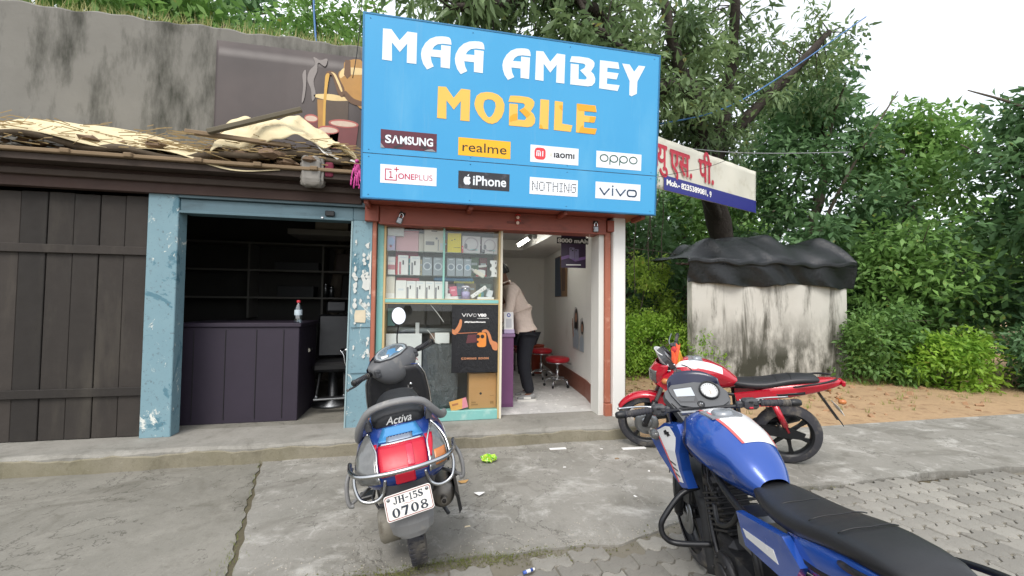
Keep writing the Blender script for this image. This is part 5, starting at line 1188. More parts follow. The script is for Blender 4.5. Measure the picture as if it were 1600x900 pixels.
# ------------------------------------------------------------------ vehicles: shared pieces
def wheel(root, y, rad, wid, spokes, m_rim, hub=.05, disc=False, rimr=None, M=None, drum=False, tread=True):
    """rim (part) > tyre, disc (sub-parts); wheel axis along x"""
    rr = rimr or rad-.075; g = G()
    ax = (1,0,0); o = (0,y,rad)
    w = wid*.42
    g.lathe([(rr+.012,-w),(rr-.004,-w*.8),(rr-.018,-w*.3),(rr-.018,w*.3),(rr-.004,w*.8),(rr+.012,w)], o, ax, 32, caps=False)
    g.lathe([(0,-wid*.45),(hub*.7,-wid*.45),(hub,-wid*.3),(hub,wid*.3),(hub*.7,wid*.45),(0,wid*.45)], o, ax, 18, caps=False)
    if drum: g.lathe([(0,-wid*.4),(rr-.02,-wid*.4),(rr-.02,wid*.3),(0,wid*.3)], o, ax, 24, caps=False)
    for k_ in range(spokes):
        a = 2*math.pi*k_/spokes+.3; c, s_ = math.cos(a), math.sin(a); q = Vector((0,c,s_)); tn = Vector((0,-s_,c)); oo = Vector(o)
        ring = lambda r_, hw, tk: [tuple(oo+q*r_+tn*hw*e1+Vector((tk*e2,0,0))) for e1, e2 in ((-1,-1),(1,-1),(1,1),(-1,1))]
        g.loft([ring(hub*.7,.018,.018), ring((hub+rr)*.5,.013,.014), ring(rr-.010,.022,.016)], True, True, False)
    if M is not None: g.xf(M)
    rim_ = g.build('wheel', m_rim, root)
    g = G(); t_ = []
    for k_ in range(13):
        a = math.pi*(k_/12)-math.pi/2      # from one bead over the crown to the other
        t_.append((rr+.004+(rad-rr-.004)*max(0, math.cos(a))**.62, wid/2*math.sin(a)*1.0))
    g.lathe(t_, o, ax, 44, caps=False)
    # tread blocks
    for k_ in range(44 if tread else 0):
        a = 2*math.pi*k_/44; c, s_ = math.cos(a), math.sin(a)
        for sg in (-1,1):
            q = Vector((0,c,s_)); tn = Vector((0,-s_,c)); cc = Vector(o)+q*(rad-.006)+Vector((sg*wid*.25,0,0))+tn*(.006*sg)
            T = Matrix((Vector((1,0,0)), tn, q)).transposed().to_4x4(); T.translation = cc
            g.box(-wid*.17,wid*.17,-.011,.011,-.008,.0045,.002,T)
    if M is not None: g.xf(M)
    g.build('tyre', m_rubber, rim_)
    if disc:
        g = G(); g.lathe([(.06,-.002),(.125,-.002),(.125,.002),(.06,.002)], (-.062,y,rad), ax, 28)
        g.lathe([(.03,-.004),(.062,-.004),(.062,.004),(.03,.004)], (-.062,y,rad), ax, 14)
        if M is not None: g.xf(M)
        g.build('brake_disc', m_dullsteel, rim_)
    return rim_
def steer_matrix(pivot, axis, ang):
    return Matrix.Translation(pivot) @ Matrix.Rotation(ang, 4, Vector(axis).normalized()) @ Matrix.Translation(-Vector(pivot))
m_spaint = mat('scooter blue paint', '#1c3a80', .25, .15, var=.08, vs=3, coat=.6, dirt=('#5b6276', .54, .80, 6))
m_sblue2 = mat('scooter light blue', '#3f86bd', .2, .15, var=.06, vs=4, coat=.7)
m_sgrey = mat('weathered grey plastic', '#727272', .5, var=.12, vs=8, bump=.06, bs=90, dirt=('#a19d94', .56, .75, 10))
m_dgrey = mat('dark grey plastic', '#3b3c3f', .48, var=.15, vs=8, bump=.06, bs=90, dirt=('#6b6761', .58, .8, 7))
m_lshield = mat('leg shield black', '#28292c', .38, var=.2, vs=6, dirt=('#58544e', .58, .8, 5))
m_seat = mat('seat vinyl', '#1f2023', .45, var=.15, vs=9, bump=.1, bs=140)
m_redlens = mat('red lens', '#b00f2a', .36, var=.12, vs=14)
m_clearlens = mat('clear lens', '#5f605f', .14, var=.45, vs=26, coat=.6); m_amber = mat('amber bulb', '#b5713f', .25, var=.2, vs=25)
m_exh = mat('sooty exhaust', '#77736d', .42, .75, var=.2, vs=12, bump=.1, bs=50, dirt=('#4f463d', .55, .75, 9))
m_eng = mat('dusty engine casing', '#8b867b', .6, .35, var=.18, vs=10, bump=.15, bs=40, dirt=('#5d564a', .52, .7, 9))
m_plate = mat('plate white', '#e6e5e0', .4, var=.03)

# ------------------------------------------------------------------ the scooter (+y forward, wheel contact at the origin)
sc = thing('scooter', 'blue and grey scooter on its side stand, white number plate towards the road', 'scooter', (0.008, 2.50, 0), (0, R(-9.5), R(4)), scale=1.088)
RW = .215
wheel(sc, .01, RW, .092, 0, m_dgrey, .06, rimr=.135, drum=True)
FM = steer_matrix((0,1.06,.60), (0,-.42,.9), R(36))
wheel(sc, 1.235, RW, .085, 0, m_dgrey, .05, rimr=.135, M=FM, drum=True)
# rear body: surface sweeping round the tail
def interp(tab, v):
    for (v0, x0), (v1, x1) in zip(tab, tab[1:]):
        if v <= v1: return lerp(x0, x1, (v-v0)/(v1-v0)) if v1 > v0 else x0
    return tab[-1][1]
def sm(tab, v): return (interp(tab, max(0, v-.06))+interp(tab, v)*2+interp(tab, min(1, v+.06)))/4
ZB, ZTP = .525, .752
WT = [(0,.185),(.12,.210),(.3,.224),(.5,.224),(.7,.212),(.85,.19),(1,.15)]
YB = [(0,-.285),(.15,-.315),(.35,-.305),(.6,-.255),(.8,-.19),(1,-.10)]
def tailS(u, v, off=0.0):
    w = sm(WT, v); y = sm(YB, v)+.085*abs(u)**2.6+.05*(abs(u) > .0)*abs(u)**8
    p = Vector((w*u*(1-.02*abs(u)**6), y, lerp(ZB, ZTP, v)-.012*u*u))
    if off:
        e = .01; n = (Vector(tailS(min(1,u+e), v))-Vector(tailS(max(-1,u-e), v))).cross(Vector(tailS(u, min(1,v+e)))-Vector(tailS(u, max(0,v-e))))
        n.normalize(); n = n if n.y < 0 else -n; p = p+n*off
    return p
def bodyS(a, v):
    """a in [-2.6,2.6]: |a|<=1 tail face, beyond that the flank running forward"""
    if abs(a) <= 1: return tailS(a, v)
    s_ = abs(a)-1; e = tailS(math.copysign(1, a), v); L = lerp(.60, .66, v)
    t = s_/1.6
    wx = e.x*(1+.10*math.sin(min(1,t*2.2)*math.pi)*.6) * (1-.35*t*t*(1.0-.2*v)); zz = e.z+(.04*t*t*(1-v)*4 if v < .5 else .0)+(.0)*t
    return Vector((wx, e.y+.02+L*t, zz-.02*t*v))
g = G(); g.grid(bodyS, 56, 14, u=(-2.6,2.6)); body = g.build('rear_body', m_spaint, sc)
g = G()   # closing top under the seat and tail underside
g.grid(lambda a, b: bodyS(-2.6+5.2*a, 1)*(1-b)+Vector((0, bodyS(-2.6+5.2*a, 1).y, ZTP+.005))*b, 40, 3); g.build('body_top', m_spaint, sc)
def patch(nm, m, lo, hi, v0, v1, off, th=.006, nu=8, nv=10, parent=None):
    g = G(); g.grid(lambda a, b: tailS(lerp(lo(lerp(v0,v1,b)), hi(lerp(v0,v1,b)), a), lerp(v0,v1,b), off), nu, nv, thick=-th)
    return g.build(nm, m, parent or body)
# light blue upper tail panel, silver badge, red lens
patch('tail_panel', m_sblue2, lambda v: -.50-.16*(1-v), lambda v: .50+.16*(1-v), .79, .985, .006)
patch('panel_recess', mat('deep blue gap', '#14244f', .3), lambda v: -.30, lambda v: .30, .835, .85, .009)
patch('badge', mat('silver badge', '#8f99a8', .3, .6), lambda v: -.34, lambda v: .28, .775, .845, .009)
patch('lens_stripe', mat('lens highlight', '#bb2640', .2), lambda v: .08, lambda v: .22, .36, .70, .0125, .001)
patch('lens_base', mat('bright lens red', '#cf1538', .3), lambda v: -.43, lambda v: .43, .285, .38, .0125, .001)
patch('lens_trim', m_steel, lambda v: -.50, lambda v: .50, .735, .755, .012)
lens = patch('tail_lamp', m_redlens, lambda v: -.45-.12*(v-.22), lambda v: .45+.12*(v-.22), .28, .735, .010, .010, 12, 8)
def sidehi(v): return .985-.02*(v > .9)
for sg in (-1, 1):
    def lo(v, sg=sg): return sg*(.50+.05*(v-.2)+.26*max(0, (v-.62)/.26)**1.5)
    def hi(v, sg=sg): return sg*(.93-.08*max(0, (v-.55)/.33)**1.4)
    l_ = patch('indicator', m_clearlens, lo, hi, .20, .88, .010, .01, 8, 14)
    patch('amber_bulb', m_amber, lambda v, sg=sg: sg*.62, lambda v, sg=sg: sg*.86, .26, .50, .0125, .002, 6, 6, l_)
    patch('red_flash', m_redlens, lambda v, sg=sg: sg*(.53+.0*v), lambda v, sg=sg: sg*(.57+.16*max(0,(v-.45)/.35)), .42, .76, .0125, .002, 4, 8, l_)
    # chrome outline
    g = G(); path = [tailS(lo(lerp(.20,.88,q/9)), lerp(.20,.88,q/9), .014) for q in range(10)]+[tailS(lerp(lo(.88),hi(.88),q/4), .885+.015*math.sin(q/4*3.14), .014) for q in range(1,4)]+[tailS(hi(lerp(.88,.20,q/9)), lerp(.88,.20,q/9), .014) for q in range(10)]
    g.tube(path, .0052, 6); g.build('lamp_trim', m_steel, body)
# script lettering on the flank
def flank_text(st, a0, a1, v0, v1, m, nm='lettering'):
    vs, fs = text2d(st, .01, .35); xs = [p[0] for p in vs]; ys = [p[1] for p in vs]
    out = []
    for x, y in vs:
        a = lerp(a0, a1, (x-min(xs))/(max(xs)-min(xs))); v = lerp(v0, v1, (y-min(ys))/(max(ys)-min(ys)))
        p = bodyS(a, v); n = (bodyS(a+.02, v)-bodyS(a-.02, v)).cross(bodyS(a, min(1,v+.02))-bodyS(a, v-.02)).normalized()
        n = n if n.x*a > 0 else -n; out.append(p+n*.003)
    G().add(out, fs).build(nm, m, body)
flank_text('Activa', 1.15, 1.75, .58, .72, m_ink_w)
# seat with white script on its rear
g = G(); rings = [seg_ring(0,y,z,w,h,16,2.6) for y,z,w,h in ((-.095,.762,.17,.07),(-.075,.768,.25,.11),(-.02,.772,.285,.12),(.12,.765,.29,.11),(.3,.76,.27,.09),(.46,.78,.23,.075),(.58,.77,.16,.06),(.61,.765,.1,.03))]
g.loft(rings); seat = g.build('seat', m_seat, sc, sub=1)
vs, fs = text2d('Activa', .012, .35, 1.0); xs = [p[0] for p in vs]; ys = [p[1] for p in vs]; out = []
for x, y in vs:
    a = (x-min(xs))/(max(xs)-min(xs)); b = (y-min(ys))/(max(ys)-min(ys)); out.append((lerp(-.062,.066,a), -.109+.012*(2*a-1)**2+.008*b, lerp(.760,.797,b)))
G().add(out, fs).build('lettering', mat('seat print', '#b9b9b7', .5), seat)
# grab rail: broad flattened grey loop
def rail_path(sgn=1): return smooth_path([(-.212,.06,.672),(-.206,-.02,.710),(-.180,-.078,.782),(-.120,-.120,.852),(0,-.135,.874),(.120,-.120,.852),(.180,-.078,.782),(.215,-.01,.730),(.240,.06,.715)], 6)
g = G(); P_ = rail_path(); n = len(P_)
rings = []
for i, p in enumerate(P_):
    t = abs(i/(n-1)-.5)*2; r1 = lerp(.021, .018, t); r2 = lerp(.014, .024, t)
    d = (P_[min(i+1,n-1)]-P_[max(i-1,0)]).normalized(); up_ = Vector((0,-.55,.85)); a_ = (up_-d*up_.dot(d)).normalized(); b_ = d.cross(a_)
    rings.append([p+a_*r2*math.cos(q)+b_*r1*math.sin(q) for q in [6.283*k_/10 for k_ in range(10)]])
g.loft(rings); g.build('grab_rail', m_sgrey, sc)
for sg in (-1,1):
    g = G(); g.loft([[(sg*x_, y_, z_) for x_, y_, z_ in r_] for r_ in ([(.150,-.085,.79),(.180,-.07,.80),(.18,-.02,.80),(.150,-.02,.795)], [(.135,-.06,.735),(.165,-.04,.73),(.165,.03,.73),(.135,.03,.735)])], True, True, False); g.build('rail_bracket', m_sgrey, sc)
# chrome rear guard with loops and side protectors
g = G(); g.tube(smooth_path([(-.255,-.10,.612),(-.24,-.22,.614),(-.19,-.312,.617),(-.09,-.352,.619),(0,-.362,.62),(.09,-.352,.619),(.19,-.312,.617),(.24,-.22,.614),(.255,-.10,.612)], 6), .0105, 9); gd = g.build('rear_guard', mat('bright steel', '#b4b6b8', .25, 1.0, var=.08), sc)
for sg in (-1,1):
    g = G(); g.tube(smooth_path([(sg*.222,-.25,.612),(sg*.226,-.265,.56),(sg*.205,-.285,.505),(sg*.15,-.30,.49),(sg*.105,-.30,.515),(sg*.09,-.30,.575)], 6), .0085, 8); g.build('guard_loop', mat('bright steel', '#b4b6b8'), gd)
    g = G(); g.tube(smooth_path([(sg*.245,-.12,.60),(sg*.268,-.16,.56),(sg*.275,-.18,.50),(sg*.268,-.19,.455),(sg*.250,-.19,.45)], 6), .010, 8); g.tube([(sg*.27,-.19,.455),(sg*.16,-.02,.46)], .008, 6); g.build('side_bar', m_sgrey, gd)
# tail underside, plate bracket, reflector, plate, mud flap
g = G(); g.loft([[(-.16,-.02,.47),(.16,-.02,.47),(.14,-.02,.60),(-.14,-.02,.60)],[(-.115,-.27,.47),(.115,-.27,.47),(.12,-.27,.58),(-.12,-.27,.58)],[(-.10,-.305,.455),(.10,-.305,.455),(.09,-.29,.56),(-.09,-.29,.56)]], True, True, False); g.build('rear_fender', m_dgrey, sc)
g = G(); g.box(-.045,.045,-.322,-.300,.545,.598,.006); g.build('reflector', m_redlens, sc)
g = G(); rows = [(-.335,.47,.100),(-.345,.42,.102),(-.345,.37,.098),(-.335,.325,.090),(-.325,.30,.066)]
rings = [[(-w,y+.03,z),(-w*.75,y+.004,z),(-.02,y-.006,z),(.02,y-.006,z),(w*.75,y+.004,z),(w,y+.03,z),(w*.7,y+.014,z),(-w*.7,y+.014,z)] for y,z,w in rows]
g.loft(rings, True, True, False); g.build('mud_flap', mat('grey flap', '#777879', .5, var=.12, vs=6, dirt=('#8f8b82', .55, .75, 8)), sc)
PM = Matrix.Translation((0,-.372,.478)) @ Matrix.Rotation(R(-10), 4, 'X') @ Matrix.Rotation(R(-3.0), 4, 'Y')
PP = Plane(PM @ Vector((0,0,0)), PM.to_3x3() @ Vector((1,0,0)), PM.to_3x3() @ Vector((0,0,1)), PM.to_3x3() @ Vector((0,-1,0)))
g = G(); PP.prism(g, rrect(-.103,.103,-.054,.054,.012,4), -.004, 0); plate = g.build('number_plate', m_plate, sc)
g = G(); PP.prism(g, rrect(-.0995,.0995,-.0505,.0505,.010,4), 0, .001, [rrect(-.0965,.0965,-.0475,.0475,.009,4)]); g.build('border_print', mat('plate red line', '#8d4a48', .5), plate)
m_pl = mat('plate print', '#2d3540', .5)
def serif(g, ch, x0, x1, y0, y1):
    """bold slab-serif plate characters"""
    w, h = x1-x0, y1-y0; X = lambda a: x0+a*w; Y = lambda b: y0+b*h
    pr = lambda pts, holes=(): PP.prism(g, [(X(a),Y(b)) for a, b in pts], 0, .0012, [[(X(a),Y(b)) for a, b in h_] for h_ in holes])
    E = lambda cx, cyy, rx, ry: ell(cx, cyy, rx, ry, 18)
    if ch == '0': pr(E(.5,.5,.5,.5), [E(.5,.5,.20,.42)])
    elif ch == '7': pr([(.0,.62),(.07,.62),(.12,.80),(.66,.80),(.24,.0),(.58,.0),(1,.82),(1,1),(.02,1)])
    elif ch == '8': pr(E(.5,.27,.5,.27), [E(.5,.26,.22,.17)]); pr(E(.5,.755,.43,.245), [E(.5,.76,.20,.16)])
    elif ch == '1': pr([(.1,0),(.9,0),(.9,.07),(.68,.10),(.68,1),(.5,1),(.1,.86),(.1,.80),(.34,.84),(.34,.10),(.1,.07)])
    elif ch == '5': pr([(.05,.05),(.3,.0),(.65,.0),(.93,.14),(1,.32),(.9,.52),(.65,.64),(.25,.64),(.25,.82),(.92,.82),(.92,1),(.1,1),(.1,.52),(.5,.54),(.66,.44),(.70,.3),(.6,.13),(.42,.08),(.2,.2),(.04,.2)])
    elif ch == 'J': pr([(.3,1),(1,1),(1,.92),(.86,.90),(.86,.25),(.7,.05),(.45,0),(.15,.04),(.0,.2),(.1,.32),(.28,.25),(.35,.1),(.5,.1),(.58,.25),(.58,.90),(.3,.92)])
    elif ch == 'H': pr([(0,0),(.42,0),(.42,.08),(.34,.1),(.34,.46),(.66,.46),(.66,.1),(.58,.08),(.58,0),(1,0),(1,.08),(.92,.1),(.92,.9),(1,.92),(1,1),(.58,1),(.58,.92),(.66,.9),(.66,.56),(.34,.56),(.34,.9),(.42,.92),(.42,1),(0,1),(0,.92),(.08,.9),(.08,.1),(0,.08)])
    elif ch == 'S': pr([(.02,.02),(.1,.02),(.16,.08),(.35,0),(.6,0),(.9,.1),(1,.3),(.9,.48),(.4,.66),(.34,.8),(.5,.9),(.72,.86),(.86,.68),(.95,.68),(.95,.98),(.88,.98),(.8,.94),(.55,1),(.3,.97),(.08,.84),(.03,.68),(.14,.5),(.6,.32),(.66,.2),(.5,.09),(.28,.14),(.12,.36),(.02,.36)])
    elif ch == '-': pr([(0,.42),(1,.42),(1,.56),(0,.56)])
g = G(); 
for ch, a, b in (('J',-.066,-.046),('H',-.043,-.016),('-',-.013,.001),('1',.004,.018),('5',.021,.041),('S',.044,.065)): serif(g, ch, a, b, .012, .042)
for ch, a, b in (('0',-.078,-.044),('7',-.037,-.006),('0',.003,.037),('8',.045,.078)): serif(g, ch, a, b, -.043, -.004)
g.build('lettering', m_pl, plate)
g = G(); PP.prism(g, [(-.03,.003),(-.012,.0065),(0,.002),(.012,.0065),(.03,.003),(.012,.004),(0,.0005),(-.012,.004)], 0, .001); g.build('flourish_print', mat('flourish rose', '#b38a8a', .5), plate)
for u in (-.084,.084):
    g = G(); g.lathe([(.0075,0),(.0075,.003),(.004,.005),(0,.005)], PP.pt(u,.037), PP.N, 10); g.build('plate_bolt', m_dullsteel, plate)
# engine / drive case, exhaust, shock
g = G()
for (x, y, z, rr_, w) in ((-.12,.01,.225,.088,.11),(-.12,.16,.235,.075,.10),(-.12,.32,.25,.085,.11)): g.lathe([(0,-w/2),(rr_*.8,-w/2),(rr_,-w/2+.015),(rr_,w/2-.015),(rr_*.8,w/2),(0,w/2)], (x,y,z), (1,0,0), 20, caps=False)
g.box(-.17,-.07,.0,.34,.16,.30,.02); g.build('drive_case', m_eng, sc)
g = G(); g.lathe([(0,-.16),(.045,-.16),(.062,-.145),(.066,-.10),(.066,.16),(.05,.22),(.02,.25),(.018,.42)], (.165,.06,.315), (.03,.97,-.16), 20, caps=False); mf = g.build('muffler', m_exh, sc)
g = G(); g.tube([(.163,-.085,.325),(.160,-.155,.337)], .016, 10); g.build('tail_pipe', m_exh, mf); g = G(); g.lathe([(0,0),(.011,0),(.011,.003),(0,.003)], (.160,-.156,.337), (0,-1,.16), 10); g.build('pipe_mouth', m_dark, mf)
g = G(); g.loft([[(.225,-.13,.36),(.24,-.13,.33),(.245,-.13,.26),(.228,-.13,.24)],[(.235,.02,.40),(.25,.02,.37),(.255,.02,.27),(.235,.02,.25)],[(.225,.2,.36),(.24,.2,.34),(.24,.2,.27),(.225,.2,.26)]], True, True, False); g.build('heat_shield', m_blackp, mf)
g = G(); g.tube(smooth_path([(-.13,-.06,.40),(-.135,-.03,.50)], 8), .024, 10); g.build('shock_absorber', m_blackp, sc)
g = G(); g.tube([(-.16,.0,.33),(.17,0,.30)], .010, 6); g.tube([(.05,-.05,.315),(.19,-.06,.29)], .008, 6); g.build('swing_bracket', m_dgrey, sc)
g = G(); g.tube([(-.16,.02,.30),(-.2,.12,.33),(-.15,.2,.42)], .007, 6); g.build('brake_cable', m_blackp, sc)
g = G(); g.tube([(-.11,.55,.20),(-.215,.50,.035)], .010, 6); g.cbox((-.225,.495,.03), (.05,.06,.012), .003); g.build('side_stand', m_dgrey, sc)
g = G(); g.tube([(.13,.35,.17),(.19,.18,.10)], .012, 6); g.tube([(-.13,.35,.17),(-.19,.18,.10)], .012, 6); g.build('centre_stand', m_dgrey, sc)
g = G(); g.box(.19,.275,.17,.25,.30,.325,.006); g.box(-.275,-.19,.17,.25,.30,.325,.006); g.build('foot_rest', m_blackp, sc)
# floorboard and leg shield
g = G(); rings = [seg_ring(0,y,z,w,h,14,5) for y,z,w,h in ((.46,.32,.36,.10),(.6,.30,.40,.08),(.85,.30,.41,.08),(.97,.34,.40,.10))]
g.loft(rings); g.build('floorboard', m_lshield, sc)
def shieldS(a, b, off=0):
    u = 2*a-1; w = interp([(0,.185),(.25,.215),(.6,.218),(.85,.205),(1,.165)], b); z = lerp(.30, .885, b)
    y = lerp(.985, 1.055, b)-.20*(b-.25)*(b > .25)+.05*(1-u*u)-.0
    return Vector((w*u, y-.02+off, z))
g = G(); g.grid(shieldS, 16, 14, thick=.02); ls = g.build('leg_shield', m_lshield, sc)
g = G(); g.grid(lambda a, b: shieldS(a, b, .028)+Vector((0,.05*(1-(2*a-1)**2),0)), 16, 14, thick=.01); g.build('front_apron', m_spaint, sc)
for sg in (0, 1):
    g = G(); g.tube([shieldS(sg, b/14, .012)+Vector(((.006 if sg else -.006),0,0)) for b in range(15)], .0075, 6); g.build('shield_trim', m_steel if sg else m_dullsteel, ls)
# glove-box swell, key lock, hook, clips
g = G(); rings = [[Vector((x*.72*k_, 0, z*k_*.9))+Vector((0,y,.60)) for x, z in ell(0,0,.14,.18,18)] for y, k_ in ((1.02,1.0),(.975,.94),(.955,.7),(.945,.3))]
g.loft(rings); g.build('inner_panel', m_dgrey, ls, sub=1)
g = G(); g.prism(rrect(.075,.150,.70,.775,.012), .014, (0,.955,0)); kl = g.build('key_lock', m_sgrey, ls)
g = G(); g.prism(rrect(.083,.142,.708,.767,.009), .002, (0,.941,0)); g.build('lock_face', m_blackp, kl); g = G(); g.lathe([(.012,0),(.012,.006),(0,.007)], (.100,.939,.738), (0,-1,0), 12); g.build('key_hole', m_steel, kl)
g = G(); g.prism(rrect(.116,.138,.725,.755,.004), .002, (0,.9385,0)); g.build('lock_mark', m_ink_w, kl)
g = G(); g.tube(smooth_path([(-.0,.955,.60),(-.0,.925,.59),(.0,.918,.57),(0,.93,.555)], 4), .010, 7); g.cbox((0,.945,.605), (.05,.03,.05), .008); g.build('luggage_hook', m_blackp, ls)
for x, z in ((.185,.80),(.19,.47)):
    g = G(); g.cbox((x,.965,z), (.045,.02,.022), .004, (0,-.4,0)); g.build('trim_clip', m_sgrey, ls)
for x, z in ((-.17,.42),(.17,.68),(.08,.81),(-.10,.80)):
    g = G(); g.lathe([(.006,0),(.006,.003),(0,.004)], (x,.972,z), (0,-1,0), 8); g.build('screw', m_dullsteel, ls)
# front fender, steering column
g = G(); g.grid(lambda a, b: (lerp(-.062,.062,b), 1.235+(.255+.012*math.sin(b*3.14))*math.cos(lerp(-.5,2.6,a)), .225+(.25+.012*math.sin(b*3.14))*math.sin(lerp(-.5,2.6,a))), 18, 6, thick=.006); g.xf(FM); g.build('front_fender', m_spaint, sc)
g = G(); g.tube([(0,1.20,.24),(0,1.02,.72)], .028, 10); g.tube([(-.07,1.235,.215),(-.07,1.17,.42)], .018, 8); g.tube([(.07,1.235,.215),(.07,1.17,.42)], .018, 8); g.xf(FM); g.build('front_fork', m_dgrey, sc)
# handlebar unit, turned to the left (built straight, then turned about the steering axis)
HM = Matrix.Translation((0,0,-.055)) @ steer_matrix((0,.985,.90), (0,-.35,.94), R(36))
def hb(g): return g.xf(HM)
g = G(); secs = [(-.205,.955,.975,.055,.06),(-.178,.955,.970,.09,.10),(-.145,.965,.955,.15,.165),(-.09,.985,.935,.215,.225),(0,.995,.925,.245,.25),(.09,.985,.935,.215,.225),(.145,.965,.955,.15,.165),(.178,.955,.970,.09,.10),(.205,.955,.975,.055,.06)]
rings = []
for x, y, z, d_, h_ in secs: rings.append([(x, y+d_/2*math.copysign(abs(math.cos(t))**.8, math.cos(t)), z+h_/2*math.copysign(abs(math.sin(t))**.8, math.sin(t))+.030*(math.cos(t) > 0)*math.cos(t)) for t in [6.283*k_/14 for k_ in range(14)]])
g.loft(rings); cowl = hb(g).build('handlebar_cowl', mat('cowl grey', '#57585a', .5, var=.12, vs=8, bump=.06, bs=90, dirt=('#807c75', .58, .8, 8)), sc, sub=1)
g = G(); rings = []
for x, y, z, d_, h_ in secs: rings.append([(x*.96, y+.028+d_*.54*math.cos(t), z+.006+h_*.56*math.sin(t)) for t in [-1.25+2.6*k_/10 for k_ in range(11)]])
g.loft(rings, False, False); hb(g).build('headlamp_cowl', m_spaint, sc)
# instrument face set on the upper rear of the cowl
MO = Vector((0,.945,1.043)); mN = Vector((0,-.62,.78)).normalized(); mU = Vector((1,0,0)); mV = Vector((0,.78,.62))
MPp = Plane(MO, mU, mV, mN)
half = lambda k_, dz=0: [(.145*k_*math.cos(t), dz+.075*k_*math.sin(t)) for t in [math.pi*q/12 for q in range(13)]]+[(-.13*k_,-.03*k_+dz),(-.05*k_,-.055*k_+dz),(.05*k_,-.055*k_+dz),(.13*k_,-.03*k_+dz)]
g = G(); MPp.prism(g, half(1.0), -.02, .010); inst = hb(g).build('instrument_panel', m_dgrey, sc)
g = G(); MPp.prism(g, half(.90,.002), .010, .0115); hb(g).build('panel_bezel', mat('panel silver', '#a3a5a5', .35, .3), inst)
g = G(); MPp.prism(g, half(.78,.004), .0115, .0125); hb(g).build('dial_face', mat('dial grey', '#686d71', .35, var=.15, vs=14), inst)
g = G()
for q in range(9):
    t = .3+2.54*q/8; MPp.prism(g, [(.085*math.cos(t)-.002, .045*math.sin(t)-.008), (.085*math.cos(t)+.002, .045*math.sin(t)-.008), (.098*math.cos(t)+.002, .055*math.sin(t)-.008), (.098*math.cos(t)-.002, .055*math.sin(t)-.008)], .0125, .0132)
hb(g).build('dial_ticks', m_ink_k, inst)
g = G(); MPp.prism(g, [(-.05,.0),(.0,.035),(.055,.02),(.03,-.01),(.06,-.03),(.0,-.02),(-.05,-.035),(-.02,-.008)], .0125, .0134); hb(g).build('dial_graphic', mat('dial blue', '#5b8db5', .3, var=.2, vs=20), inst)
g = G(); MPp.prism(g, [(-.10,-.02),(-.055,-.026),(-.04,-.012),(-.09,.004)], .0125, .0134); MPp.prism(g, [(.10,-.02),(.055,-.026),(.04,-.012),(.09,.004)], .0125, .0134); hb(g).build('lamp_windows', m_ink_w, inst)
g = G(); MPp.prism(g, half(.88,.002), .0135, .0148); hb(g).build('panel_lens', glass_mat('instrument lens', (.96,.97,.97), .04), inst)
for sg in (-1, 1):
    g = G(); g.tube([(sg*.20,.955,.975),(sg*.355,.915,.985)], .0175, 12); gr = hb(g).build('grip', m_blackp, sc)
    g = G(); q = [(sg*.232,.945,.978),(sg*.34,.917,.985)]
    for k_ in range(9):
        p = Vector(q[0]).lerp(Vector(q[1]), k_/8); g.tube([p-Vector((sg*.003,0,0)), p+Vector((sg*.003,0,0))], .0195, 12)
    hb(g).build('grip_ribs', m_rubber, gr)
    g = G(); g.lathe([(.0,0),(.021,0),(.023,.006),(.018,.014),(0,.016)], (sg*.355,.915,.985), (sg*1,-.25,.06), 12); hb(g).build('bar_end', m_blackp, gr)
    g = G(); g.tube(smooth_path([(sg*.185,.99,.965),(sg*.235,1.012,.955),(sg*.31,.992,.945),(sg*.405,.945,.955)], 5), [.008]*12+[.007]*3+[.011], 7); hb(g).build('brake_lever', m_dullsteel if sg < 0 else m_blackp, gr)
    g = G(); g.cbox((sg*.17,.925,.962), (.05,.05,.06), .008); g.cbox((sg*.172,.899,.975), (.022,.012,.014), .003); g.cbox((sg*.172,.899,.952), (.02,.01,.012), .003); hb(g).build('switch_block', m_dgrey, sc)
# mirror on the right stalk only
g = G(); g.tube(smooth_path([(.10,1.0,1.03),(.118,.985,1.12),(.15,.96,1.20),(.165,.95,1.235)], 5), .0058, 7); st_ = hb(g).build('mirror_stalk', m_blackp, sc)
g = G(); g.lathe([(.012,-.012),(.016,0),(.010,.018)], (.10,1.0,1.03), (0,0,1), 10); g.tube([(.092,1.0,1.028),(.11,.995,1.05)], .012, 7); hb(g).build('stalk_nut', mat('faded red rubber', '#8c4a48', .6), st_)
HI = HM.inverted()
# the mirror's glass is turned towards the sky behind the viewer
mc = Vector((.175,.945,1.275)); 
mn = Vector((.42,-.80,.40)).normalized()
mu = mn.cross(Vector((0,0,1))).normalized(); mv = mu.cross(mn) 
mu2 = mu*math.cos(.5)+mv*math.sin(.5); mv2 = mv*math.cos(.5)-mu*math.sin(.5)
wc = HM @ mc
MP2 = Plane(wc, mu2, mv2, mn)
g = G(); rings = [[MP2.pt(a*k_, b*k_, d_) for a, b in ell(0,0,.058,.078,22)] for d_, k_ in ((-.03,.35),(-.024,.75),(-.012,.96),(0,1.0),(.004,.97))]
g.loft(rings); mh = g.build('mirror', m_blackp, st_)
g = G(); MP2.prism(g, ell(0,0,.054,.074,26), .0042, .0055); g.build('mirror_glass', NT('silvered glass').m, st_)
b_ = bpy.data.materials['silvered glass'].node_tree.nodes['Principled BSDF']; b_.inputs['Metallic'].default_value = 1.0; b_.inputs['Roughness'].default_value = .05; b_.inputs['Base Color'].default_value = (.95,.96,.97,1)
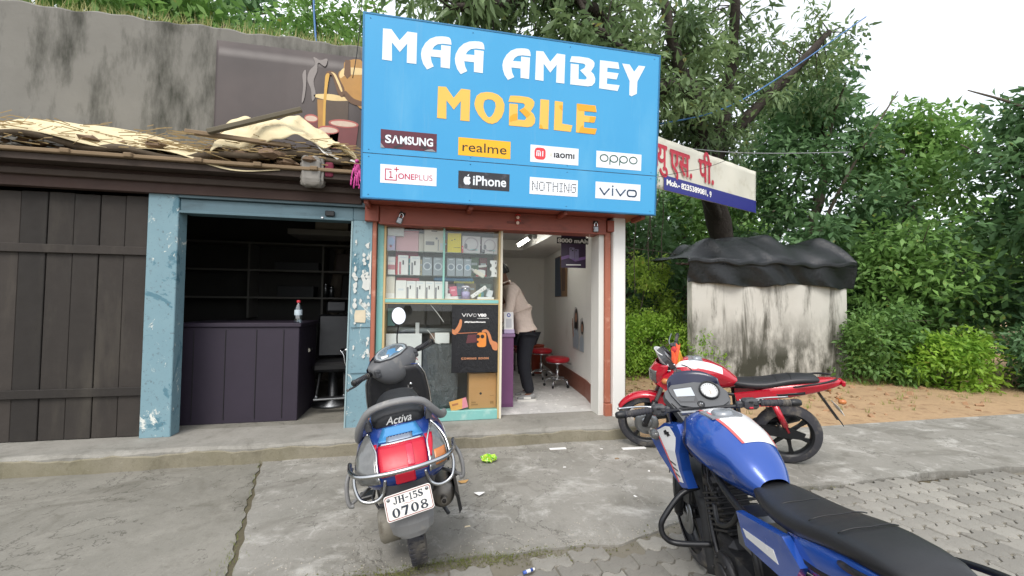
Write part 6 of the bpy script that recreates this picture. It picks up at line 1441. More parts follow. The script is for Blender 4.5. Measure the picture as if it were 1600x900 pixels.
# ------------------------------------------------------------------ motorcycles (+y forward, rear wheel contact at the origin, wheelbase 1.32)
m_bblue = mat('motorcycle blue', '#1d4798', .24, .2, var=.07, vs=4, coat=.7, dirt=('#66718c', .57, .84, 5)); m_navy = mat('navy fairing', '#171b38', .3, var=.1, coat=.3)
m_bwhite = mat('motorcycle white', '#d9dadb', .25, var=.03, coat=.6); m_bred = mat('motorcycle red', '#b5162c', .22, .1, var=.05, coat=.8); m_pin = mat('red pinstripe', '#c25a58', .35)
m_bblack = mat('satin black metal', '#202124', .38, .3, var=.2, vs=12, dirt=('#57534c', .62, .85, 9)); m_matt = mat('matt black fender', '#2b2c2e', .6, var=.15, vs=7, dirt=('#66625a', .60, .82, 6))
m_cgrey = mat('console grey', '#4b4d50', .5, var=.08, vs=10); m_lcd = mat('lcd pane', '#aeb4ba', .15, var=.06); m_fork = mat('fork grey', '#8a8d90', .32, .9, var=.06)
m_engb = mat('engine black', '#2a2a2c', .5, .4, var=.25, vs=16, bump=.2, bs=60, dirt=('#6a655c', .58, .8, 10)); m_tankgrey = mat('tank top grey', '#8f9398', .3, .4, var=.06)
m_black_dark = mat('very dark paint', '#141416', .4, var=.2)
def motorcycle(t, c):
    """c: colours tank, stripe, shroud, fender, cowl, seat, frame; steer angle"""
    SM = steer_matrix((0,1.13,.72), (0,-.42,.9), c['steer'])
    wheel(t, 0, .30, .11, 6, m_bblack, .055, rimr=.215, disc=False, tread=False)
    wheel(t, 1.32, .30, .095, 5, m_bblack, .05, disc=True, rimr=.222, M=SM, tread=False)
    # forks, clamps, fender
    g = G()
    for sx in (-.095, .095): g.tube([(sx,1.285,.42),(sx,1.065,.985)], .0205, 10)
    g.cbox((0,1.10,.90), (.25,.07,.03), .008); g.cbox((0,1.075,.97), (.25,.07,.025), .008); g.xf(SM); fk = g.build('front_fork', c.get('fork', m_fork), t)
    g = G()
    for sx in (-.095, .095): g.tube([(sx,1.335,.29),(sx,1.325,.33),(sx,1.235,.56)], [.026,.030,.033], 10); g.cbox((sx,1.335,.30), (.04,.06,.06), .012)
    g.xf(SM); g.build('fork_lower', m_bblack, fk)
    g = G()
    def ff(a, b):
        an = R(lerp(28, 168, a)); k_ = 2*b-1; r_ = .318+.012*(1-k_*k_)-(.02*max(0,a-.75)*4*abs(k_))
        return (k_*.068*(1-.25*max(0,(.25-a)*4)), 1.32+r_*math.cos(an), .30+r_*math.sin(an)-.035*abs(k_)**3)
    g.grid(ff, 22, 8, thick=.005); g.xf(SM); g.build('front_fender', c['fender'], t)
    g = G()
    for sx in (-1,1): g.loft([[(sx*.075,1.30,.62),(sx*.085,1.30,.62),(sx*.085,1.12,.60),(sx*.075,1.12,.60)],[(sx*.075,1.24,.40),(sx*.09,1.24,.40),(sx*.09,1.15,.42),(sx*.075,1.15,.42)]], True, True, False)
    g.xf(SM); g.build('fender_stay', c['fender'], t)
    # rear splash flap of the front fender
    g = G(); g.grid(lambda a, b: ((2*b-1)*lerp(.075,.088,a), lerp(1.035,.955,a)-.03*(1-(2*b-1)**2), lerp(.52,.16,a)), 8, 6, thick=.006); g.xf(SM); g.build('splash_flap', m_matt, t)
    # frame, engine
    g = G()
    for sx in (-1,1):
        g.tube(smooth_path([(0,1.10,.80),(sx*.05,1.00,.62),(sx*.10,.86,.36),(sx*.11,.70,.24),(sx*.11,.48,.26)], 5), .017, 8)
        g.tube(smooth_path([(0,1.08,.86),(sx*.09,.80,.76),(sx*.12,.45,.70),(sx*.11,-.10,.76)], 5), .016, 8)
        g.tube([(sx*.12,.47,.68),(sx*.12,.42,.30)], .016, 8); g.tube([(sx*.085,.45,.36),(sx*.085,.0,.30)], .022, 8)
    g.build('frame', c['frame'], t)
    g = G(); g.box(-.13,.13,.46,.80,.22,.42,.03); g.box(-.10,.10,.70,.86,.34,.46,.03); en = g.build('engine', m_engb, t)
    g = G(); T = Matrix.Translation((0,.80,.44)) @ Matrix.Rotation(R(-25), 4, 'X')
    for k_ in range(8): g.box(-.095,.095,-.085,.085,.02+k_*.024,.032+k_*.024,.003,T)
    g.box(-.07,.07,-.06,.06,0,.22,.006,T); g.box(-.085,.085,-.075,.075,.215,.28,.02,T); g.build('cylinder_fins', m_engb, en)
    for sx in (-1,1):
        g = G(); g.lathe([(0,.0),(.085,0),(.10,-.012),(.10,-.03)], (sx*.165,.68,.33), (sx,0,0), 22); g.lathe([(0,.012),(.055,.010),(.06,0)], (sx*.165,.68,.33), (sx,0,0), 18)
        g.lathe([(0,.0),(.06,0),(.072,-.012),(.072,-.03)], (sx*.155,.52,.33), (sx,0,0), 18)
        for q in range(6): a = q*1.047; g.lathe([(.008,0),(.008,.006),(0,.007)], (sx*.165,.68+.082*math.cos(a),.33+.082*math.sin(a)), (sx,0,0), 7)
        g.build('engine_cover', m_engb, en)
    g = G()
    for q in range(7): g.tube(smooth_path([(-.02+.012*q,.95,.80),(-.10+.01*q,.86,.68-.01*q),(-.06,.80,.56+.012*q)], 4), .005, 5)
    g.tube(smooth_path([(-.11,.80,.60),(-.135,.72,.55),(-.12,.62,.60),(-.10,.58,.68)], 5), .012, 7); g.build('cables', m_blackp, en)
    g = G(); g.box(-.09,.09,.52,.66,.48,.66,.02); g.build('carburettor', m_dullsteel, en)
    g = G(); g.tube(smooth_path([(.04,.92,.46),(.07,.98,.36),(.10,.90,.22),(.14,.70,.19),(.155,.40,.24),(.16,.22,.30)], 6), .019, 9); g.build('exhaust_pipe', m_bblack, t)
    g = G(); g.lathe([(0,0),(.04,0),(.052,.03),(.055,.30),(.045,.42),(.02,.44)], (.175,.26,.30), (.05,-.96,.24), 18, caps=False); mf_ = g.build('muffler', m_bblack, t); g = G(); g.lathe([(0,0),(.03,0),(.03,.02),(.02,.02)], (.197,-.16,.405), (.05,-.96,.24), 12); g.build('muffler_tip', m_dullsteel, mf_)
    g = G()
    for sx in (-1,1): g.tube([(sx*.12,.02,.36),(sx*.12,.16,.66)], .014, 8); g.tube([(sx*.12,.05,.42),(sx*.12,.145,.62)], .028, 9)
    g.build('rear_shock', c.get('spring', m_bred), t)
    # chain cover, foot pegs, stand
    g = G(); g.prism([(-.10,.30),(.42,.33),(.44,.42),(.0,.40),(-.12,.36)], .02, (-.105,0,0), (0,1,0), (0,0,1), (-1,0,0)); g.build('chain_cover', m_bblack, t)
    for sx in (-1,1):
        g = G(); g.tube([(sx*.12,.44,.30),(sx*.27,.44,.31)], .014, 8); g.tube([(sx*.12,.12,.44),(sx*.25,.12,.45)], .013, 8); g.build('foot_peg', m_blackp, t)
    g = G(); g.tube([(-.12,.60,.24),(-.27,.56,.0+.03)], .012, 7); g.cbox((-.275,.555,.022), (.06,.05,.012), .003); g.build('side_stand', m_bblack, t)
    # tank
    TK = [(.46,.12,.08,.80),(.50,.20,.15,.815),(.58,.27,.22,.835),(.70,.335,.275,.86),(.84,.37,.30,.875),(.95,.36,.275,.88),(1.02,.30,.20,.885),(1.06,.20,.12,.88),(1.075,.10,.05,.875)]
    def tk(y):
        ys_ = [k_[0] for k_ in TK]
        out = []
        for j in (1,2,3): out.append(sum(interp([(k_[0],k_[j]) for k_ in TK], min(ys_[-1], max(ys_[0], y+e)))*w_ for e, w_ in ((-.03,.25),(0,.5),(.03,.25))))
        return out
    def tankS(y, a, off=0.0):      # a: angle from +x over the top to -x
        w_, h_, cz = tk(y); p_ = 2.7; cc, ss = math.cos(a), math.sin(a)
        x = math.copysign(abs(cc)**(2/p_), cc)*(w_/2+off); z = math.copysign(abs(ss)**(2/p_), ss)*(h_/2+off)
        if z < 0: x *= 1-.35*(-z/(h_/2+off))
        else: x *= 1-.16*(z/(h_/2))**2
        # knee scoop at the rear flanks
        k_ = max(0, 1-abs(y-.60)/.16)*max(0, 1-abs(z+.02)/.10); x *= 1-.22*k_
        return (x, y, cz+z)
    g = G(); g.grid(lambda a, b: tankS(lerp(.46,1.075,b), a*2*math.pi), 40, 26); g.xf(Matrix.Identity(4)); tank = g.build('fuel_tank', c['tank'], t)
    g = G(); g.grid(lambda a, b: tankS(lerp(.60,1.06,b), lerp(c['s0'](b), c['s1'](b), a), .0018), 12, 24); g.build('tank_stripe', c['stripe'], tank)
    for f_ in (c['s0'], c['s1']):
        g = G(); g.grid(lambda a, b: tankS(lerp(.60,1.06,b), f_(b)+lerp(-.045,.045,a), .0026), 2, 24); g.build('pinstripe', c['pin'], tank)
    # groove line on each flank
    for sg in (0, 1):
        g = G(); P_ = [tankS(y, (math.pi-a if sg else a), .002) for y, a in ((.98,.75),(.94,.60),(.90,.42),(.88,.20),(.885,.0),(.87,-.25),(.82,-.5))]
        g.tube(smooth_path(P_, 4), .006, 6); g.build('flank_groove', mat('groove navy', '#10183a', .4) if c['kind'] == 'blue' else m_black_dark, tank)
    g = G(); g.lathe([(0,.016),(.038,.016),(.048,.010),(.052,.0),(.052,-.02)], (0,.83,1.022), (0,.05,1), 22); g.build('fuel_cap', m_tankgrey, tank)
    g = G(); g.loft([[(-.075,.78,1.012),(.075,.78,1.012),(.075,.78,1.02),(-.075,.78,1.02)],[(-.085,.90,1.010),(.085,.90,1.010),(.08,.90,1.022),(-.08,.90,1.022)],[(-.06,1.0,.975),(.06,1.0,.975),(.055,1.0,.988),(-.055,1.0,.988)]], True, True, False); g.build('tank_top_plate', c.get('plate', m_tankgrey), tank)
    # shrouds
    for sx in (-1,1):
        out = [(1.215,.80),(1.16,.865),(1.07,.93),(.97,.945),(.93,.90),(.955,.80),(.965,.70),(.945,.615),(1.0,.60),(1.06,.655),(1.13,.73)]
        def shr(poly, d0, d1):
            bx = lambda y: .192+.30*max(0, y-.95)-.25*max(0, y-1.12)
            n = len(poly); vsA = [(sx*(bx(y)+d0-.12*abs(z-.80)), y, z) for y, z in poly]; vsB = [(sx*(bx(y)+d1-.12*abs(z-.80)), y, z) for y, z in poly]
            tri = tessellate_polygon([[Vector((y, z, 0)) for y, z in poly]])
            return G().add(vsA+vsB, [tuple(q) for q in tri]+[tuple(i+n for i in reversed(q)) for q in tri]+[(i,(i+1) % n,(i+1) % n+n,i+n) for i in range(n)])
        sh = shr(out, -.05, 0).build('tank_shroud', c['tank'], t)
        shr([(1.13,.875),(1.06,.915),(1.0,.925),(.975,.89),(.985,.80),(.99,.70),(.975,.635),(1.005,.63),(1.03,.70),(1.06,.79)], .0, .002).build('shroud_panel', c['shroud'], sh)
        shr([(1.138,.875),(1.146,.872),(1.07,.785),(1.04,.70),(1.012,.625),(1.004,.628),(1.03,.70),(1.062,.79)], .0022, .0042).build('pinstripe', c['pin'], sh)
        shr([(1.07,.885),(1.055,.897),(1.045,.888),(1.03,.892),(1.028,.880),(1.015,.876),(1.03,.872),(1.035,.862),(1.047,.872),(1.06,.868)], .0022, .0044).build('emblem_print', m_ink_k, sh)
        for q in range(3): shr([(1.045-.012*q,.735-.03*q),(1.002-.006*q,.725-.03*q),(1.001-.006*q,.717-.03*q),(1.043-.012*q,.726-.03*q)], .0022, .004).build('slash_print', m_dgrey, sh)
    # seat, side panel, tail
    g = G(); rings = [seg_ring(0,y,z,w_,h_,14,3) for y,z,w_,h_ in ((-.24,.865,.14,.05),(-.20,.875,.20,.075),(-.02,.865,.23,.08),(.10,.835,.25,.085),(.22,.80,.265,.085),(.38,.79,.24,.085),(.50,.80,.16,.06),(.53,.80,.08,.03))]
    g.loft(rings); se_ = g.build('seat', m_seat, t, sub=1)
    for yy, zz, ww in ((.12,.8785,.20),(.0,.902,.19),(.30,.838,.19)):
        g = G(); g.tube([((q/6-1)*ww/2, yy+.012*abs(q/6-1), zz-.014*abs(q/6-1)**3) for q in range(13)], .0022, 4); g.build('seam', m_blackp, se_)
    g = G(); rings = [seg_ring(0,y,z,w_,h_,14,3.2) for y,z,w_,h_ in ((-.42,.86,.08,.05),(-.36,.85,.15,.09),(-.2,.81,.22,.13),(.0,.77,.26,.16),(.16,.74,.27,.17),(.30,.72,.25,.17))]
    g.loft(rings); g.build('tail_cowl', c['tank'], t, sub=1)
    g = G(); g.cbox((0,-.425,.85), (.12,.03,.05), .01); g.build('tail_lamp', m_redlens, t)
    for sx in (-1,1):
        g = G(); g.prism([(.18,.62),(.46,.60),(.50,.72),(.20,.78),(.12,.72)], .03, (sx*.125,0,0), (0,1,0), (0,0,1), (sx,0,0)); sp_ = g.build('side_panel', c.get('side', c['tank']), t)
        g = G(); g.prism([(.24,.66),(.44,.645),(.46,.67),(.26,.70)], .0015, (sx*.1555,0,0), (0,1,0), (0,0,1), (sx,0,0)); g.build('side_stripe', c['stripe'], sp_)
        g = G(); g.tube(smooth_path([(sx*.10,.02,.80),(sx*.142,-.10,.845),(sx*.135,-.26,.885),(sx*.07,-.36,.90)], 5), .010, 8); g.build('grab_bar', m_bblack, t)
        g = G(); g.tube([(sx*.05,-.36,.72),(sx*.14,-.38,.72)], .006, 6); g.lathe([(.0,-.03),(.02,-.02),(.026,0),(.02,.03),(0,.035)], (sx*.165,-.38,.72), (0,1,0), 10); g.build('rear_indicator', m_amber, t)
    g = G(); g.grid(lambda a, b: ((2*b-1)*.075, lerp(-.24,-.42,a)-.01, lerp(.74,.47,a)-.02*(2*b-1)**2), 8, 4, thick=.006); g.build('rear_fender', m_matt, t)
    g = G(); g.cbox((0,-.405,.60), (.19,.004,.09), .001, (R(-30),0,0)); g.build('number_plate', m_plate, t)
    # handlebar with grips, levers, switch blocks
    HT = SM @ Matrix.Diagonal((c.get('wide', 1), 1, 1, 1)) @ Matrix.Translation((0,1.075,.99)) @ Matrix.Rotation(R(c.get('tilt', 0)), 4, 'Y') @ Matrix.Translation((0,-1.075,-.99)); hbm = lambda g: g.xf(HT)
    g = G(); g.tube(smooth_path([(-.37,.985,1.005),(-.24,1.01,1.01),(-.15,1.06,.985),(0,1.075,.99),(.15,1.06,.985),(.24,1.01,1.01),(.37,.985,1.005)], 5), .0115, 8); bar = hbm(g).build('handlebar', m_bblack, t)
    for sx in (-1,1):
        g = G(); g.tube([(sx*.245,1.009,1.01),(sx*.365,.986,1.005)], .0175, 12)
        for k_ in range(8):
            p = Vector((sx*.25,1.008,1.01)).lerp(Vector((sx*.36,.987,1.005)), k_/7); g.tube([p-Vector((sx*.003,0,0)), p+Vector((sx*.003,0,0))], .0192, 12)
        gr = hbm(g).build('grip', m_rubber, t)
        g = G(); g.lathe([(.013,-.004),(.019,.0),(.021,.012),(.019,.034),(.014,.042),(0,.043)], (sx*.366,.986,1.005), (sx,-.17,-.02), 14); hbm(g).build('bar_end', m_blackp, gr)
        g = G(); g.tube(smooth_path([(sx*.19,1.05,1.005),(sx*.235,1.075,1.012),(sx*.30,1.070,1.018),(sx*.385,1.045,1.022)], 5), [.007]*13+[.006]*2+[.009], 7, flat=.7); hbm(g).build('lever', m_steel if sx < 0 else m_dullsteel, gr)
        g = G(); g.cbox((sx*.205,1.018,1.007), (.062,.055,.058), .012); g.cbox((sx*.205,1.045,1.012), (.05,.05,.036), .008); g.cbox((sx*.165,1.04,1.0), (.03,.035,.035), .008); sw = hbm(g).build('switch_block', m_dgrey, t)
        for dx, dz, m_ in ((-.008,.016,m_blackp),(.012,.0,m_ink_k),(-.01,-.016,m_bred if sx > 0 else m_blackp)):
            g = G(); g.cbox((sx*.205+dx,.988,1.007+dz), (.018,.010,.011), .003); hbm(g).build('switch', m_, sw)
    hbm = lambda g: g.xf(SM)
    # console seen from the saddle
    O = Vector((0,1.085,1.005)); V = Vector((0,.66,.75)).normalized(); N = Vector((0,-.75,.66)).normalized(); CP = Plane(O, (1,0,0), V, N)
    z2 = lambda pts: [((x-830)*.00064, (390-y)*.00064+.02) for x, y in pts]
    g = G(); CP.prism(g, z2([(560,290),(640,220),(850,205),(1050,240),(1105,320),(1100,420),(1060,470),(1010,570),(850,640),(815,640),(650,570),(600,440),(555,340)]), -.05, .0); con = hbm(g).build('console', m_cgrey, t)
    g = G(); CP.prism(g, z2([(600,280),(650,235),(850,220),(1040,250),(1085,320),(1080,420),(1020,455),(900,460),(760,455),(660,430),(610,330)]), .0, .012); hbm(g).build('console_face', m_cgrey, con)
    g = G(); CP.prism(g, z2([(640,275),(800,265),(810,350),(650,345)]), .012, .0135); hbm(g).build('display', m_lcd, con)
    g = G(); CP.prism(g, z2([(625,265),(808,253),(822,415),(660,408)]), .012, .0126); hbm(g).build('display_surround', m_dgrey, con)
    g = G(); CP.prism(g, z2([(650,362),(805,360),(780,400),(672,396)]), .0126, .0138); hbm(g).build('lower_display', m_cgrey, con)
    ex, ey = z2([(945,310)])[0]
    g = G(); g.lathe([(.050,-.01),(.056,.012),(.056,.026),(.052,.030),(.048,.026),(.047,.016)], CP.pt(ex,ey,0), N, 28, caps=False); dl = hbm(g).build('rev_counter', m_blackp, con)
    g = G(); g.lathe([(0,.016),(.048,.016),(.048,.018),(0,.018)], CP.pt(ex,ey,0), N, 28, caps=False); hbm(g).build('dial_face', mat('dial white', '#dfe2e4', .3, var=.02), dl)
    g = G()
    for q in range(13):
        a = -2.3+q*.34; d_ = (math.sin(a), math.cos(a)); nx = (d_[1]*.001, -d_[0]*.001)
        CP.prism(g, [(ex+d_[0]*.034+nx[0],ey+d_[1]*.034+nx[1]),(ex+d_[0]*.042+nx[0],ey+d_[1]*.042+nx[1]),(ex+d_[0]*.042-nx[0],ey+d_[1]*.042-nx[1]),(ex+d_[0]*.034-nx[0],ey+d_[1]*.034-nx[1])], .018, .0188)
    hbm(g).build('dial_ticks', m_ink_k, dl)
    g = G(); CP.prism(g, [(ex-.004,ey-.026),(ex+.006,ey-.026),(ex+.007,ey+.002),(ex-.002,ey+.004)], .018, .0192); hbm(g).build('dial_window', mat('dial amber grey', '#a9a39a', .3), dl)
    g = G(); CP.prism(g, [(ex-.001,ey-.002),(ex+.002,ey),(ex+.030,ey+.022)], .0192, .02); hbm(g).build('needle', m_bred, dl)
    ex, ey = z2([(835,432)])[0]
    g = G(); g.lathe([(.0,.016),(.016,.016),(.021,.012),(.021,-.01)], CP.pt(ex,ey,0), N, 20); kb = hbm(g).build('emblem_boss', m_blackp, con)
    g = G(); CP.prism(g, [(ex-.011,ey-.006),(ex-.002,ey+.004),(ex+.004,ey-.004),(ex+.012,ey+.006),(ex+.003,ey+.000),(ex-.003,ey+.007)], .016, .0175); hbm(g).build('emblem_print', m_steel, kb)
    g = G(); CP.prism(g, z2([(750,490),(900,490),(915,540),(830,605),(755,560)]), .0, .008); hbm(g).build('pilot_surround', m_tankgrey, con)
    g = G(); CP.prism(g, z2([(768,505),(885,505),(892,540),(830,588),(772,550)]), .008, .014); hbm(g).build('pilot_lens', m_clearlens, con)
    g = G(); CP.prism(g, z2([(590,400),(640,480),(760,560),(830,640),(850,640),(1005,560),(1012,520),(960,560),(850,615),(760,545),(650,470)]), .0, .010); hbm(g).build('console_trim', m_dgrey, con)
    # nose: dark visor behind the console, cowl sides, headlamp
    g = G()
    def vis(a, b):
        an = lerp(-1.25, 1.25, a); top = 1.0-.25*abs(math.sin(an))**3
        return (.172*math.sin(an)*(1-.10*b), 1.10+.115*math.cos(an)+.06*b-.03, .965+b*.20*top*(1 if c['kind'] == 'blue' else .72))
    g.grid(vis, 24, 8, thick=.006); hbm(g).build('visor', c['visor'], t)
    g = G()
    def nose(a, b):
        an = lerp(-1.45, 1.45, a); w_ = interp([(0,.06),(.25,.12),(.6,.155),(1,.168)], b)
        return (w_*math.sin(an), 1.08+interp([(0,.12),(.3,.185),(.65,.19),(1,.13)], b)*math.cos(an)+.02, lerp(.70,.975,b))
    g.grid(nose, 20, 10, thick=.008); nz = hbm(g).build('headlamp_cowl', c['cowl'], t)
    g = G()
    def lampf(a, b):
        an = lerp(-.85, .85, a); b2 = lerp(.18, .72, b); w_ = interp([(0,.06),(.25,.12),(.6,.155),(1,.168)], b2)
        return ((w_+.004)*math.sin(an), 1.105+interp([(0,.12),(.3,.185),(.65,.19),(1,.13)], b2)*math.cos(an), lerp(.70,.975,b2))
    g.grid(lampf, 14, 8, thick=.008); hbm(g).build('headlamp', m_clearlens, nz)
    for sx in (-1,1):
        g = G(); g.tube([(sx*.12,1.12,.84),(sx*.22,1.13,.84)], .007, 6); ind = hbm(g).build('indicator_stalk', m_blackp, t)
        g = G(); g.lathe([(0,-.045),(.022,-.04),(.030,-.01),(.026,.03),(.0,.045)], (sx*.25,1.14,.84), (0,1,0), 12); hbm(g).build('front_indicator', m_amber if c['kind'] != 'blue' else m_clearlens, ind)
    # crash guard
    if c.get('guard', True):
        for sx in (-1,1):
            g = G(); g.tube(smooth_path([(sx*.10,.985,.60),(sx*.20,.98,.575),(sx*.31,.96,.48),(sx*.335,.955,.43),(sx*.325,.94,.385),(sx*.27,.92,.36),(sx*.12,.86,.37)], 6), .0145, 9); g.build('crash_guard', m_bblack, t)
    return t
blue = thing('motorcycle', 'blue motorcycle with white stripes, its round white dial and handlebar turned towards the viewer', 'motorcycle', (1.365, .95, 0), (0, R(-7), R(-11)), scale=.95)
motorcycle(blue, dict(kind='blue', wide=1.2, steer=R(-4), tank=m_bblue, stripe=m_bwhite, shroud=m_bwhite, fender=m_matt, cowl=m_navy, visor=m_navy, pin=m_pin, frame=m_bblack, s0=lambda b: lerp(.60,.50,b), s1=lambda b: lerp(1.75,1.9,b)))
red = thing('motorcycle', 'red and white motorcycle beside the dirt yard with an orange cloth tied to its handlebar', 'motorcycle', (3.375, 3.354, 0), (0, R(-9), R(60)), scale=.95)
motorcycle(red, dict(kind='red', steer=R(2), tank=m_bred, stripe=m_bwhite, shroud=m_bred, fender=m_bred, cowl=m_bred, visor=m_bwhite, pin=m_bred, frame=m_bblack, s0=lambda b: 1.9, s1=lambda b: lerp(2.75,2.6,b), guard=False, tilt=-26))
# cloth garland on the red motorcycle's handlebar
MW = Matrix.Translation(red.location) @ red.rotation_euler.to_matrix().to_4x4() @ Matrix.Scale(.95, 4)
hp = MW @ Vector((-.03,1.04,1.08))
t = thing('orange_cloth', 'orange cloth with golden fringe tied round the handlebar of the red motorcycle', 'cloth', hp)
m_orc = mat('orange cloth', '#e0572f', .75, var=.15, vs=14, bump=.2, bs=90); m_gold = mat('gold fringe', '#d3a23a', .5, .3, var=.2, vs=30)
for q in range(3):
    g = G()
    def cl(a, b, q=q): return (-.035+.025*q+.03*(b-.5)-.10*a*a*.2+.01*math.sin(8*a+q), -.02-.012*math.sin(3.1*b)+.012*math.sin(7*a+2*b+q), .03-.37*a-.02*math.sin(3*b)+.03*q)
    g.grid(cl, 12, 5, thick=.003); g.build('cloth_tail', m_orc, t)
g = G(); g.lathe([(.0,-.03),(.03,-.025),(.036,0),(.03,.025),(0,.03)], (0,0,.02), (0,1,.3), 10); g.build('knot', mat('deep red cloth', '#b52e33', .8, var=.15), t)
for q in range(9):
    g = G(); x0 = .005+.008*q; g.tube(smooth_path([(x0*.5,-.03,.02),(x0+.004*math.sin(q),-.035,-.10),(x0+.012*math.sin(q*2.1),-.03,-.20-.012*(q % 4))], 4), .0035, 5); g.build('fringe', m_gold, t)
# ------------------------------------------------------------------ customer leaning over the counter
def skin_body(name, nodes, edges, m, parent, sub=2):
    """nodes: name -> (x,y,z,r or (rx,ry)); first node is the root"""
    keys = list(nodes); me = bpy.data.meshes.new(name)
    me.from_pydata([nodes[k_][:3] for k_ in keys], [(keys.index(a), keys.index(b)) for a, b in edges], [])
    o = bpy.data.objects.new(name, me); COL.objects.link(o); o.parent = parent; me.materials.append(m)
    md = o.modifiers.new('skin', 'SKIN'); md.use_smooth_shade = True
    sv = me.skin_vertices[0].data
    for i, k_ in enumerate(keys):
        r = nodes[k_][3]; sv[i].radius = r if isinstance(r, tuple) else (r, r); sv[i].use_root = (i == 0)
    s_ = o.modifiers.new('sub', 'SUBSURF'); s_.levels = sub; s_.render_levels = sub
    return o
PX, PY, PZ = 1.40, 5.62, ZT+.003
man = thing('person', 'person in a beige shirt, black trousers and grey-white shoes leaning over the purple counter', 'person', (PX, PY, PZ))
m_sk = mat('skin', '#6f4a36', .5, var=.06, vs=12); m_shirt = mat('beige shirt', '#dccabd', .8, var=.06, vs=7, bump=.6, bs=11, bd=.03); m_trs = mat('black trousers', '#15171f', .85, var=.2, vs=9, bump=.2, bs=30)
m_hair = mat('black hair', '#0d0c0c', .5, var=.3, vs=40, bump=.4, bs=90); m_shoe = mat('grey shoe', '#8b8b8a', .6, var=.15, vs=14); m_sole = mat('white sole', '#d5d3cd', .5, var=.05)
# faces -x, y to the far side; z up from the floor
N_ = dict(pelvis=(-.02,0,.96,(.105,.095)), waist=(-.05,0,1.12,(.105,.09)), chest=(-.16,0,1.36,(.13,.10)), upper=(-.235,0,1.49,(.12,.08)), neck=(-.30,0,1.60,.058), skull0=(-.345,0,1.665,.075), skull=(-.375,0,1.73,.088), crown=(-.375,0,1.80,.060),
 sl=(-.24,-.17,1.50,.072), el=(-.29,-.235,1.22,.050), wl=(-.46,-.16,1.02,.034), hl=(-.53,-.13,.985,(.036,.018)), sr=(-.24,.17,1.50,.072), er=(-.33,.235,1.24,.050), wr=(-.50,.17,1.03,.034), hr=(-.57,.14,.985,(.036,.018)),
 pl=(0,-.095,.86,.080), kl=(-.055,-.11,.50,.070), al=(.035,-.12,.10,.040), tl=(-.06,-.12,.036,.024), pr=(0,.095,.86,.080), kr=(-.02,.11,.50,.070), ar=(.06,.12,.10,.040), tr=(-.03,.12,.036,.024))
for sd_, hx, hy, hz, s_ in (('l',-.53,-.13,.985,1), ('r',-.57,.14,.985,-1)):
    for i, (dy, ln) in enumerate(((-.030,.070),(-.010,.082),(.010,.078),(.030,.062))):
        N_[f'f{sd_}{i}a'] = (hx-.04, hy+dy*.9, hz-.002, .0095); N_[f'f{sd_}{i}b'] = (hx-.04-ln*.55, hy+dy, hz-.006, .0085); N_[f'f{sd_}{i}c'] = (hx-.04-ln, hy+dy*1.05, hz-.020, .007)
    N_[f't{sd_}a'] = (hx+.0, hy+.036*s_, hz-.006, .011); N_[f't{sd_}b'] = (hx-.045, hy+.058*s_, hz-.016, .009)
E_ = [('pelvis','waist'),('waist','chest'),('chest','upper'),('upper','neck'),('neck','skull0'),('skull0','skull'),('skull','crown'),('upper','sl'),('sl','el'),('el','wl'),('wl','hl'),('upper','sr'),('sr','er'),('er','wr'),('wr','hr'),('pelvis','pl'),('pl','kl'),('kl','al'),('al','tl'),('pelvis','pr'),('pr','kr'),('kr','ar'),('ar','tr')]
for sd_ in 'lr':
    for i in range(4): E_ += [(f'h{sd_}', f'f{sd_}{i}a'), (f'f{sd_}{i}a', f'f{sd_}{i}b'), (f'f{sd_}{i}b', f'f{sd_}{i}c')]
    E_ += [(f'h{sd_}', f't{sd_}a'), (f't{sd_}a', f't{sd_}b')]
skin_body('body', N_, E_, m_sk, man)
# face pieces: looks down and to -x
g = G(); g.lathe([(0,.03),(.012,.012),(.018,0),(.012,-.01)], (-.462,0,1.70), (-.9,0,-.45), 8); g.build('nose', m_sk, man)
for sy in (-1,1):
    g = G(); g.lathe([(0,.012),(.009,.008),(.012,0),(.009,-.008)], (-.447,.032*sy,1.728), (-1,0,-.2), 10); g.build('eye', mat('eye', '#d8d5cf', .3), man)
    g = G(); g.lathe([(0,-.010),(.018,-.008),(.028,0),(.018,.008),(0,.01)], (-.362,.094*sy,1.715), (.3,sy,0), 10); g.build('ear', m_sk, man)
g = G(); g.tube([(-.440,-.022,1.665),(-.448,0,1.663),(-.440,.022,1.665)], .006, 6); g.build('mouth', mat('lip', '#6b3d34', .5), man)
# hair: shaggy cap over the back and top of the skull
g = G()
def hairf(a, b):
    t_ = a*2*math.pi; p = b*1.95; r = .108*(1+.05*math.sin(9*t_+5*p)+.03*math.sin(23*t_))
    fwd = math.cos(t_); k_ = 1.0 if fwd < .35 else 1-.40*(fwd-.35)
    ph = p*k_
    v = Vector((-r*math.sin(ph)*fwd*1.02, r*math.sin(ph)*math.sin(t_)*.93, r*1.02*math.cos(ph)))
    return Matrix.Rotation(R(-14), 3, 'Y') @ v + Vector((-.368,0,1.752))
g.grid(hairf, 36, 12, thick=.008); g.build('hair', m_hair, man, sub=1)
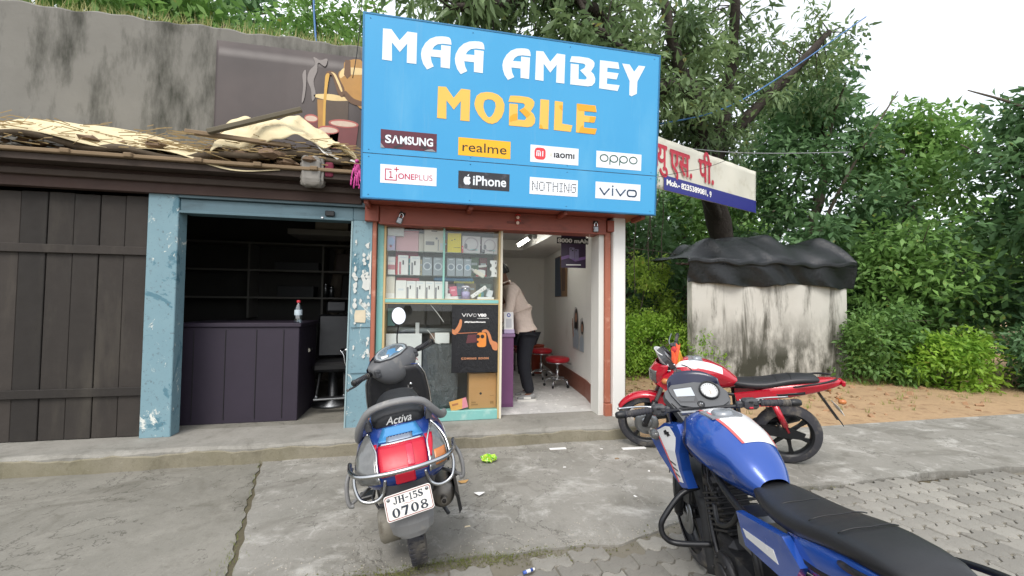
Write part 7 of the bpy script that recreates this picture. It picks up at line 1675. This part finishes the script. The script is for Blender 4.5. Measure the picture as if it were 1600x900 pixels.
# shirt and trousers follow the same joints, a little wider
sh = dict(waist=(-.05,0,1.08,(.165,.140)), belly=(-.09,0,1.22,(.172,.142)), chest=(-.165,0,1.37,(.182,.142)), upper=(-.23,0,1.49,(.158,.118)), collar=(-.285,0,1.575,.075), hem=(-.02,0,.95,(.160,.140)),
 sl=(-.24,-.18,1.495,.086), ml=(-.265,-.225,1.35,.074), el=(-.29,-.243,1.21,.066), fl=(-.38,-.20,1.11,.056), cl=(-.445,-.168,1.04,.046), sr=(-.24,.18,1.495,.086), mr=(-.285,.222,1.37,.074), er=(-.335,.243,1.23,.066), fr=(-.42,.205,1.13,.056), cr=(-.485,.176,1.05,.046))
skin_body('shirt', sh, [('waist','belly'),('belly','chest'),('chest','upper'),('upper','collar'),('waist','hem'),('upper','sl'),('sl','ml'),('ml','el'),('el','fl'),('fl','cl'),('upper','sr'),('sr','mr'),('mr','er'),('er','fr'),('fr','cr')], m_shirt, man)
g = G(); g.tube(smooth_path([(-.30+.065*math.cos(a), .070*math.sin(a), 1.60+.02*math.cos(a)) for a in [k_*math.pi/5 for k_ in range(10)]], 3, True), .020, 7, closed=True, flat=.6); g.build('collar', m_shirt, man)
tr = dict(hip=(-.01,0,.93,(.155,.135)), pl=(0,-.095,.84,.118), ql=(-.03,-.105,.66,.102), kl=(-.055,-.11,.48,.090), cl=(-.01,-.115,.28,.080), al=(.035,-.12,.09,.074), pr=(.0,.095,.84,.118), qr=(-.01,.105,.66,.102), kr=(-.02,.11,.48,.090), cr=(.02,.115,.28,.080), ar=(.06,.12,.09,.074))
skin_body('trousers', tr, [('hip','pl'),('pl','ql'),('ql','kl'),('kl','cl'),('cl','al'),('hip','pr'),('pr','qr'),('qr','kr'),('kr','cr'),('cr','ar')], m_trs, man)
for (ax_, ay) in ((.035,-.12),(.06,.12)):
    g = G(); rings = []
    for x, z, w_, h_ in ((.075,.055,.05,.08),(.05,.06,.075,.10),(0,.058,.085,.09),(-.06,.05,.092,.07),(-.12,.042,.098,.055),(-.165,.038,.08,.04),(-.185,.034,.04,.02)): rings.append([(ax_+x, ay+a, z+b) for a, b in ell(0,0,w_/2,h_/2,12)])
    g.loft(rings); sho = g.build('shoe', m_shoe, man, sub=1)
    g = G(); g.prism([(ax_+.082,ay-.03),(ax_+.06,ay-.045),(ax_-.05,ay-.05),(ax_-.13,ay-.056),(ax_-.18,ay-.035),(ax_-.195,ay),(ax_-.18,ay+.035),(ax_-.13,ay+.056),(ax_-.05,ay+.05),(ax_+.06,ay+.045),(ax_+.082,ay+.03)], .026, (0,0,0), (1,0,0), (0,1,0), (0,0,1)); g.build('sole', m_sole, sho)
    g = G(); g.box(ax_-.10,ax_-.0,ay-.052,ay-.046,.03,.06,.003); g.build('shoe_flash', m_sole, sho)
# ------------------------------------------------------------------ trees and shrubs: real leaves on limbs
def leaf_cloud(centers, radii, per, length, width, droop=.35, seed=0, clump=.0, squash=.8):
    r_ = np.random.default_rng(seed); C_ = np.asarray(centers, float); Rr = np.broadcast_to(np.asarray(radii, float), (len(C_),))
    n = len(C_)*per; ci = np.repeat(np.arange(len(C_)), per)
    d = r_.normal(size=(n,3)); d /= np.linalg.norm(d, axis=1, keepdims=True)
    rad = Rr[ci]*(r_.random(n)**.45); p = C_[ci]+d*rad[:,None]*np.array([1,1,squash])
    L = length*r_.uniform(.35, 1.4, n); Wd = width*r_.uniform(.7, 1.2, n)
    ax = d*.7+r_.normal(size=(n,3))*.6; ax[:,2] -= droop; ax /= np.linalg.norm(ax, axis=1, keepdims=True)
    up = r_.normal(size=(n,3))*.55+np.array([0,0,1.0]); s_ = np.cross(ax, up); s_ /= np.linalg.norm(s_, axis=1, keepdims=True)+1e-9
    nn = np.cross(s_, ax)
    a = p; b = p+ax*(L*.45)[:,None]+s_*(Wd/2)[:,None]+nn*(L*.06)[:,None]; c = p+ax*L[:,None]-nn*(L*.10)[:,None]; e = p+ax*(L*.45)[:,None]-s_*(Wd/2)[:,None]+nn*(L*.06)[:,None]
    V = np.stack([a,b,c,e], 1).reshape(-1,3); return V
def leaves_obj(name, V, m, parent=None, off=(0,0,0)):
    n = len(V)//4; me = bpy.data.meshes.new(name); V = V-np.asarray(off)
    me.vertices.add(len(V)); me.vertices.foreach_set('co', V.astype(np.float32).ravel())
    me.loops.add(n*4); me.loops.foreach_set('vertex_index', np.arange(n*4, dtype=np.int32))
    me.polygons.add(n); me.polygons.foreach_set('loop_start', np.arange(0, n*4, 4, dtype=np.int32)); me.polygons.foreach_set('loop_total', np.full(n, 4, dtype=np.int32))
    me.update(calc_edges=True); me.materials.append(m)
    o = bpy.data.objects.new(name, me); COL.objects.link(o); o.parent = parent; return o
m_bark = mat('dark bark', '#3c3530', .9, var=.3, vs=7, bump=.8, bs=26, bd=.03, dirt=('#5c564c', .55, .75, 5)); m_bark2 = mat('grey bark', '#5e564b', .9, var=.25, vs=7, bump=.6, bs=26, bd=.02)
lm_mango = leaf_mat('mango leaves', '#3f5a3f', '#849a68', .9, .38); lm_dark = leaf_mat('dark leaves', '#3a5b40', '#6d8f5d', .7, .35); lm_mid = leaf_mat('mid green leaves', '#46683a', '#7da255', .9, .4)
lm_bright = leaf_mat('bright leaves', '#55852c', '#9abb4a', 1.6, .45); lm_yel = leaf_mat('yellow green leaves', '#6f9a38', '#b5c95e', 1.2, .45)
def limb(g, pts, r0, r1, seg=9):
    P_ = smooth_path(pts, 5); n = len(P_)
    rr = [lerp(r0, r1, i/(n-1))*(1+.10*math.sin(i*1.9+r0*50)) for i in range(n)]
    P_ = [p+Vector((.02*math.sin(i*1.3), .02*math.cos(i*1.7), .015*math.sin(i*2.3)))*(1 if 0 < i < n-1 else 0) for i, p in enumerate(P_)]
    g.tube(P_, rr, seg); return P_
# the big mango tree: trunk beyond the banner, limbs reaching over the signboard
mango = thing('mango_tree', 'large dark-limbed mango tree whose boughs spread over the signboard', 'tree', (8.4, 9.9, -.07))
g = G(); tp = limb(g, [(8.4,9.9,-.1),(8.2,9.8,1.5),(7.4,9.2,3.2),(6.4,8.5,4.6)], .36, .24, 14); g.build('trunk', m_bark, mango, True)
LIMBS = [([(6.4,8.5,4.5),(5.9,8.0,5.15),(5.35,7.4,5.55),(4.95,7.05,5.75)], .20, .15),
 ([(4.95,7.05,5.75),(4.6,6.9,6.15),(4.35,6.8,6.8),(4.0,6.6,7.6)], .12, .06), ([(4.95,7.05,5.75),(4.45,6.9,5.55),(3.9,6.7,5.35),(3.3,6.5,5.3),(2.9,6.4,5.6)], .13, .07),
 ([(7.3,9.1,3.4),(6.2,8.3,4.2),(5.0,7.7,4.42),(4.3,7.5,4.42),(3.5,7.3,4.40),(3.0,7.2,4.30)], .15, .085),
 ([(4.4,6.9,5.5),(3.6,6.5,5.35),(3.1,6.2,5.55),(2.7,6.0,5.95),(2.2,5.9,6.15),(1.6,5.8,6.1),(1.0,5.7,5.75),(.3,5.7,5.55)], .12, .05),
 ([(6.4,8.5,4.6),(6.6,8.2,5.6),(6.4,7.6,6.8),(6.0,7.0,8.0)], .18, .08), ([(6.4,8.5,4.6),(7.4,8.6,5.8),(8.4,8.2,6.9),(9.2,7.8,7.9)], .18, .07), ([(1.6,5.8,6.1),(1.3,5.7,6.6),(.6,5.5,7.1)], .05, .025), ([(2.2,5.9,6.15),(2.5,5.7,5.6),(2.9,5.6,5.25)], .045, .02)]
tips = []
for i, (pts, r0, r1) in enumerate(LIMBS):
    g = G(); P_ = limb(g, pts, r0, r1); g.build('bough', m_bark, mango, True); tips.append(P_)
r_ = random.Random(4); cen = []; g = G()
for li, P_ in enumerate(tips):
    dens = 3 if li in (0, 5, 6) else 2
    for i, p in enumerate(P_):
        if i < 3: continue
        for k_ in range(dens):
            d = Vector((r_.gauss(0,1), abs(r_.gauss(.3,.7)), r_.gauss(.15,.9))).normalized(); ln = r_.uniform(.35, 1.05)
            e = p+d*ln; g.tube([p, p.lerp(e,.5)+Vector((0,0,.06)), e], [.016,.010,.005], 5); (cen.append(tuple(e)) if (e.z > 4.95 or e.x < 2.5) else None)
            if r_.random() < .5: e2 = e+Vector((r_.gauss(0,.3), r_.gauss(0,.3), r_.gauss(-.1,.25))); (cen.append(tuple(e2)) if (e2.z > 4.95 or e2.x < 2.5) else None)
o = g.build('twigs', m_bark, mango, True); o['kind'] = 'stuff'
CROWN_BOXES = 0
leaves_obj('crown', leaf_cloud(cen, .34, 38, .24, .072, .45, 1), lm_mango, mango, mango.location)
print('mango clusters', len(cen))
def tree(name, label, x, y, h, cw, zc0, nclu, per, leaf, m, seed, tr=.10, group=None, bark=None, crad=.55, wid=None, droop=.3, z0=-.075, nl=6):
    rr = random.Random(seed); t = thing(name, label, 'tree' if name.endswith('tree') else 'shrub', (x, y, z0), group=group)
    g = G(); top = (x+rr.uniform(-.2,.2)*cw, y, z0+h*.85)
    P_ = limb(g, [(x,y,z0),(x+rr.uniform(-.06,.06)*h, y, z0+h*.3),(x+rr.uniform(-.1,.1)*h,y,z0+h*.6),top], tr, tr*.3); g.build('trunk' if name.endswith('tree') else 'stem', bark or m_bark2, t, True)
    cen = []
    g = G()
    for i in range(nl):
        b = P_[int(len(P_)*rr.uniform(.15,.9))]; a = rr.uniform(0, 6.28); e = Vector((x+cw*.8*math.cos(a), y+cw*.8*math.sin(a), z0+lerp(zc0, h, rr.random())))
        g.tube(smooth_path([b, b.lerp(e,.5)+Vector((0,0,.1*h*.3)), e], 4), [tr*.35*(1-.8*q/8) for q in range(9)], 6)
    o = g.build('limbs', bark or m_bark2, t, True); o['kind'] = 'stuff'
    for i in range(nclu):
        a = rr.uniform(0, 6.28); q = rr.random()**.5; zz = rr.random(); rad = cw*q*(.55+.45*math.sin(min(1, zz*1.15)*math.pi))
        cen.append((x+rad*math.cos(a), y+rad*math.sin(a)*.9, z0+lerp(zc0, h, zz)))
    leaves_obj('crown' if name.endswith('tree') else 'foliage', leaf_cloud(cen, crad, per, leaf, wid or leaf*.46, droop, seed), m, t, t.location)
    return t
# trees behind the yard, right of the shop
tree('evergreen_tree', 'dense dark evergreen tree directly behind the dirt yard, its leaves reaching the ground', 5.2, 10.6, 4.9, 1.6, .5, 80, 52, .26, lm_dark, 11, .14)
tree('leafy_tree', 'yellow-green tree showing beside the white pillar behind the dark evergreen', 3.75, 10.6, 4.6, .95, .8, 50, 110, .17, lm_yel, 12, .12)
tree('broad_tree', 'broad mid-green tree behind the stained wall', 8.2, 12.2, 5.8, 2.4, 1.0, 95, 60, .26, lm_mid, 13, .18)
tree('slender_tree', 'slender dark tree between the evergreen and the hut wall', 6.7, 11.4, 5.2, 1.2, .6, 50, 60, .24, lm_dark, 14, .10)
tree('tall_tree', 'tall dark green tree standing right of the hut roof', 10.6, 9.6, 8.0, 2.3, .4, 130, 120, .24, lm_dark, 15, .20)
tree('pale_tree', 'pale green tree at the right end of the yard', 13.2, 9.0, 7.0, 2.2, .2, 110, 110, .24, lm_mid, 16, .18)
tree('spreading_tree', 'spreading green tree at the far right near the road', 12.6, 5.6, 6.2, 2.0, .2, 100, 110, .24, lm_dark, 17, .16)
tree('young_tree', 'young bright tree among the shrubs in front of the spreading tree', 10.4, 7.2, 3.2, 1.3, .1, 60, 110, .18, lm_mid, 27, .07)
tree('far_tree', 'hazy tall tree far behind the shop roof', 3.0, 17.5, 6.0, 2.6, 2.0, 60, 80, .34, lm_mid, 18, .25)
tree('dusky_tree', 'tall dusky tree far behind the signboard', 7.0, 17.0, 6.5, 2.8, 2.0, 70, 80, .34, lm_dark, 19, .25)
tree('wide_tree', 'wide tree far behind the hut roof', 13.5, 16.0, 7.5, 3.4, 1.5, 100, 70, .36, lm_mid, 20, .28)
tree('roof_tree', 'bright bushy tree growing behind the parapet above the tea banner', -1.6, 7.6, 6.4, 1.6, 3.9, 75, 100, .15, lm_mid, 21, .12)
tree('bamboo_tree', 'dark bushy tree behind the parapet at the far left', -4.8, 8.2, 7.2, 2.2, 3.6, 110, 110, .20, lm_mid, 22, .14)
tree('canopy_tree', 'tall dark tree rising behind the tea shop', -4.2, 10.5, 8.5, 2.0, 4.0, 70, 80, .26, lm_dark, 23, .2)
tree('mango_tree', 'second mango tree whose leaves hang just over the top edge of the signboard', .6, 7.6, 7.4, 2.2, 5.4, 24, 60, .26, lm_mango, 24, .16, wid=.06, droop=.6, bark=m_bark)
# shrubs along the back of the yard
SH = [('bright lime shrub with layered fronds nearest the white pillar', 4.05, 8.0, 1.25, .75, lm_bright), ('lime shrub in the middle of the row behind the red motorcycle', 4.75, 7.9, 1.35, .7, lm_bright), ('taller yellow-green bush rising behind the lime shrubs', 5.0, 8.7, 2.6, .9, lm_yel),
      ('low lime shrub spilling in front of the hut wall corner', 5.25, 7.35, 1.05, .55, lm_bright), ('dark green bush at the foot of the evergreen', 4.3, 9.3, 1.7, .8, lm_mid), ('deep green low bush at the left edge of the yard', 3.6, 8.6, 1.0, .6, lm_mid)]
for i, (lb, x, y, h, cw, m_) in enumerate(SH):
    tree('shrub', lb, x, y, h, cw, .12, 46, 90, .075 if m_ is lm_bright else .11, m_, 40+i, .025, 'shrubs behind the yard', crad=.22, nl=5)
SH2 = [('round shrub beside the right corner of the hut wall', 9.0, 6.6, 1.5, .9, lm_mid), ('low shrub before the spreading tree', 11.0, 5.2, 1.3, .9, lm_dark), ('bright shrub near the young tree', 9.6, 5.9, 1.0, .7, lm_bright), ('shrub at the far right end of the yard', 12.6, 4.4, 1.5, 1.0, lm_mid)]
for i, (lb, x, y, h, cw, m_) in enumerate(SH2):
    tree('shrub', lb, x, y, h, cw, .1, 46, 90, .12, m_, 60+i, .03, 'shrubs behind the yard', crad=.28, nl=5)
# far-off wood behind everything: one mass
rr = np.random.default_rng(5); a_ = rr.uniform(-1.1, 1.45, 900); d_ = rr.uniform(24, 40, 900)
cen = np.stack([d_*np.sin(a_), d_*np.cos(a_), rr.uniform(.2, 1, 900)**.8*(4.6+1.3*np.sin(a_*7)+.8*np.sin(a_*17))], 1)
o = leaves_obj('treeline', leaf_cloud(cen, 1.6, 70, .62, .30, .2, 9), lm_mid); stuff(o)
# dry grass on the parapet top, climbing grass behind it
g = G()
for i in range(900):
    x = random.uniform(-4.7,-.75); y = random.uniform(5.32, 5.5); h = random.uniform(.04, .22); l = random.gauss(0, .05)
    g.add([(x-.004,y,4.6),(x+.004,y,4.6),(x+l,y+random.gauss(0,.03),4.6+h)], [(0,1,2)])
stuff(g.build('parapet_grass', leaf_mat('dry grass', '#6f7a3c', '#98925a', 3, .3)))
# hanging aerial roots / vines before the evergreen
vn = thing('hanging_vine', 'thin pale vines hanging from the boughs in front of the evergreen', 'vine', (4.9, 8.6, 1.9))
for i, (x, y, z0_, z1_) in enumerate(((4.55,8.4,1.7,4.3),(4.95,8.5,2.0,4.5),(5.35,8.6,2.1,4.4),(4.98,8.45,2.9,4.4))):
    g = G(); g.tube(smooth_path([(x,y,z1_),(x+.03,y,(z0_+z1_)/2+.3),(x-.02,y,(z0_+z1_)/2-.3),(x+.01,y,z0_)], 5), .010, 5); g.build('strand', m_bark2, vn, True)
g = G(); g.tube(smooth_path([(3.6,8.3,3.05),(4.3,8.3,2.72),(4.9,8.3,2.66),(5.6,8.3,2.58)], 6), .008, 5); g.build('strand', m_bark2, vn, True)
# cables
def cable(label, pts, r, m, nm='cable'):
    o = G().tube(smooth_path(pts, 8), r, 6).build(nm, m); origin(o, pts[0]); tag(o, label, 'cable')
cable('blue cable running down across the boughs right of the signboard', [(9.5,7.2,7.9),(6.2,7.1,5.6),(4.2,7.0,4.85),(2.8,6.9,4.5)], .014, mat('blue cable', '#3f6fa6', .5))
cable('thin grey cable strung level behind the signboard just above the low bough', [(9.5,7.6,5.0),(6.2,7.35,4.62),(3.0,7.2,4.6)], .010, mat('grey cable', '#8a8d90', .5))
cable('thin black wire crossing the face of the Hindi banner', [(3.5,6.1,3.5),(4.2,6.3,3.72),(5.2,6.6,4.05),(7.0,7.2,4.9)], .005, m_black_dark)
cable('blue rope hanging down through the bushes above the tea banner', [(-1.45,5.6,6.0),(-1.42,5.55,5.2),(-1.36,5.5,4.62)], .012, mat('blue cable', '#3f6fa6'), 'rope')
cable('thin wire dropping beside the left edge of the signboard', [(-.75,5.0,5.2),(-.80,5.05,4.5),(-.86,5.1,4.1)], .005, m_black_dark)
# ------------------------------------------------------------------ litter on the apron
def crumple(name, label, cat, x, y, r, m, seed, h=.5, n=9):
    rr = random.Random(seed); g = G(); rings = []
    for q in range(5):
        ph = (q+.3)/5*math.pi*.9
        rings.append([(r*1.4*math.sin(ph)*math.cos(t_)*rr.uniform(.65,1.2), r*math.sin(ph)*math.sin(t_)*rr.uniform(.65,1.2), r*h*(1+math.cos(ph))*rr.uniform(.7,1.1)) for t_ in [6.283*k_/n for k_ in range(n)]])
    g.loft(rings, True, True, False); o = g.build(name, m); o.location = (x, y, .0005); tag(o, label, cat); return o
k = NT('green wrapper'); c = k.mix(k.ramp(k.noise(38, 2), .5, .54), lin('#6fb51f'), lin('#b7d548')); c = k.mix(k.ramp(k.noise(60, 2), .60, .63), c, lin('#d9e0c0')); k.base(c); k.b.inputs['Roughness'].default_value = .25; m_wrap = k.m
crumple('snack_wrapper', 'crumpled shiny green snack wrapper on the concrete apron', 'wrapper', .62, 3.86, .052, m_wrap, 3, .75, 11)
def flat_litter(name, label, cat, pts, x, y, m, th=.003, rot=0, curl=.0):
    g = G(); n = len(pts); g.prism(pts, th, (0,0,0), (1,0,0), (0,1,0), (0,0,1))
    g.v = [(a, b, c_+curl*(a*a+b*b)) for a, b, c_ in g.v]
    o = g.build(name, m); o.location = (x, y, .0008); o.rotation_euler = (0,0,rot); tag(o, label, cat); return o
flat_litter('white_strip', 'white card strip lying on the apron near the ledge, midway to the red motorcycle', 'strip', [(-.085,-.018),(.085,-.018),(.085,.018),(-.085,.018)], 1.36, 4.08, m_paperw, .006, R(-2))
flat_litter('white_strip', 'white card strip lying against the front wheel of the red motorcycle', 'strip', [(-.125,-.02),(.125,-.02),(.125,.02),(-.125,.02)], 2.13, 3.95, m_paperw, .008, R(-3))
flat_litter('dry_leaf', 'curled tan dry leaf on the apron right of the scooter', 'leaf', [(-.045,0),(-.02,.018),(.015,.02),(.045,.004),(.02,-.014),(-.02,-.016)], .345, 3.46, mat('dry leaf', '#b28a52', .7, var=.2, vs=30), .003, .1, 9)
flat_litter('paper_scrap', 'torn white paper scrap on the apron below the dry leaf', 'paper', [(-.035,.012),(.0,.03),(.045,-.02),(.0,-.028)], .44, 3.22, m_paperw, .002, .0, 12)
flat_litter('paper_scrap', 'tiny cream paper scrap on the apron between the scooter tyre and the white scrap', 'paper', [(-.02,-.006),(.02,.0),(.015,.012),(-.015,.008)], .31, 2.79, mat('cream scrap', '#d8c8a8', .7), .002)
flat_litter('brown_chip', 'small brown chip on the apron left of the red motorcycle wheel', 'chip', [(-.02,-.01),(.022,-.006),(.012,.016),(-.016,.012)], 1.83, 3.72, mat('brown chip', '#8a7358', .8), .006)
for i, (x, y, lb) in enumerate(((1.27,3.62,'in the middle of the apron'), (1.98,3.40,'near the blue motorcycle'), (1.62,2.98,'towards the pavers'), (1.80,4.0,'between the two white strips'))):
    flat_litter('white_speck', 'tiny white paper speck '+lb, 'paper', [(-.014,-.006),(.012,-.008),(.016,.004),(-.006,.01)], x, y, m_paperw, .002, i)
t = thing('battery_tube', 'small blue and white tube lying on the pavers', 'tube', (.585, 2.255, .012), (0, 0, R(18)))
g = G(); g.lathe([(0,-.03),(.009,-.03),(.009,.03),(0,.03)], (0,0,0), (1,0,0), 10, caps=False); g.build('tube_body', mat('tube blue', '#3a59a8', .35), t)
g = G(); g.lathe([(.0093,-.012),(.0093,.014)], (0,0,0), (1,0,0), 10, caps=False); g.build('tube_band', mat('tube pale', '#cfd3da', .4), t)
g = G(); g.lathe([(0,.03),(.007,.031),(.007,.042),(0,.043)], (0,0,0), (1,0,0), 10, caps=False); g.build('tube_cap', m_paperw, t)
# bricks and rubble bits in the dirt yard
g = G()
for i in range(260):
    x = random.uniform(2.6, 9.0); y = random.uniform(4.5, 8.4); r = abs(random.gauss(0, .02))+.008
    T = Matrix.Translation((x, y, -.008)) @ Euler((random.random(), random.random(), random.random()*6)).to_matrix().to_4x4(); g.box(-r,r,-r*.7,r*.7,-r*.4,r*.4,.002,T)
stuff(g.build('rubble', mat('rubble', '#9a7a5c', .9, var=.3, vs=4)))
g = G()
for i in range(500):
    x = random.uniform(2.6, 7.0); y = random.uniform(5.5, 8.4); a = random.uniform(0, 6.28); l = random.uniform(.02, .05); dx, dy = l*math.cos(a), l*math.sin(a)
    g.add([(x-dx,y-dy,-.008),(x+dy*.35,y-dx*.35,.004),(x+dx,y+dy,-.004),(x-dy*.35,y+dx*.35,.002)], [(0,1,2,3)])
stuff(g.build('fallen_leaves', mat('leaf litter', '#7d5f3c', .9, var=.4, vs=3)))

# weeds and tufts over the dirt yard, thicker towards the shrubs
g = G()
for i in range(420):
    x = random.uniform(2.9, 13.0); y = 4.6+3.9*random.random()**.6
    if 4.7 < x < 9 and y > 6.6: y = random.uniform(6.3, 6.85)
    for q in range(9):
        a = random.uniform(0, 6.28); h = random.uniform(.02, .09); l = random.uniform(.01, .05); bx, by = x+random.gauss(0, .02), y+random.gauss(0, .02)
        g.add([(bx-.003*math.sin(a),by+.003*math.cos(a),-.012),(bx+.003*math.sin(a),by-.003*math.cos(a),-.012),(bx+l*math.cos(a),by+l*math.sin(a),h)], [(0,1,2)])
stuff(g.build('weeds', leaf_mat('weed green', '#5d7434', '#8d9a4a', 2, .35)))
